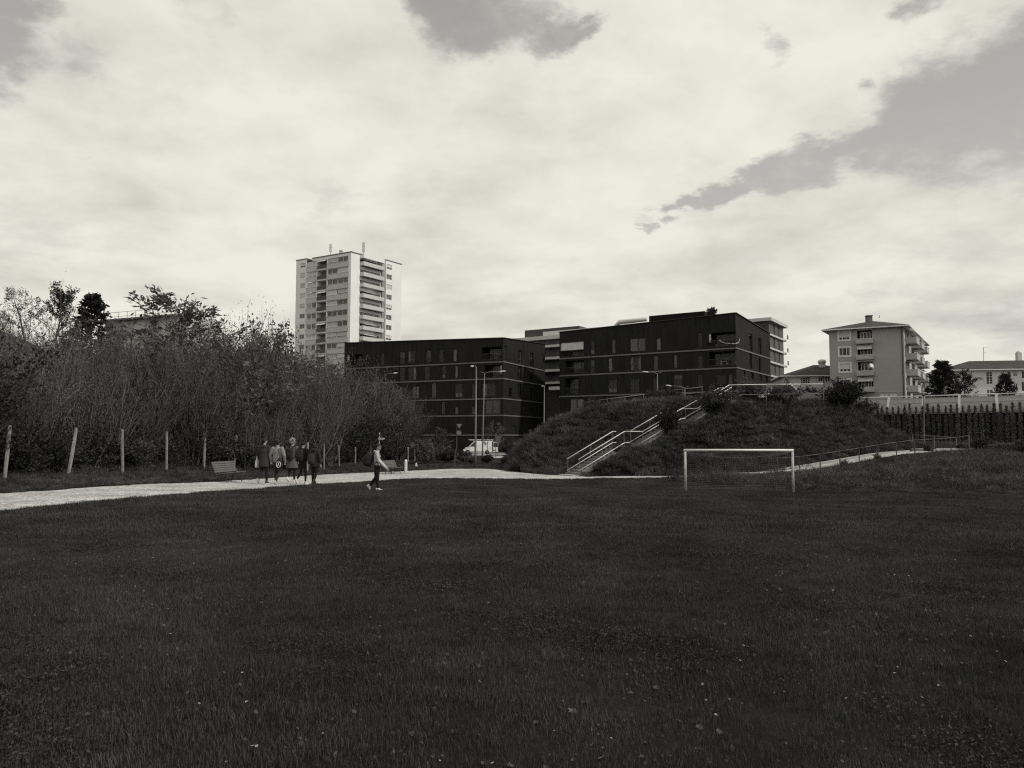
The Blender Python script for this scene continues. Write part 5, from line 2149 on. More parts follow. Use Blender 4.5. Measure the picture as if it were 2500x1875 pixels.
# garden shed with white barge board
e0, e1 = P(1898, 938, 74), P(1946, 955, 74)
sh_ = thing('shed', 'small shed with dark roof and white barge board on the mound', 'shed', (e0.x, 74, e1.z))
rdg = P(1926, 935.5, 74)
mb = MB()
mb.prism([V((rdg.x - 2.0, 73.9, e1.z)), V((e1.x, 73.9, e1.z)), V((rdg.x, 73.9, rdg.z)), V((rdg.x - 2.0, 73.9, rdg.z))], None, (0, 3, 0))
mb.build('roof', M_roofd, sh_, world=True)
mb = MB()
mb.bar(V((rdg.x, 73.85, rdg.z)), V((e1.x + .1, 73.85, e1.z - .05)), .06, .12)
mb.build('barge_board', M_white, sh_, world=True)
mb = MB()
mb.box(rdg.x - 2.2, 74.2, e1.z - 2.0, e1.x - .3, 77, e1.z)
mb.build('wall', M_white, sh_, world=True)
e0, e1 = P(1956, 946, 80), P(2014, 946, 80)
mb = MB()
mb.box(e0.x, 80, e0.z - 3, e1.x + 2, 80.3, P(1960, 945.5, 80).z)
tag(mb.build('garden_wall', M_tow2 if False else mat('grey_render', 0.13, 0.85, 0.1, 0.6)), 'grey garden wall below the pale low house', 'wall')

# balcony clutter on the right dark block: garland, table, potted plant
gp = [FRf.at(*FRf.pix(*cz3(x, y)), -0.06) for x, y in ((890, 535), (950, 570), (1010, 588), (1080, 590), (1150, 596), (1205, 588))]
gp += [FRr.at(*FRr.pix(*cz3(x, y)), -0.06) for x, y in ((1228, 580), (1258, 515))]
ga = thing('string_lights', 'sagging string of pale lights across the top corner balcony', 'string lights', tuple(gp[0]))
mb = MB()
mb.tube(gp, 0.02, 4)
mb.build('cable', M_dkmet, ga, world=True)
d = [0]
for a, b in zip(gp[:-1], gp[1:]):
    d.append(d[-1] + (b - a).length)
mb = MB()
rg = random.Random(9)
for k in range(26):
    q = d[-1] * k / 25
    c = V([np.interp(q, d, [p[i] for p in gp]) for i in range(3)])
    mb.ell(c - V((0, 0, .06 * rg.random() + .04)), (.06, .06, .07), 6, 4)
bl_ = mb.build('bulb', M_white, ga, world=True)
bl_['kind'] = 'stuff'
u0, z0 = FRf.pix(*cz3(885, 1020))
u1, z1 = FRf.pix(*cz3(1015, 925))
tb = thing('table', 'pale balcony table behind the corner curtain of the black block', 'table', tuple(FRf.at(u0, z0, .9)))
mb = MB()
mb.obox(FRf.at((u0 + u1) / 2, z1, 0.9), FRf.U * (u1 - u0) / 2, FRf.N * .4, V((0, 0, .03)))
mb.build('tabletop', M_conc, tb, world=True)
for uu in (u0 + .1, u1 - .1):
    for dd in (.6, 1.2):
        mb = MB()
        mb.bar(FRf.at(uu, z0, dd), FRf.at(uu, z1 - .03, dd), .06, .06, up=(1, 0, 0))
        mb.build('leg', M_conc, tb, world=True)
# ------------------------------------------------------------------ vegetation
L_will = leaf_mat('willow_leaf', 0.108, 0.40, 0.25, 0.12, big=0.35, bscale=0.22)
L_dark = leaf_mat('dark_leaf', 0.036, 0.25, 0.15)
L_bush = leaf_mat('bush_leaf', 0.070, 0.36, 0.2, 0.22, big=0.3, bscale=0.25)
L_con = leaf_mat('conifer_leaf', 0.040, 0.25, 0.1)
L_col = leaf_mat('column_leaf', 0.11, 0.25, 0.1)
L_grass = leaf_mat('grass_blade', 0.050, 0.12, 0.12, 0.4, 0.6, big=0.34, bscale=0.33)
L_weed = leaf_mat('weed_blade', 0.068, 0.35, 0.2, 0.45, 0.9, big=0.32, bscale=0.28)
L_dry = leaf_mat('dry_stalk', 0.12, 0.3, 0.2, 0.4)
L_fall = leaf_mat('fallen_leaf', 0.07, 0.3, 0.1, 0.5)
L_daisy = leaf_mat('daisy', 0.55, 0.2, 0.1, 0.2)


def leaves(mb, pts, dirs, ln, wd, rng, droop=0.3):
    """one bent two-triangle leaf at each point"""
    n = len(pts)
    if n == 0:
        return
    pts = np.asarray(pts)
    d = np.asarray(dirs) + rng.normal(0, 0.55, (n, 3))
    d[:, 2] -= droop * rng.random(n)
    d /= np.linalg.norm(d, axis=1)[:, None] + 1e-9
    s = np.cross(d, rng.normal(0, 1, (n, 3)))
    s /= np.linalg.norm(s, axis=1)[:, None] + 1e-9
    L_ = ln * (0.6 + 0.8 * rng.random(n))[:, None]
    W_ = wd * (0.6 + 0.8 * rng.random(n))[:, None]
    a = pts
    b = pts + d * L_ * .45 + s * W_
    c = pts + d * L_
    e = pts + d * L_ * .45 - s * W_
    vs = np.stack([a, b, c, e], 1).reshape(-1, 3)
    base = len(mb.v)
    mb.v.extend(map(tuple, vs.tolist()))
    for i in range(n):
        k = base + 4 * i
        mb.f.append([k, k + 1, k + 2, k + 3])
    mb.mi.extend([0] * n)
    mb.uv.extend([None] * n)


def grow(mb, p, d, ln, r, depth, rng, tips, kids=4, up=0.15, wob=0.18, spread=0.6, seg=5, shrink=0.58, nside=4):
    """one limb and its side limbs; collects points where leaves sit"""
    pts, rad = [p], [r]
    d = d.normalized()
    dirs = [d]
    for k in range(seg):
        d = (d + V((rng.normal(0, wob), rng.normal(0, wob), rng.normal(0, wob) + up))).normalized()
        p = p + d * ln / seg
        pts.append(p)
        dirs.append(d)
        rad.append(r * (1 - 0.75 * (k + 1) / seg))
    mb.tube(pts, rad, nside if depth > 0 else 3, cap=False)
    if depth == 0:
        for k in range(1, seg + 1):
            tips.append((pts[k], dirs[k]))
        return
    for k in range(kids):
        f = 0.25 + 0.75 * (k + rng.random()) / kids
        i = min(int(f * seg), seg - 1)
        q = pts[i].lerp(pts[i + 1], f * seg - i if f * seg - i <= 1 else 1)
        az = rng.random() * 2 * math.pi
        o = V((math.cos(az), math.sin(az), 0.2))
        nd = (dirs[i] * (1 - spread) + o * spread).normalized()
        grow(mb, q, nd, ln * shrink * (0.7 + 0.5 * rng.random()), max(r * 0.5, .004), depth - 1, rng, tips, kids, up, wob, spread, max(3, seg - 1), shrink, nside)
    tips.append((pts[-1], dirs[-1]))


def proto(name, label, cat, parts, group=None):
    """parts: list of (part name, builder, material)"""
    th = thing(name, label, cat, (0, 0, -500), 0, group)
    for nm, mb, m in parts:
        mb.build(nm, m, th)
    return th


def dedupe_used(proto_obj, used):
    pass


def willow(seed, h=4.5, nst=15, lean=(0, 0), leafn=2600, ll=.115, lw_=.014):
    rng = np.random.default_rng(seed)
    s, l = MB(), MB()
    tips = []
    for k in range(nst):
        az = rng.random() * 2 * math.pi
        sp = 0.12 + 0.45 * rng.random()
        d = V((math.cos(az) * sp + lean[0], math.sin(az) * sp + lean[1], 1)).normalized()
        grow(s, V((math.cos(az) * .25 * rng.random(), math.sin(az) * .25 * rng.random(), -.15)), d, h * (0.62 + .4 * rng.random()), .022 + .02 * rng.random(), 1, rng, tips, kids=7, up=.05, wob=.07, spread=.38, seg=7, shrink=.42)
    P_ = np.array([tuple(t[0]) for t in tips])
    D_ = np.array([tuple(t[1]) for t in tips])
    idx = rng.integers(0, len(P_), leafn)
    jit = rng.normal(0, .10, (leafn, 3))
    leaves(l, P_[idx] + jit, D_[idx], ll, lw_, rng, .2)
    return s, l


def bushy(seed, h=2.0, rad=1.2, leafn=2600, ll=.10, lw_=.035, nst=12):
    rng = np.random.default_rng(seed)
    s, l = MB(), MB()
    tips = []
    for k in range(nst):
        az = rng.random() * 2 * math.pi
        sp = 0.3 + .9 * rng.random()
        d = V((math.cos(az) * sp * rad / h, math.sin(az) * sp * rad / h, 1)).normalized()
        grow(s, V((0, 0, -.15)), d, h * (.55 + .35 * rng.random()), .02, 2, rng, tips, kids=4, up=.04, wob=.14, spread=.5, seg=4, shrink=.5, nside=3)
    P_ = np.array([tuple(t[0]) for t in tips])
    D_ = np.array([tuple(t[1]) for t in tips])
    idx = rng.integers(0, len(P_), leafn)
    leaves(l, P_[idx] + rng.normal(0, .07, (leafn, 3)), D_[idx], ll, lw_, rng, .4)
    return s, l


def tree(seed, h=6.0, leafn=3500, ll=.16, lw_=.05, spread=.55, kids=6, trunk=.12, up=.12, ln_f=.62, open_=1.0):
    rng = np.random.default_rng(seed)
    s, l = MB(), MB()
    tips = []
    pts, rad = [V((0, 0, -.3))], [trunk]
    d = V((rng.normal(0, .05), rng.normal(0, .05), 1))
    for k in range(8):
        d = (d + V((rng.normal(0, .08), rng.normal(0, .08), .2))).normalized()
        pts.append(pts[-1] + d * h * .9 / 8)
        rad.append(trunk * (1 - .85 * (k + 1) / 8))
    s.tube(pts, rad, 7)
    for k in range(kids * 3):
        f = .22 + .78 * (k + rng.random()) / (kids * 3)
        i = min(int(f * 8), 7)
        q = pts[i].lerp(pts[i + 1], f * 8 - i)
        az = k * 2.4 + rng.random()
        dd = V((math.cos(az) * spread * 1.6, math.sin(az) * spread * 1.6, .9))
        grow(s, q, dd, h * .40 * (1.15 - f * .75) * (0.7 + .6 * rng.random()), trunk * .3 * (1.2 - f), 1, rng, tips, kids=5, up=.06, wob=.15, spread=.5, seg=5, shrink=.5, nside=4)
    P_ = np.array([tuple(t[0]) for t in tips])
    D_ = np.array([tuple(t[1]) for t in tips])
    w = rng.random(len(P_)) ** open_
    idx = rng.choice(len(P_), leafn, p=w / w.sum())
    leaves(l, P_[idx] + rng.normal(0, .09, (leafn, 3)), D_[idx], ll, lw_, rng, .5)
    return s, l


def conifer(seed, h=6, w=1.6, leafn=4200, ll=.26, lw_=.06):
    rng = np.random.default_rng(seed)
    s, l = MB(), MB()
    s.tube([V((0, 0, -.3)), V((0, 0, h * .5)), V((0, 0, h))], [.13, .08, .02], 7)
    Pp, Dd = [], []
    nb = 70
    for k in range(nb):
        f = .06 + .92 * (k / nb)
        az = k * 2.39996 + rng.normal(0, .3)
        bl = w * (1 - f) ** .8 * (0.65 + .5 * rng.random()) + .15
        q = V((0, 0, h * f))
        e = q + V((math.cos(az) * bl, math.sin(az) * bl, bl * (.25 - .1 * rng.random())))
        s.tube([q, e], [.022, .006], 3, cap=False)
        m = int(leafn / nb)
        for j in range(m):
            t = (rng.random()) ** .6
            p = q.lerp(e, t)
            Pp.append((p.x + rng.normal(0, .09), p.y + rng.normal(0, .09), p.z + rng.normal(0, .07)))
            Dd.append((math.cos(az), math.sin(az), .35))
    leaves(l, np.array(Pp), np.array(Dd), ll, lw_, rng, .2)
    return s, l


def columnar(seed, h=4.2, w=.24, leafn=700):
    rng = np.random.default_rng(seed)
    s, l = MB(), MB()
    s.tube([V((0, 0, -.2)), V((0, 0, h * .97))], [.03, .008], 5)
    n = leafn
    f = rng.random(n)
    prof = np.interp(f, [0, .1, .55, .85, 1], [.7, 1, .95, .55, .08])
    r_ = w * prof * np.sqrt(rng.random(n)) * (0.9 + .3 * rng.random(n))
    az = rng.random(n) * 6.283
    Pp = np.stack([np.cos(az) * r_, np.sin(az) * r_, f * h], 1)
    Dd = np.stack([np.cos(az) * .35, np.sin(az) * .35, np.ones(n)], 1)
    leaves(l, Pp, Dd, .20, .045, rng, .1)
    return s, l


# silhouette of the thicket in the photograph, used to choose how tall the shrubs grow
VEG_PX = [-100, 0, 60, 150, 260, 300, 450, 520, 600, 700, 780, 850, 900, 960, 1000, 1040, 1062]
VEG_PY = [770, 790, 812, 795, 815, 850, 850, 816, 820, 856, 884, 898, 912, 950, 985, 1018, 1070]

wil_protos = []
for k in range(7):
    s, l = willow(100 + k, nst=14 + k % 3, lean=((k % 3 - 1) * .10, 0), leafn=[6000, 4400, 5400, 6600, 1700, 5600, 5000][k])
    wil_protos.append([s, l])
wmesh = [(s.mesh('stems', M_twig), l.mesh('foliage', L_will if k % 3 else L_bush)) for k, (s, l) in enumerate(wil_protos)]


def plant(name, label, cat, meshes, loc, rz=0, sc=1.0, group=None, names=('stems', 'foliage')):
    th = bpy.data.objects.new(name, None)
    th.empty_display_size = .3
    COL.objects.link(th)
    for nm, me in zip(names, meshes):
        o = bpy.data.objects.new(nm, me)
        COL.objects.link(o)
        o.parent = th
    place(th, loc, rz, sc)
    return tag(th, label, cat, group)


# low leafy shrubs at the thicket's foot
bmesh_ = []
for k in range(5):
    s, l = bushy(200 + k, 1.6, 1.1, 3200, .085, .034)
    bmesh_.append((s.mesh('stems', M_twig), l.mesh('foliage', L_bush if k % 2 else L_dark)))
lsm = []
for k in range(4):
    s, l = bushy(260 + k, 2.0, 1.3, 6500, .055, .019, 16)
    lsm.append((s.mesh('stems', M_twig), l.mesh('foliage', L_bush if k % 2 else L_dark)))
rg = random.Random(21)
cand = []
y = 22.0
while y < 92:
    x = -48.0
    while x < -6:
        xx, yy_ = x + rg.uniform(-.9, .9), y + rg.uniform(-.9, .9)
        x += 2.0
        tx = float(np.interp(yy_, TOE_Y, TOE_X))
        d = tx - xx
        # keep a clear strip of weeds in front, at and behind the fence posts
        fx = float(np.interp(yy_, [28, 48, 51, 61, 70, 76, 84], [-18.6, -17.6, -14.0, -13.9, -13.2, -10.3, -9.8]))
        if d < 1.2 or xx > fx - (0.7 if yy_ < 60 else 0.2):
            continue
        px = CX + FPX * xx / yy_
        if px < -140 or px > 1075:
            continue
        if d > 17:
            continue
        cand.append((xx, yy_, px, d))
    y += 2.0
WG = 'willow shrubs massed in the thicket'
WLAB = 'twiggy leafy willow shrub massed in the thicket on the bank behind the fence posts'
nw = 0
for xx, yy_, px, d in cand:
    zg = gz(xx, yy_)
    slender = rg.random() < .24
    zt_ = CAMZ + (HOR - np.interp(px, VEG_PX, VEG_PY) - (0 if slender else np.interp(px, [560, 660, 900, 1000], [0, 32, 26, 0]))) / FPX * yy_
    hmax = zt_ - zg
    if hmax < .8:
        continue
    hh_ = min(hmax, 3.6 + 2.6 * min(1, d / 7) + (2.2 if yy_ > 55 else 0.3)) * rg.uniform(.72, 1.03)
    if rg.random() < .20 and d > 1.5 and not slender:
        sc = hh_ / 1.9
        plant('leafy_shrub', 'dark rounded leafy shrub growing among the willows of the thicket', 'shrub', lsm[rg.randrange(4)], (xx, yy_, zg), rg.uniform(0, 6.28), (sc * .85, sc * .85, sc), 'dark leafy shrubs among the willows')
        continue
    sc = hh_ / 4.6
    plant('willow_shrub', WLAB, 'shrub', wmesh[4 if slender else rg.choice((0, 1, 2, 3, 5, 6))], (xx, yy_, zg), rg.uniform(0, 6.28), (sc * rg.uniform(.95, 1.3), sc * rg.uniform(.95, 1.3), sc), WG)
    nw += 1
print('willows', nw)

y = 24.0
nb_ = 0
while y < 88:
    fx = float(np.interp(y, [28, 48, 51, 61, 70, 76, 84], [-18.6, -17.6, -14.0, -13.9, -13.2, -10.3, -9.8]))
    xx = fx - rg.uniform(.9, 1.8)
    sc = rg.uniform(.8, 1.5)
    if abs(CX + FPX * xx / y - 1100) > 50:
        plant('low_shrub', 'low leafy shrub at the foot of the thicket along the row of wooden posts', 'shrub', bmesh_[rg.randrange(5)], (xx, y, gz(xx, y) - .05), rg.uniform(0, 6), sc, 'low shrubs at the foot of the thicket')
        nb_ += 1
    y += rg.uniform(.7, 1.15)

# individual trees standing above the thicket
def put_tree(label, px, ptop, Y, meshes, h0, name='tree', rz=0, wid=1.0, cat='tree', names=('trunk', 'crown'), zb=None):
    zg = gz((px - CX) / FPX * Y, Y) if zb is None else zb
    t = P(px, ptop, Y)
    sc = (t.z - zg) / h0
    return plant(name, label, cat, meshes, (t.x, t.y, zg), rz, (sc * wid, sc * wid, sc), None, names)


def tmesh(sl, lm, bk=None):
    return (sl[0].mesh('trunk', bk or M_bark), sl[1].mesh('crown', lm))


tA = tmesh(tree(301, 6, 1900, .12, .038, .75, 6, .10, open_=1.5), L_will)
tB = tmesh(tree(302, 6, 4600, .12, .042, .42, 6, .11), L_dark)
tC = tmesh(tree(303, 6, 3600, .16, .032, .65, 7, .12, open_=1.1), L_will)
tD = tmesh(tree(304, 6, 2000, .13, .036, .55, 6, .09), L_will)
cA = tmesh(conifer(305, 6, 2.3, 5200, .26, .075), L_con)
cB = tmesh(conifer(306, 6, 1.9, 5000, .22, .07), L_con)
put_tree('open branched tree reaching out to the left above the thicket', 72, 695, 47, tA, 6.2, wid=1.25)
put_tree('leafy upright tree between the open tree and the dark conifer', 148, 684, 50, tB, 6.2)
put_tree('dark dense conifer standing left of the concrete building', 226, 716, 52, cA, 6.0, 'conifer', cat='conifer')
put_tree('thin sparse tree at the far left edge of the thicket', 12, 750, 45, tD, 6.2, wid=.8)
put_tree('big feathery tree rising right of the concrete building', 508, 694, 50, tC, 6.1, wid=1.35)
put_tree('smaller feathery tree leaning right below the big feathery one', 592, 752, 52, tA, 6.2, rz=2.5, wid=1.1)
put_tree('slender tree between thicket and white tower block', 655, 790, 57, tD, 6.2, rz=1.2, wid=.95)
put_tree('short leafy tree before the left end of the concrete building', 290, 792, 46, tD, 6.2, rz=3.0, wid=.7)
put_tree('thin tree poking above the flat roof of the concrete building', 372, 758, 56, tD, 6.2, rz=4.0, wid=.6)
# trees above the retaining wall
put_tree('tall dark tree left of the wide pale house above the wall', 2300, 880, 112, cA, 6.0, wid=1.15, zb=4.3)
put_tree('rounded dark tree in front of the wide pale house', 2358, 898, 108, tB, 6.2, wid=1.25, zb=4.3)
put_tree('dark young conifer before the right part of the pale house', 2453, 912, 106, cB, 6.0, 'conifer', wid=1.2, cat='conifer', zb=4.3)
put_tree('bare twiggy tree between grey house and slim block', 1925, 915, 100, tD, 6.2, wid=.8, zb=4.3)
t = FRf.at(FRf.pix(1727, 790)[0], 18.9, 1.6)
plant('roof_tree', 'small potted tree on the roof edge of the right black block', 'tree', tmesh(tree(310, 2.2, 300, .28, .16, .5, 4, .05), L_dark), (t.x, t.y, 18.9), 0, .95, None, ('trunk', 'crown'))

# young trees and bushes between lamp posts and the dark block
yt = tmesh(tree(320, 4, 500, .16, .05, .5, 4, .05), L_bush)
for lab, px, ptop, Y in (('young tree just right of the second street lamp', 1187, 1025, 98), ('young tree above the rear of the white van', 1213, 1028, 99), ('young thin tree before the ground floor near the black corner', 1288, 1046, 101)):
    put_tree(lab, px, ptop, Y, yt, 4.1, 'young_tree', rz=px, wid=.9)
put_tree('leafy young tree left of the give way sign', 1082, 1040, 96, tmesh(tree(322, 5, 1500, .16, .06, .55, 6, .07), L_bush), 5.1, 'young_tree', wid=1.2)
put_tree('young tree behind the give way sign post in the bushes', 1055, 1052, 92, tmesh(tree(323, 5, 1300, .16, .06, .6, 6, .07), L_will), 5.1, 'young_tree', wid=1.2)
bigb = []
for k in range(4):
    s, l = bushy(230 + k, 2.0, 1.5, 5200, .13, .052, 16)
    bigb.append((s.mesh('stems', M_twig), l.mesh('foliage', (L_bush, L_dark, L_bush, L_will)[k])))
hb_ = [('round pale leafed bush beside the last far fence post', 1042, 1079, 72, 3, 1.1), ('dark bush at the end of the path left of the slim pole', 1088, 1098, 74, 1, 1.3), ('dark bush between the slim pole and tall lamp', 1130, 1103, 76, 1, 1.3), ('low bush below the front wheel of the van', 1150, 1116, 72, 0, 1.4), ('low dark bush left of the thin sign post', 1190, 1122, 74, 1, 1.4),
       ('small bush in front of the mound\'s left foot', 1235, 1128, 70, 0, 1.2), ('bush behind the van against the black wall', 1240, 1080, 104, 1, 1.0), ('bush below the black wall near the mound', 1275, 1078, 100, 0, 1.0), ('bush beneath the young tree left of the give way sign', 1070, 1088, 82, 0, 1.2)]
for i, (lab, px, ptop, Y, k, wd) in enumerate(hb_):
    t = P(px, ptop, Y)
    zg = gz(t.x, Y)
    sc = max(.4, (t.z - zg) / 1.95)
    plant('bush', lab, 'bush', bigb[k], (t.x, Y, zg), i * 1.7, (sc * wd, sc * wd, sc))

# bushes on the mound
mb_ = [('big dark bush hiding the middle of the stairs\' second landing', 1634, 994, 54.3, 1, .75), ('leafy dark bush covering the right side of the top flight', 1745, 947, 56.4, 0, 1.0), ('round bush under the guard rail between the two low white walls', 1837, 930, 62, 2, 1.15), ('round bush right of the second low white wall', 1910, 938, 62.5, 0, 1.0), ('largest dark bush on the mound\'s right shoulder before the grey house', 2046, 931, 66, 1, 1.25),
       ('wide bush left of the stairs\' top on the mound', 1640, 950, 64, 0, 1.3), ('leafy bush behind the sloping railing on the mound', 1603, 953, 66, 2, 1.2), ('small bush at the left end of the sloping railing', 1442, 975, 62, 0, 1.1), ('bush below the upper end of the sloping railing', 1520, 972, 66, 2, 1.0), ('small bush on the right slope of the mound', 2105, 975, 69, 0, 1.0), ('shrubby tuft low on the stairs\' right edge at the first landing', 1505, 1085, 52.3, 0, .9),
       ('bush beside the landing at the head of the ramp', 2268, 1088, 60, 1, 1.1), ('dark bush right of the ramp landing', 2395, 1070, 60, 1, 1.5), ('twiggy bush far right above the weeds', 2440, 1080, 57, 0, 1.4), ('small bush poking over the ramp edge', 2142, 1112, 56.0, 0, .9), ('tiny bush at the ramp edge under the railing', 2060, 1125, 53.5, 2, .8),
       ('dark bush at the far right edge beyond the weeds', 2490, 1078, 55, 1, 1.5), ('spreading bush right of the ramp landing under the wall', 2350, 1084, 61.5, 1, 1.2), ('low dark bush at the left foot of the mound beside the path', 1262, 1128, 56.5, 1, 1.0), ('small tuft bush on the bank right of the goal', 2080, 1152, 46, 0, .9), ('small tuft bush on the bank under the far right weeds', 2330, 1130, 46, 1, 1.0)]
for i, (lab, px, ptop, Y, k, wd) in enumerate(mb_):
    t = P(px, ptop, Y)
    zg = top_z(t.x, Y)
    sc = min(1.6, max(.28, (t.z - zg) / 1.95))
    plant('bush', lab, 'bush', bigb[k], (t.x, Y, zg - .05), i * 2.1, (sc * wd, sc * wd, sc))

# columnar conifers in front of the retaining wall
colm = []
for k in range(5):
    s, l = columnar(400 + k, 4.3, .15 + .015 * (k % 3), 700)
    colm.append((s.mesh('trunk', M_bark), l.mesh('foliage', L_col)))
rg = random.Random(4)
u = Fw.pix(2108, 1010)[0]
nc = 0
while u < LWL - .3:
    p = Fw.at(u, 0, -0.55)
    zg = 0.75
    top = ZW1 + rg.uniform(.5, .9)
    sc = (top - zg) / 4.3
    plant('columnar_conifer', 'slim columnar conifer in the close row along the dark retaining wall', 'conifer', colm[rg.randrange(5)], (p.x, p.y + rg.uniform(-.08, .08), zg), rg.uniform(0, 6), (sc * rg.uniform(.85, 1.2), sc * rg.uniform(.85, 1.2), sc), 'row of columnar conifers at the retaining wall', ('trunk', 'foliage'))
    nc += 1
    u += .545 + rg.uniform(-.04, .04)
print('columnar', nc)

# ------------------------------------------------------------------ ground cover (stuff)
def blades_patch(seed, size, n, h, w, bend, leafy=0, hvar=.5, stalks=0, mats=(None,)):
    rng = np.random.default_rng(seed)
    mb = MB()
    for i in range(n):
        x, y_ = (rng.random(2) - .5) * size
        a = rng.random() * 6.283
        hh_ = h * (1 - hvar + 2 * hvar * rng.random())
        lean = bend * rng.random() * hh_
        dx, dy = math.cos(a) * lean, math.sin(a) * lean
        b = a + 1.57 + rng.normal(0, .5)
        wx, wy = math.cos(b) * w, math.sin(b) * w
        mb.add([(x - wx, y_ - wy, -.01), (x + wx, y_ + wy, -.01), (x + dx * .4 + wx * .8, y_ + dy * .4 + wy * .8, hh_ * .6), (x + dx * .4 - wx * .8, y_ + dy * .4 - wy * .8, hh_ * .6), (x + dx, y_ + dy, hh_)], [[0, 1, 2, 3], [3, 2, 4]], 0)
    if leafy:
        p = np.stack([(rng.random(leafy) - .5) * size, (rng.random(leafy) - .5) * size, h * (.3 + .6 * rng.random(leafy))], 1)
        leaves(mb, p, np.tile([0, 0, .2], (leafy, 1)) + rng.normal(0, .6, (leafy, 3)), h * .35 if h > .1 else .022, h * .1 if h > .1 else .010, rng, .2)
    for i in range(stalks):
        x, y_ = (rng.random(2) - .5) * size
        hh_ = h * (1.3 + rng.random())
        mb.tube([(x, y_, 0), (x + rng.normal(0, .1), y_ + rng.normal(0, .1), hh_)], [.006, .003], 3, cap=False, mi=1)
    return mb


def scatter(name, label, protos, pts, rot, scl, idx, kind='stuff'):
    """ground cover: instances of a few tuft meshes on points, by geometry nodes"""
    me = bpy.data.meshes.new(name)
    me.from_pydata([tuple(p) for p in pts], [], [])
    a = me.attributes.new('rot', 'FLOAT_VECTOR', 'POINT')
    a.data.foreach_set('vector', np.asarray(rot, np.float32).ravel())
    a = me.attributes.new('scl', 'FLOAT', 'POINT')
    a.data.foreach_set('value', np.asarray(scl, np.float32))
    a = me.attributes.new('idx', 'INT', 'POINT')
    a.data.foreach_set('value', np.asarray(idx, np.int32))
    o = bpy.data.objects.new(name, me)
    COL.objects.link(o)
    ng = bpy.data.node_groups.new(name, 'GeometryNodeTree')
    ng.interface.new_socket('Geometry', in_out='INPUT', socket_type='NodeSocketGeometry')
    ng.interface.new_socket('Geometry', in_out='OUTPUT', socket_type='NodeSocketGeometry')
    gi, go_ = ng.nodes.new('NodeGroupInput'), ng.nodes.new('NodeGroupOutput')
    iop = ng.nodes.new('GeometryNodeInstanceOnPoints')
    jn = ng.nodes.new('GeometryNodeJoinGeometry')
    for pm in protos:
        po_ = bpy.data.objects.new(pm.name, pm)
        oi = ng.nodes.new('GeometryNodeObjectInfo')
        oi.inputs['Object'].default_value = po_
        oi.inputs['As Instance'].default_value = True
        ng.links.new(oi.outputs['Geometry'], jn.inputs[0])
    def attr(nm, typ):
        n = ng.nodes.new('GeometryNodeInputNamedAttribute')
        n.data_type = typ
        n.inputs['Name'].default_value = nm
        return [q for q in n.outputs if q.enabled][0]
    ng.links.new(gi.outputs[0], iop.inputs['Points'])
    ng.links.new(jn.outputs[0], iop.inputs['Instance'])
    iop.inputs['Pick Instance'].default_value = True
    ng.links.new(attr('idx', 'INT'), iop.inputs['Instance Index'])
    ng.links.new(attr('rot', 'FLOAT_VECTOR'), iop.inputs['Rotation'])
    ng.links.new(attr('scl', 'FLOAT'), iop.inputs['Scale'])
    ng.links.new(iop.outputs[0], go_.inputs[0])
    md = o.modifiers.new('scatter', 'NODES')
    md.node_group = ng
    tag(o, label, None, None, kind)
    return o


def jgrid(x0, x1, y0, y1, st, rng):
    xs = np.arange(x0, x1, st)
    ys = np.arange(y0, y1, st)
    X, Y = np.meshgrid(xs, ys)
    X = X.ravel() + rng.uniform(-.32, .32, X.size) * st
    Y = Y.ravel() + rng.uniform(-.32, .32, Y.size) * st
    return X, Y


def in_view(X, Y, m=1.0):
    return np.abs(X) < 0.76 * Y + 3.5 + m


rng = np.random.default_rng(77)
gp_ = [blades_patch(500 + k, .55, 950, .033, .0016, .7, leafy=14 if k % 2 else 5, hvar=.45).mesh('grass_tuft', L_grass) for k in range(4)]
gp2 = [blades_patch(520 + k, .75, 460, .045, .0038, .7, leafy=10, hvar=.5).mesh('grass_tuft', L_grass) for k in range(3)]
X1, Y1 = jgrid(-14, 14, 1.2, 13.5, .36, rng)
X2, Y2 = jgrid(-40, 40, 13.0, 52, .55, rng)


def lawn_mask(X, Y, grow=0.0):
    yl = np.interp(X, LX, LY)
    tx = np.interp(Y, TOE_Y, TOE_X)
    return (~in_poly(X, Y, PATH_POLY)) & (Y < yl + .3) & (X > tx + 0.4) & in_view(X, Y)


for nm, X, Y, pr, lab in (('lawn_grass', X1, Y1, gp_, 'short dark grass of the playing field in the foreground'), ('lawn_grass', X2, Y2, gp2, 'short dark grass on the far part of the playing field')):
    k = lawn_mask(X, Y)
    # keep the grass on the field side of the path
    pr_y = np.interp(X, [p.x for p in PATH_R], [p.y for p in PATH_R])
    k &= Y < np.where(X < PATH_R[0].x, 0, pr_y) + .05
    X, Y = X[k], Y[k]
    Z = ground(X, Y)
    n = len(X)
    tuft = 0.85 + .35 * rng.random(n) + .2 * np.sin(X * .9 + 1.3 * np.sin(Y * .6)) * np.sin(Y * 1.1 + .7 * np.sin(X * .5))
    scatter(nm, lab, pr, np.stack([X, Y, Z], 1), np.stack([rng.normal(0, .04, n), rng.normal(0, .04, n), rng.random(n) * 6.28], 1), np.clip(tuft, .8, 1.4), rng.integers(0, len(pr), n))
    print(nm, n)

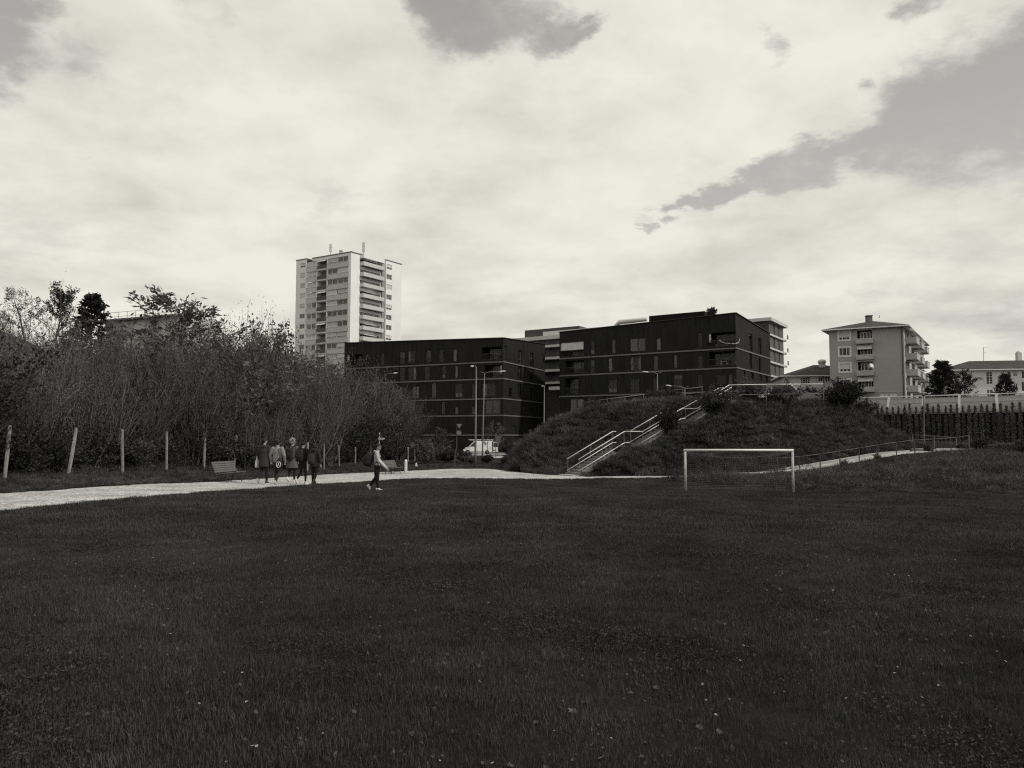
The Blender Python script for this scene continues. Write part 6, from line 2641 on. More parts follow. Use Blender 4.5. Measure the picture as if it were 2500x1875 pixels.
# lawn edge tufts along the path
k = rng.integers(5, len(PATH_R) - 1, 700)
f = rng.random(700)
ex = np.array([PATH_R[a].x * (1 - b) + PATH_R[a + 1].x * b for a, b in zip(k, f)])
ey = np.array([PATH_R[a].y * (1 - b) + PATH_R[a + 1].y * b for a, b in zip(k, f)])
ex += rng.normal(0, .07, 700)
ey -= np.abs(rng.normal(0, .12, 700))
ez = ground(ex, ey)
scatter('edge_grass', 'ragged grass fringe where the lawn meets the gravel path', [blades_patch(540 + q, .35, 160, .07, .004, .8, hvar=.5).mesh('grass_tuft', L_grass) for q in range(3)], np.stack([ex, ey, ez], 1), np.stack([np.zeros(700), np.zeros(700), rng.random(700) * 6.28], 1), .6 + .7 * rng.random(700), rng.integers(0, 3, 700))

# daisies, fallen leaves
def flower_mesh(seed):
    rng_ = np.random.default_rng(seed)
    mb = MB()
    n = 9
    for q in range(n):
        a = 6.283 * q / n
        b = a + .35
        mb.add([(0, 0, .05), (.012 * math.cos(a), .012 * math.sin(a), .054), (.012 * math.cos(b), .012 * math.sin(b), .054)], [[0, 1, 2]])
    return mb.mesh('flower', L_daisy)


def fleaf(seed):
    r_ = np.random.default_rng(seed)
    mb = MB()
    n = 9
    pts = [V((.04 * math.cos(6.283 * q / n) * (1 + .25 * r_.normal()), .032 * math.sin(6.283 * q / n) * (1 + .25 * r_.normal()), .03 + .012 * r_.random())) for q in range(n)]
    c = V((0, 0, .022))
    for q in range(n):
        mb.add([c, pts[q], pts[(q + 1) % n]], [[0, 1, 2]])
    return mb.mesh('fallen_leaf', L_fall)


nF = 1300
Y = 3.5 + 27 * rng.random(nF) ** 1.15
X = (rng.random(nF) * 1.5 - .62) * Y * .9
clus = np.sin(X * .8 + 2) * np.sin(Y * .7 + X * .3) + .55 * (X > 0)
k = (rng.random(nF) < .22 + .5 * np.clip(clus, 0, 1)) & lawn_mask(X, Y)
k &= Y < np.where(X < PATH_R[0].x, 0, np.interp(X, [p.x for p in PATH_R], [p.y for p in PATH_R])) - .3
X, Y = X[k], Y[k]
n = len(X)
scatter('daisies', 'tiny white daisies dotted over the dark lawn', [flower_mesh(1), flower_mesh(2)], np.stack([X, Y, ground(X, Y)], 1), np.stack([rng.normal(0, .35, n), rng.normal(0, .35, n), rng.random(n) * 6.28], 1), .35 + .5 * rng.random(n), rng.integers(0, 2, n))
nF = 1100
Y = 3.4 + 14 * rng.random(nF) ** 1.4
X = (rng.random(nF) * 1.5 - .75) * Y
clus = np.sin(X * 1.3 + 1) * np.sin(Y * 1.7 + X * .5)
k = (rng.random(nF) < .12 + .5 * np.clip(clus, 0, 1)) & lawn_mask(X, Y)
X, Y = X[k], Y[k]
n = len(X)
scatter('fallen_leaves', 'scattered pale fallen leaves lying in the lawn', [fleaf(q) for q in range(5)], np.stack([X, Y, ground(X, Y)], 1), np.stack([rng.normal(0, .4, n), rng.normal(0, .4, n), rng.random(n) * 6.28], 1), .32 + .42 * rng.random(n) ** 1.5, rng.integers(0, 5, n))

# clover clumps in the near lawn
def clover_mesh(seed):
    r_ = np.random.default_rng(seed)
    mb = MB()
    n = 130
    a, q = r_.random(n) * 6.283, np.sqrt(r_.random(n)) * .22
    p = np.stack([np.cos(a) * q, np.sin(a) * q, .03 + .025 * r_.random(n)], 1)
    leaves(mb, p, np.stack([np.cos(a * 7), np.sin(a * 7), .15 * np.ones(n)], 1), .017, .0075, r_, .1)
    return mb.mesh('clover', L_clov)


L_clov = leaf_mat('clover_leaf', 0.036, 0.3, 0.15, 0.4, 0.8)
nF = 2600
Y = 3.2 + 17 * rng.random(nF) ** 1.2
X = (rng.random(nF) * 1.5 - .75) * Y
clus = np.sin(X * .9 + 2.1 * np.sin(Y * .35)) * np.sin(Y * 1.2 + X * .45) + .5 * np.sin(X * 2.3 + Y * 1.9)
k = (rng.random(nF) < np.clip(clus, 0, 1)) & lawn_mask(X, Y)
k &= Y < np.where(X < PATH_R[0].x, 0, np.interp(X, [p.x for p in PATH_R], [p.y for p in PATH_R])) - .3
X, Y = X[k], Y[k]
n = len(X)
scatter('clover', 'patches of clover leaves in the near lawn', [clover_mesh(q) for q in range(3)], np.stack([X, Y, ground(X, Y)], 1), np.stack([np.zeros(n), np.zeros(n), rng.random(n) * 6.28], 1), .6 + .6 * rng.random(n), rng.integers(0, 3, n))
print('clover', n)

# weeds on the mound and the banks
wp_ = [blades_patch(600 + q, 1.0, 190, .27, .009, 1.7, leafy=(60, 160, 260, 100)[q], hvar=.6, stalks=(1, 0, 0, 2)[q]).mesh('weed_tuft', L_weed) for q in range(4)]
for w_ in wp_:
    w_.materials.append(L_dry)


def tuft_scale(X, Y, n):
    return np.clip(.85 + .4 * rng.random(n) + .25 * np.sin(X * .8 + 1.7 * np.sin(Y * .55)) * np.sin(Y * .9 + np.sin(X * .6)), .65, 1.5)


X, Y = jgrid(-3, 40, 50, 76, .52, rng)
Z = mound(X, Y)
rx, ry = X - ST0.x, Y - ST0.y
ss = rx * SDIR.x + ry * SDIR.y
cc = np.abs(rx * SAC.x + ry * SAC.y)
k = (Z > ground(X, Y) - .05) & ~((cc < 1.05) & (ss > -.8) & (ss < 16.5)) & in_view(X, Y)
X, Y, Z = X[k], Y[k], Z[k]
n = len(X)
scatter('mound_weeds', 'rough tall grass and weeds covering the mound', wp_, np.stack([X, Y, Z], 1), np.stack([rng.normal(-.15, .12, n), rng.normal(0, .12, n), rng.random(n) * 6.28], 1), tuft_scale(X, Y, n), rng.integers(0, 4, n))
print('mound weeds', n)
# thicker growth along both sides of the stairs
X, Y = jgrid(1, 20, 48, 64, .30, rng)
rx, ry = X - ST0.x, Y - ST0.y
ss = rx * SDIR.x + ry * SDIR.y
cc = rx * SAC.x + ry * SAC.y
k = (np.abs(cc) > .95) & (np.abs(cc) < 3.4) & (ss > -.4) & (ss < 16) & ((Y > toe(X) - .6))
X, Y = X[k], Y[k]
n = len(X)
scatter('stair_weeds', 'weeds crowding the sides of the concrete stairs', wp_, np.stack([X, Y, np.maximum(mound(X, Y), ground(X, Y))], 1), np.stack([rng.normal(0, .2, n), rng.normal(0, .2, n), rng.random(n) * 6.28], 1), .55 + .5 * rng.random(n), rng.integers(0, 4, n))
# low dark shrubs dotted over the right bank
rg = random.Random(31)
cnt = 0
while cnt < 26:
    xx, yy_ = rg.uniform(15, 46), rg.uniform(37, 60)
    if abs(xx) > .68 * yy_ or yy_ < float(np.interp(xx, LX, LY)) + 2 or yy_ > float(np.interp(xx, RX, RY)) - 2.5:
        continue
    sc = rg.uniform(.28, .5)
    plant('bank_shrub', 'small dark shrub in the weeds of the bank between lawn and ramp', 'shrub', bmesh_[rg.randrange(5)], (xx, yy_, gz(xx, yy_) - .05), rg.uniform(0, 6), (sc * 1.4, sc * 1.4, sc), 'small shrubs on the bank below the ramp')
    cnt += 1
# right bank between lawn and ramp
X, Y = jgrid(2, 62, 33, 80, .5, rng)
yl = np.interp(X, LX, LY)
yr = np.interp(X, RX, RY)
k = (Y > yl) & (Y < yr - .45) & in_view(X, Y)
k |= (X > 2) & (X < 17) & (Y > np.interp(X, [p.x for p in PATH_L], [p.y for p in PATH_L]) + .12) & (Y < toe(X) + 1.0) & (np.abs((X - ST0.x) * SAC.x + (Y - ST0.y) * SAC.y) > 1.0)
k |= (X > 35.8) & (Y > yr - .5) & (Y < 78 - (X - 44) * .6) & in_view(X, Y)
k &= ~((X > 31.9) & (X < 38.2) & (Y > 59.2) & (Y < 63))
k &= ~((X < 17.5) & (Y > np.interp(X, [p.x for p in PATH_R], [p.y for p in PATH_R]) - 1.6) & (Y < np.interp(X, [p.x for p in PATH_L], [p.y for p in PATH_L]) + .1))
k &= ~in_poly(X, Y, PATH_POLY)
X, Y = X[k], Y[k]
n = len(X)
edge = np.clip((Y - np.interp(X, LX, LY)) / 2.5, .3, 1)
# the weeds stay low in front of the path and the ramp so that these show
edge = np.minimum(edge, np.clip((np.interp(X, RX, RY) - Y) * .11 + np.where(X > 17.5, .42, .22), .22, 1))
edge = np.where(X > 35.8, np.clip(.40 + .02 * np.abs(Y - 60), .40, .6), edge)
scatter('bank_weeds', 'dark weeds and tall grass on the bank below the ramp', wp_, np.stack([X, Y, ground(X, Y)], 1), np.stack([rng.normal(0, .15, n), rng.normal(0, .15, n), rng.random(n) * 6.28], 1), tuft_scale(X, Y, n) * edge * 1.15, rng.integers(0, 4, n))
print('bank weeds', n)
# left bank and the rough ground between path and road
X, Y = jgrid(-45, 6, 15, 100, .55, rng)
tx = np.interp(Y, TOE_Y, TOE_X)
pl_y = np.interp(X, [p.x for p in PATH_L], [p.y for p in PATH_L])
k = ((X < tx - .1) | ((X > tx) & (Y > np.maximum(pl_y, 58) + .2) & (X > -9.4))) & in_view(X, Y, 2) & ~in_poly(X, Y, PATH_POLY)
k &= ~((X > -2) & (Y > toe(X)) & (mound(X, Y) > ground(X, Y)))
k &= (tx - X < 14) 
k &= ~((np.abs(X - b1.x) < 1.0) & (np.abs(Y - b1.y) < 1.1)) & ~((np.abs(X - b2.x) < .9) & (np.abs(Y - b2.y) < 1.0))
k &= ~((X > -2.8) & (X < -.2) & (Y > 90) & (Y < 105))
X, Y = X[k], Y[k]
n = len(X)
d = np.interp(Y, TOE_Y, TOE_X) - X
sc_ = tuft_scale(X, Y, n) * np.where(d < 7, np.clip(.30 + .03 * d, .3, .5), .9)
scatter('bank_weeds', 'dark weeds along the foot of the thicket left of the path', wp_, np.stack([X, Y, ground(X, Y)], 1), np.stack([rng.normal(0, .15, n), rng.normal(0, .15, n), rng.random(n) * 6.28], 1), sc_, rng.integers(0, 4, n))
print('left weeds', n)
# ------------------------------------------------------------------ people
M_skin = mat('skin', 0.26, 0.6, 0.05, 8.0)
M_hairb = mat('hair_dark', 0.010, 0.6, 0.3, 60.0, 0.6)
M_hairl = mat('hair_curly', 0.20, 0.7, 0.5, 30.0, 0.8)
M_blk = mat('black_cloth', 0.012, 0.9, 0.2, 12.0, 0.3)
M_dkc = mat('dark_coat', 0.032, 0.9, 0.2, 6.0, 0.3)
M_gryc = mat('grey_coat', 0.085, 0.9, 0.15, 6.0, 0.3)
M_jack = mat('light_jacket', 0.20, 0.9, 0.15, 6.0, 0.3)
M_hood = mat('pale_hoodie', 0.42, 0.9, 0.10, 6.0, 0.3)
M_jean = mat('dark_jeans', 0.022, 0.9, 0.2, 12.0, 0.2)
M_shw = mat('white_shoe', 0.60, 0.6, 0.1, 10.0)
M_shd = mat('dark_shoe', 0.03, 0.6, 0.2, 10.0)
M_pack = mat('backpack_cloth', 0.014, 0.8, 0.2, 12.0, 0.2)


def fuse(mb, name, m, parent, vox=0.012, smooth_it=3):
    """merge the builder's closed shapes into one continuous skin"""
    me = mb.mesh(name, m)
    o = bpy.data.objects.new(name, me)
    COL.objects.link(o)
    rm_ = o.modifiers.new('r', 'REMESH')
    rm_.mode = 'VOXEL'
    rm_.voxel_size = vox
    rm_.use_smooth_shade = True
    sm_ = o.modifiers.new('s', 'SMOOTH')
    sm_.factor = .5
    sm_.iterations = smooth_it
    bpy.context.view_layer.update()
    dg = bpy.context.evaluated_depsgraph_get()
    nm = bpy.data.meshes.new_from_object(o.evaluated_get(dg))
    o.modifiers.clear()
    o.data = nm
    nm.name = name
    bpy.data.meshes.remove(me)
    if not nm.materials:
        nm.materials.append(m)
    if parent is not None:
        o.parent = parent
    return o


def limb(mb, pts, rad, n=12):
    mb.tube(pts, rad, n)
    for p, r_ in zip(pts, rad):
        mb.ell(p, r_ * 1.0, 10, 7)


def torso_rings(rows, n=18, sh=0):
    """rows: (z, y, rx, ry)"""
    return [[V((rx * math.cos(2 * math.pi * k / n), y + ry * math.sin(2 * math.pi * k / n), z)) for k in range(n)] for z, y, rx, ry in rows]


def hand(mb, w, d, side):
    """palm, four bent fingers and a thumb; d = pointing direction of the hand"""
    d = V(d).normalized()
    sx = V((0, 1, 0)).cross(d)
    if sx.length < .2:
        sx = V((1, 0, 0))
    sx.normalize()
    fw_ = V((0, 1, 0)) - d * d.y
    if fw_.length < .2:
        fw_ = V((0, 0, 1)) - d * d.z
    fw_.normalize()
    c = w + d * .05
    mb.tube([w - d * .02, w + d * .03, w + d * .085], [.026, .034, .036], 9)
    mb.ell(c, (.036, .036, .046), 8, 6)
    for k, (ln, off) in enumerate(((.068, -.030), (.078, -.010), (.074, .010), (.058, .030))):
        b = w + d * .085 + fw_ * off
        e = b + d * ln * .55 + sx * side * .006
        t = e + (d * .8 - sx * side * .55).normalized() * ln * .5
        mb.tube([b - d * .03, b, e, t], [.010, .0095, .009, .007], 7)
        mb.ell(t, .007, 6, 4)
    b = w + d * .03 + fw_ * .03
    mb.tube([b - fw_ * .02, b + fw_ * .015 + d * .025, b + fw_ * .018 + d * .055], [.012, .0105, .008], 7)


def person(label, loc, rotz, H, legs, arms, spec):
    """legs: [(hip,knee,ankle,toe_dir_pitch)], arms: [(shoulder,elbow,wrist)] in local metres for a 1.75 m body; local +y is forward"""
    root = thing('person', label, 'person', tuple(loc), rotz, spec.get('group'))
    s = H / 1.75
    root.scale = (s, s, s)
    hz = spec.get('head_tilt', 0.0)
    yaw = spec.get('head_yaw', 0.0)
    HC = V((0, 0.035, 1.635))
    RM = Matrix.Rotation(yaw, 3, 'Z') @ Matrix.Rotation(hz, 3, 'X')
    def hp(x, y, z):
        return HC + RM @ V((x, y, z))
    b = MB()
    # head
    b.ell(HC, (.074, .093, .112), 16, 12, RM)
    b.ell(hp(0, .030, -.055), (.055, .060, .062), 12, 8, RM)
    b.ell(hp(0, .088, -.012), (.013, .022, .026), 8, 6, RM)
    b.ell(hp(0, .088, -.052), (.024, .012, .008), 8, 5, RM)
    b.ell(hp(0, .080, -.088), (.022, .018, .016), 8, 5, RM)
    for q in (-1, 1):
        b.ell(hp(q * .076, -.005, -.01), (.010, .022, .032), 8, 6, RM)
        b.ell(hp(q * .032, .082, .026), (.024, .010, .006), 8, 5, RM)
        b.ell(hp(q * .045, .066, -.02), (.022, .02, .02), 8, 5, RM)
    limb(b, [V((0, -.005, 1.40)), V((0, .005, 1.48)), HC + V((0, -.015, -.07))], [.062, .054, .054])
    # trunk and limbs under the clothes
    b.loft(torso_rings([(.88, 0, .13, .085), (1.0, 0, .13, .085), (1.15, .01, .12, .085), (1.3, 0, .145, .09), (1.40, -.005, .15, .07), (1.45, 0, .07, .055)]))
    for i, (h_, k_, a_, pt) in enumerate(legs):
        limb(b, [V(h_), V(k_), V(a_)], [.065, .045, .034])
    for i, (sh_, el, wr) in enumerate(arms):
        limb(b, [V(sh_), V(el), V(wr)], [.042, .034, .026])
        hand(b, V(wr), spec.get('hand_dirs', [V(wr) - V(el)] * 2)[i], 1 if i else -1)
    fuse(b, 'body', spec.get('skin', M_skin), root, .0085, 2)
    # hair
    h_ = MB()
    hk = spec.get('hair', 'short')
    if hk == 'short':
        h_.ell(hp(0, -.018, .030), (.086, .098, .098), 14, 10, RM)
        h_.ell(hp(0, .055, .085), (.066, .045, .032), 12, 8, RM)
        h_.ell(hp(0, -.065, -.03), (.066, .035, .06), 12, 8, RM)
    elif hk == 'curly':
        rg_ = random.Random(8)
        for q in range(90):
            a, e = rg_.uniform(0, 6.28), rg_.uniform(-.6, 1.5)
            if math.sin(a) > .55 and e < .5:
                continue
            r_ = .112 + .03 * rg_.random()
            h_.ell(hp(r_ * math.cos(a) * math.cos(e), -.03 + r_ * math.sin(a) * math.cos(e), .03 + r_ * math.sin(e)), rg_.uniform(.022, .036), 6, 5)
        h_.ell(hp(0, -.03, .03), (.11, .11, .11), 10, 8)
    elif hk == 'beanie':
        h_.ell(hp(0, -.012, .035), (.088, .104, .098), 14, 10, RM)
        h_.tube([hp(0, -.012, -.005), hp(0, -.012, .03)], [.094, .094], 14)
    elif hk == 'hood':
        h_.ell(hp(0, -.025, .012), (.10, .112, .135), 14, 10, RM)
        h_.ell(V((0, -.045, 1.47)), (.14, .10, .085), 12, 8)
    if hk == 'hood':
        fuse(h_, 'hood', spec['hairm'], root, .012, 3)
    else:
        fuse(h_, 'beanie' if hk == 'beanie' else 'hair', spec.get('hairm', M_hairb), root, .010, 1 if hk == 'curly' else 3)
    # upper garment
    t = MB()
    hem = spec.get('hem', .93)
    fl_ = spec.get('flare', 0)
    rows = []
    if hem < .85:
        rows += [(hem, .0, .205 + fl_, .155 + fl_ * .8), ((hem + .95) / 2, 0, .195 + fl_ * .5, .145 + fl_ * .4)]
    else:
        rows += [(hem, 0, .172, .118)]
    rows += [(.98, 0, .180, .128), (1.12, .005, .178, .128), (1.28, -.005, .195, .128), (1.38, -.01, .185, .105), (1.44, -.005, .125, .085), (1.485, .0, .078, .072)]
    t.loft(torso_rings(rows))
    wide = spec.get('sleeve', 1.0)
    for sh_, el, wr in arms:
        e2 = V(el).lerp(V(wr), .93)
        limb(t, [V(sh_), V(el), e2], [.074 * wide, .058 * wide, .044 * wide])
    if spec.get('hoodback'):
        t.ell(V((0, -.085, 1.44)), (.115, .06, .075), 12, 8)
    tp_ = fuse(t, spec.get('top_name', 'jacket'), spec['top'], root, .0125, 4)
    # trousers
    t = MB()
    t.loft(torso_rings([(.80, 0, .155, .105), (.90, 0, .165, .112), (1.0, 0, .150, .10)]))
    fit = spec.get('legfit', 1.0)
    for hpt, k_, a_, pt in legs:
        a2 = V(k_).lerp(V(a_), .93)
        limb(t, [V(hpt), V(hpt).lerp(V(k_), .5), V(k_), V(k_).lerp(V(a_), .4), a2], [.098 * fit, .084 * fit, .064 * fit, .058 * fit, .046 * fit])
    fuse(t, 'trousers', spec.get('pants', M_blk), root, .0125, 4)
    # shoes
    for hpt, k_, a_, pt in legs:
        t = MB()
        rx_ = Matrix.Rotation(pt, 3, 'X')
        a = V(a_)
        def sp_(x, y, z):
            return a + rx_ @ V((x, y, z))
        rings = []
        for y, w_, h0, h1 in ((-.075, .028, -.075, .0), (-.05, .040, -.085, .035), (.0, .042, -.085, .045), (.06, .044, -.085, .005), (.12, .048, -.085, -.030), (.165, .036, -.083, -.05), (.185, .015, -.078, -.062)):
            rings.append([sp_(w_ * math.cos(q), y, (h0 + h1) / 2 + (h1 - h0) / 2 * math.sin(q)) for q in [2 * math.pi * k / 10 for k in range(10)]])
        t.loft(rings)
        so_ = t.build('shoe', spec.get('shoe', M_shd), root, smooth=True)
        t = MB()
        for y0, y1 in ((-.078, .18),):
            rr_ = []
            for zz_ in (-.092, -.074):
                rr_.append([sp_(x, y, zz_) for x, y in ((-.036, -.075), (.036, -.075), (.050, .03), (.050, .12), (.030, .18), (-.030, .18), (-.050, .12), (-.050, .03))])
            t.loft(rr_)
        t.build('sole', spec.get('sole', M_shd), so_)
    if spec.get('glasses'):
        t = MB()
        for q in (-1, 1):
            c = hp(q * .034, .097, .012)
            ring = [c + RM @ V((.026 * math.cos(k), 0, .020 * math.sin(k))) for k in [2 * math.pi * i / 12 for i in range(13)]]
            t.tube(ring, .0035, 5)
            t.tube([hp(q * .060, .092, .014), hp(q * .080, .0, .010)], .0035, 5)
        t.tube([hp(-.01, .098, .014), hp(.01, .098, .014)], .0035, 5)
        t.build('glasses', M_blk, root)
    return root, s


def to_world(root, s, p):
    return root.location + Matrix.Rotation(root.rotation_euler.z, 3, 'Z') @ (V(p) * s)


def backpack(label, root, s, c=(0, -.19, 1.22), size=(.15, .10, .22), tilt=0.0, strap_x=.11, emblem=False, m=None):
    th = thing('backpack', label, 'backpack', tuple(to_world(root, s, (c[0], c[1], c[2] - size[2]))), root.rotation_euler.z)
    th.scale = (s, s, s)
    RX_ = Matrix.Rotation(tilt, 3, 'X')
    b = MB()
    ctr = V((0, 0, size[2]))
    n = 16
    rings = []
    for f, k in ((-1, .75), (-.92, .95), (-.5, 1.03), (.2, 1.0), (.7, .92), (.93, .70), (1.0, .35)):
        ring = []
        for q in range(n):
            a = 2 * math.pi * q / n
            ca, sa = math.cos(a), math.sin(a)
            ex = .55
            ring.append(ctr + RX_ @ V((size[0] * k * math.copysign(abs(ca) ** ex, ca), size[1] * k * math.copysign(abs(sa) ** ex, sa), size[2] * f)))
        rings.append(ring)
    b.loft(rings)
    b.build('bag', m or M_pack, th, smooth=True)
    b = MB()
    rings = []
    for f, k in ((-.8, .8), (-.3, 1.0), (.05, .9), (.15, .5)):
        rings.append([ctr + RX_ @ V((size[0] * .72 * k * math.cos(2 * math.pi * q / 12), -size[1] * .95 + size[1] * .35 * k * math.sin(2 * math.pi * q / 12), size[2] * f)) for q in range(12)])
    b.loft(rings)
    b.build('front_pocket', m or M_pack, th, smooth=True)
    d = V((-c[0], -c[1], size[2] - c[2]))
    for q in (-1, 1):
        t = MB()
        x = q * strap_x
        def L_(x, y, z):
            return V((x, y, z)) + d
        t_ = ctr + RX_ @ V((q * size[0] * .5, size[1] * .8, size[2] * .8))
        bt = ctr + RX_ @ V((q * size[0] * .8, size[1] * .7, -size[2] * .7))
        pts = [t_, L_(x, -.085, 1.475), L_(x, -.02, 1.49), L_(x * 1.05, .085, 1.43), L_(x * 1.1, .145, 1.28), L_(x * 1.45, .10, 1.14), L_(q * .20, -.02, 1.08), bt]
        for a0, b0 in zip(pts[:-1], pts[1:]):
            t.bar(a0, b0, .042, .016, up=(0, 0, 1) if abs((b0 - a0).normalized().z) < .8 else (0, 1, 0))
        t.build('strap', m or M_pack, th)
    t = MB()
    t.tube([ctr + RX_ @ V((-.03, size[1] * .3, size[2] * .97)), ctr + RX_ @ V((0, size[1] * .3, size[2] * 1.12)), ctr + RX_ @ V((.03, size[1] * .3, size[2] * .97))], .007, 6)
    t.build('carry_handle', m or M_pack, th)
    if emblem:
        t = MB()
        ring = [ctr + V((.075 * math.cos(k), -size[1] * 1.34, .06 + .075 * math.sin(k))) for k in [2 * math.pi * i / 20 for i in range(21)]]
        t.tube(ring, .008, 5)
        t.build('emblem', mat('emblem_grey', 0.06, .7), th)
    return th


def LEG(x, kn, an, pitch):
    return (V((x * .9, 0, .90)), V(kn), V(an), pitch)


def ARM(side, el, wr):
    return (V((side * .185, -.01, 1.41)), V(el), V(wr))


# walking poses: near leg planted, far leg pushing off
def walk(st=1.0, lead=1):
    a, b = lead, -lead
    l1 = LEG(a * .085, (a * .088, .10 * st, .49), (a * .085, .10 * st, .092), 0.0)
    l2 = LEG(b * .085, (b * .088, .02 * st, .49), (b * .085, -.30 * st, .21), R(-52) * min(1, st))
    return [l1, l2]


PG = 'people walking away along the gravel path'
GR = 0.20      # the path's direction


def feet(px, py, ptop):
    p = ghit(px, py)
    p.z += 0.014
    return p, (py - ptop) / FPX * p.y * 1.0


# 1 dark coat, white tote bag
p, H = feet(643, 1182, 1072)
r1, s1_ = person('person in long dark grey coat at the left end of the walking group', p, -GR + .1, H, walk(.9, 1),
                 [ARM(-1, (-.27, .02, 1.15), (-.25, .10, .93)), ARM(1, (.26, -.03, 1.14), (.25, .06, .90))],
                 dict(top=M_dkc, top_name='coat', hem=.66, flare=-.01, hair='short', head_yaw=-.5, hoodback=True, pants=M_blk, shoe=M_shd, sole=M_frame_wh, group=PG))
b = MB()
w = to_world(r1, s1_, (-.27, .04, .98))
tt_ = thing('tote_bag', 'white cloth tote bag hanging at the left side of the dark grey coat', 'tote bag', tuple(w - V((0, 0, .42))), -GR)
rings = []
for z_, rx_, ry_ in ((0, .03, .10), (.03, .06, .15), (.15, .07, .15), (.32, .055, .10), (.42, .03, .05), (.62, .02, .03)):
    rings.append([V((rx_ * math.cos(q) - .02, ry_ * math.sin(q), z_)) for q in [2 * math.pi * k / 14 for k in range(14)]])
b.loft(rings)
b.build('bag', mat('tote_cloth', .50, .9, .1, 8, .2), tt_, smooth=True)
b = MB()
b.tube([(-.02, .02, .60), (.05, .02, .80), (.12, .0, .88)], .012, 6)
b.build('handle', mat('tote_cloth', .5), tt_, smooth=True)

# 2 light jacket, black sack with white round emblem
p, H = feet(676, 1185.5, 1075.5)
r2, s2_ = person('person in pale grey jacket and dark trousers carrying a black emblem sack', p, -GR, H, walk(.8, -1),
                 [ARM(-1, (-.29, -.02, 1.16), (-.27, .05, .92)), ARM(1, (.29, -.02, 1.15), (.27, .07, .93))],
                 dict(top=M_jack, hem=.88, sleeve=1.15, hair='short', head_yaw=.3, pants=M_jean, legfit=1.1, shoe=M_shd, sole=M_frame_wh, group=PG))
w = to_world(r2, s2_, (.17, -.15, .62))
sk = thing('gym_sack', 'black gym sack with white round emblem on the pale grey jacket\'s right hip', 'bag', tuple(w), -GR)
b = MB()
rings = []
for z_, rx_, ry_ in ((-.02, .05, .03), (.02, .13, .07), (.2, .155, .085), (.36, .12, .07), (.46, .05, .04), (.48, .02, .02)):
    rings.append([V((rx_ * math.cos(q), ry_ * math.sin(q), z_)) for q in [2 * math.pi * k / 16 for k in range(16)]])
b.loft(rings)
b.build('bag', M_pack, sk, smooth=True)
b = MB()
c = V((.01, -.10, .20))
ring = [c + V((.10 * math.cos(q), 0, .115 * math.sin(q))) for q in [2 * math.pi * k / 24 for k in range(25)]]
b.tube(ring, .014, 6)
b.prism([c + V(q) for q in ((-.02, -.005, .08), (.025, -.005, .05), (.02, -.005, 0), (.045, -.005, -.07), (.0, -.005, -.04), (-.025, -.005, .02))], None, (0, .012, 0))
b.prism([c + V(q) for q in ((-.06, -.005, -.01), (-.04, -.005, .0), (-.03, -.005, -.05), (-.05, -.005, -.06))], None, (0, .012, 0))
b.build('emblem', mat('emblem_white', .62, .7), sk)
b = MB()
b.tube([(0, -.03, .46), (-.03, .03, .70), (-.08, .04, .84), (-.07, .14, .88)], .013, 6)
b.build('strap', M_pack, sk, smooth=True)

# 3 curly fair hair, grey coat, backpack
p, H = feet(712, 1180, 1074)
r3, s3_ = person('person with big curly fair hair in flared grey coat, third of the walking group', p, -GR, H, walk(.5, 1),
                 [ARM(-1, (-.28, -.02, 1.15), (-.26, .05, .92)), ARM(1, (.28, -.02, 1.15), (.26, .05, .92))],
                 dict(top=M_gryc, top_name='coat', hem=.60, flare=.05, hair='curly', hairm=M_hairl, head_yaw=-.5, pants=M_blk, legfit=.85, shoe=M_shw, sole=M_frame_wh, group=PG))
backpack('dark backpack on the flared grey coat of the curly haired person', r3, s3_, (-.02, -.21, 1.16), (.135, .085, .24))

# 4 black clothes, beanie, backpack with ring emblem
p, H = feet(738, 1183.5, 1080)
r4, s4_ = person('person all in black with beanie and white shoes, fourth of the walking group', p, -GR - .1, H, walk(.95, 1),
                 [ARM(-1, (-.30, -.04, 1.16), (-.22, .08, .98)), ARM(1, (.30, -.04, 1.16), (.22, .08, .98))],
                 dict(top=M_blk, hem=.88, sleeve=1.15, hair='beanie', hairm=M_blk, pants=M_blk, legfit=.85, shoe=M_shw, sole=M_frame_wh, group=PG))
backpack('black backpack with faint ring emblem worn by the person with the beanie', r4, s4_, (-.02, -.22, 1.18), (.16, .10, .24), emblem=True)

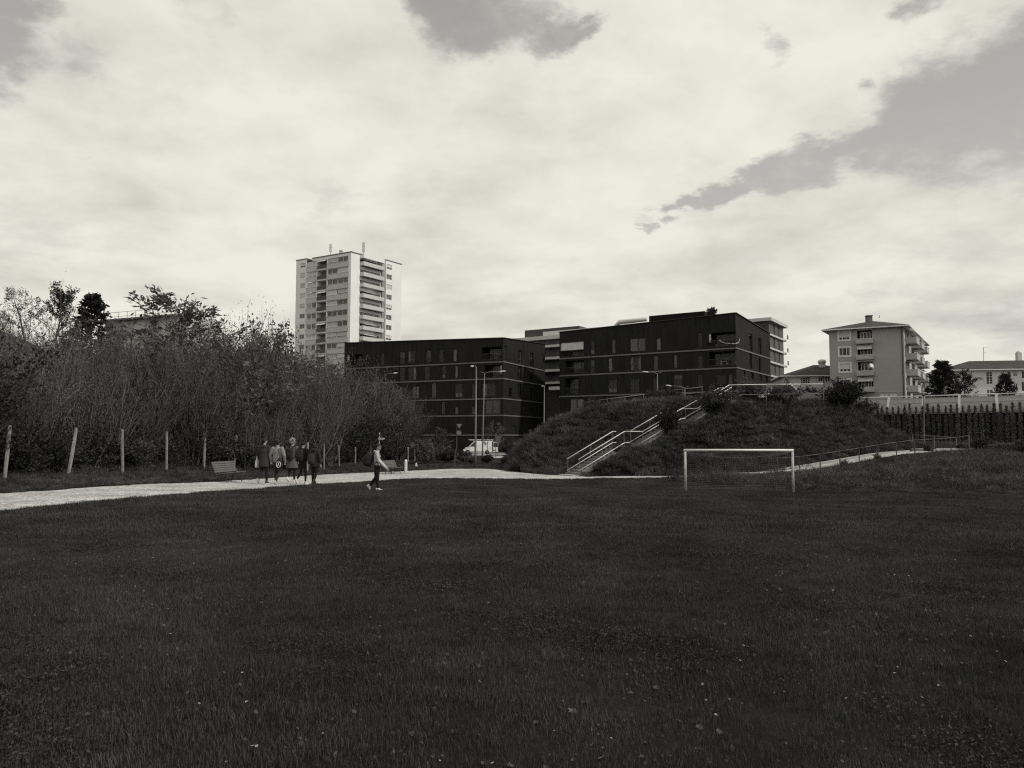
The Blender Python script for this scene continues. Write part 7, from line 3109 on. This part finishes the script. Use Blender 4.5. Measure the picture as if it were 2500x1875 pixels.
# 5 black hooded coat, backpack
p, H = feet(766.5, 1184.5, 1085)
r5, s5_ = person('person in dark hooded coat at the right end of the walking group', p, -GR - .05, H, walk(.45, -1),
                 [ARM(-1, (-.28, -.02, 1.14), (-.26, .05, .90)), ARM(1, (.29, -.05, 1.15), (.31, -.02, .88))],
                 dict(top=mat('charcoal_coat', .022, .9, .2, 6, .3), top_name='coat', hem=.78, flare=0, hair='hood', hairm=mat('charcoal_coat', .022), pants=M_blk, shoe=M_shd, sole=M_shd, group=PG))
backpack('dark backpack on the hooded coat at the right end of the group', r5, s5_, (-.03, -.22, 1.10), (.15, .09, .22), m=mat('charcoal_pack', .03, .8, .2, 10, .2))

# the lone man on the lawn
p, H = feet(920, 1198, 1084.5)
p.z -= 0.014
rl, sl_ = person('man in pale hoodie and black trousers walking alone across the lawn', p, R(-84), H,
                 [LEG(.08, (.085, .02, .49), (.085, .04, .092), 0.0), LEG(-.08, (-.085, -.04, .49), (-.085, -.27, .19), R(-55))],
                 [ARM(-1, (-.25, .07, 1.11), (-.16, .30, .88)), ARM(1, (.245, .08, 1.10), (.17, .32, .86))],
                 dict(top=M_hood, top_name='hoodie', hem=.94, sleeve=1.08, hair='short', glasses=True, head_yaw=-.15, hoodback=True, pants=M_blk, legfit=1.12, shoe=M_shw, sole=M_frame_wh,
                      hand_dirs=[V((0, .6, -.6)), V((0, .6, -.6))]))
backpack('large black backpack hanging low on the lone man\'s back', rl, sl_, (0, -.31, 1.17), (.17, .15, .26), tilt=R(-16))
w = to_world(rl, sl_, (0.0, .41, .76))
gl_ = thing('gloves', 'dark pair of gloves dangling from the lone man\'s hands', 'gloves', tuple(w), R(-84))
b = MB()
for x in (-.06, .07):
    c = V((x, 0, 0))
    b.ell(c, (.05, .075, .05), 10, 7, Matrix.Rotation(R(-40), 3, 'X'))
    for k in range(4):
        q = c + V((.03 * (k - 1.5) / 1.5, .05, -.03))
        b.tube([q, q + V((0, .05, -.035)), q + V((0, .075, -.07))], [.016, .014, .011], 6)
    b.tube([c + V((-.03, .02, .02)), c + V((-.05, .07, .0))], [.016, .012], 6)
fuse(b, 'glove', M_pack, gl_, .009, 1)
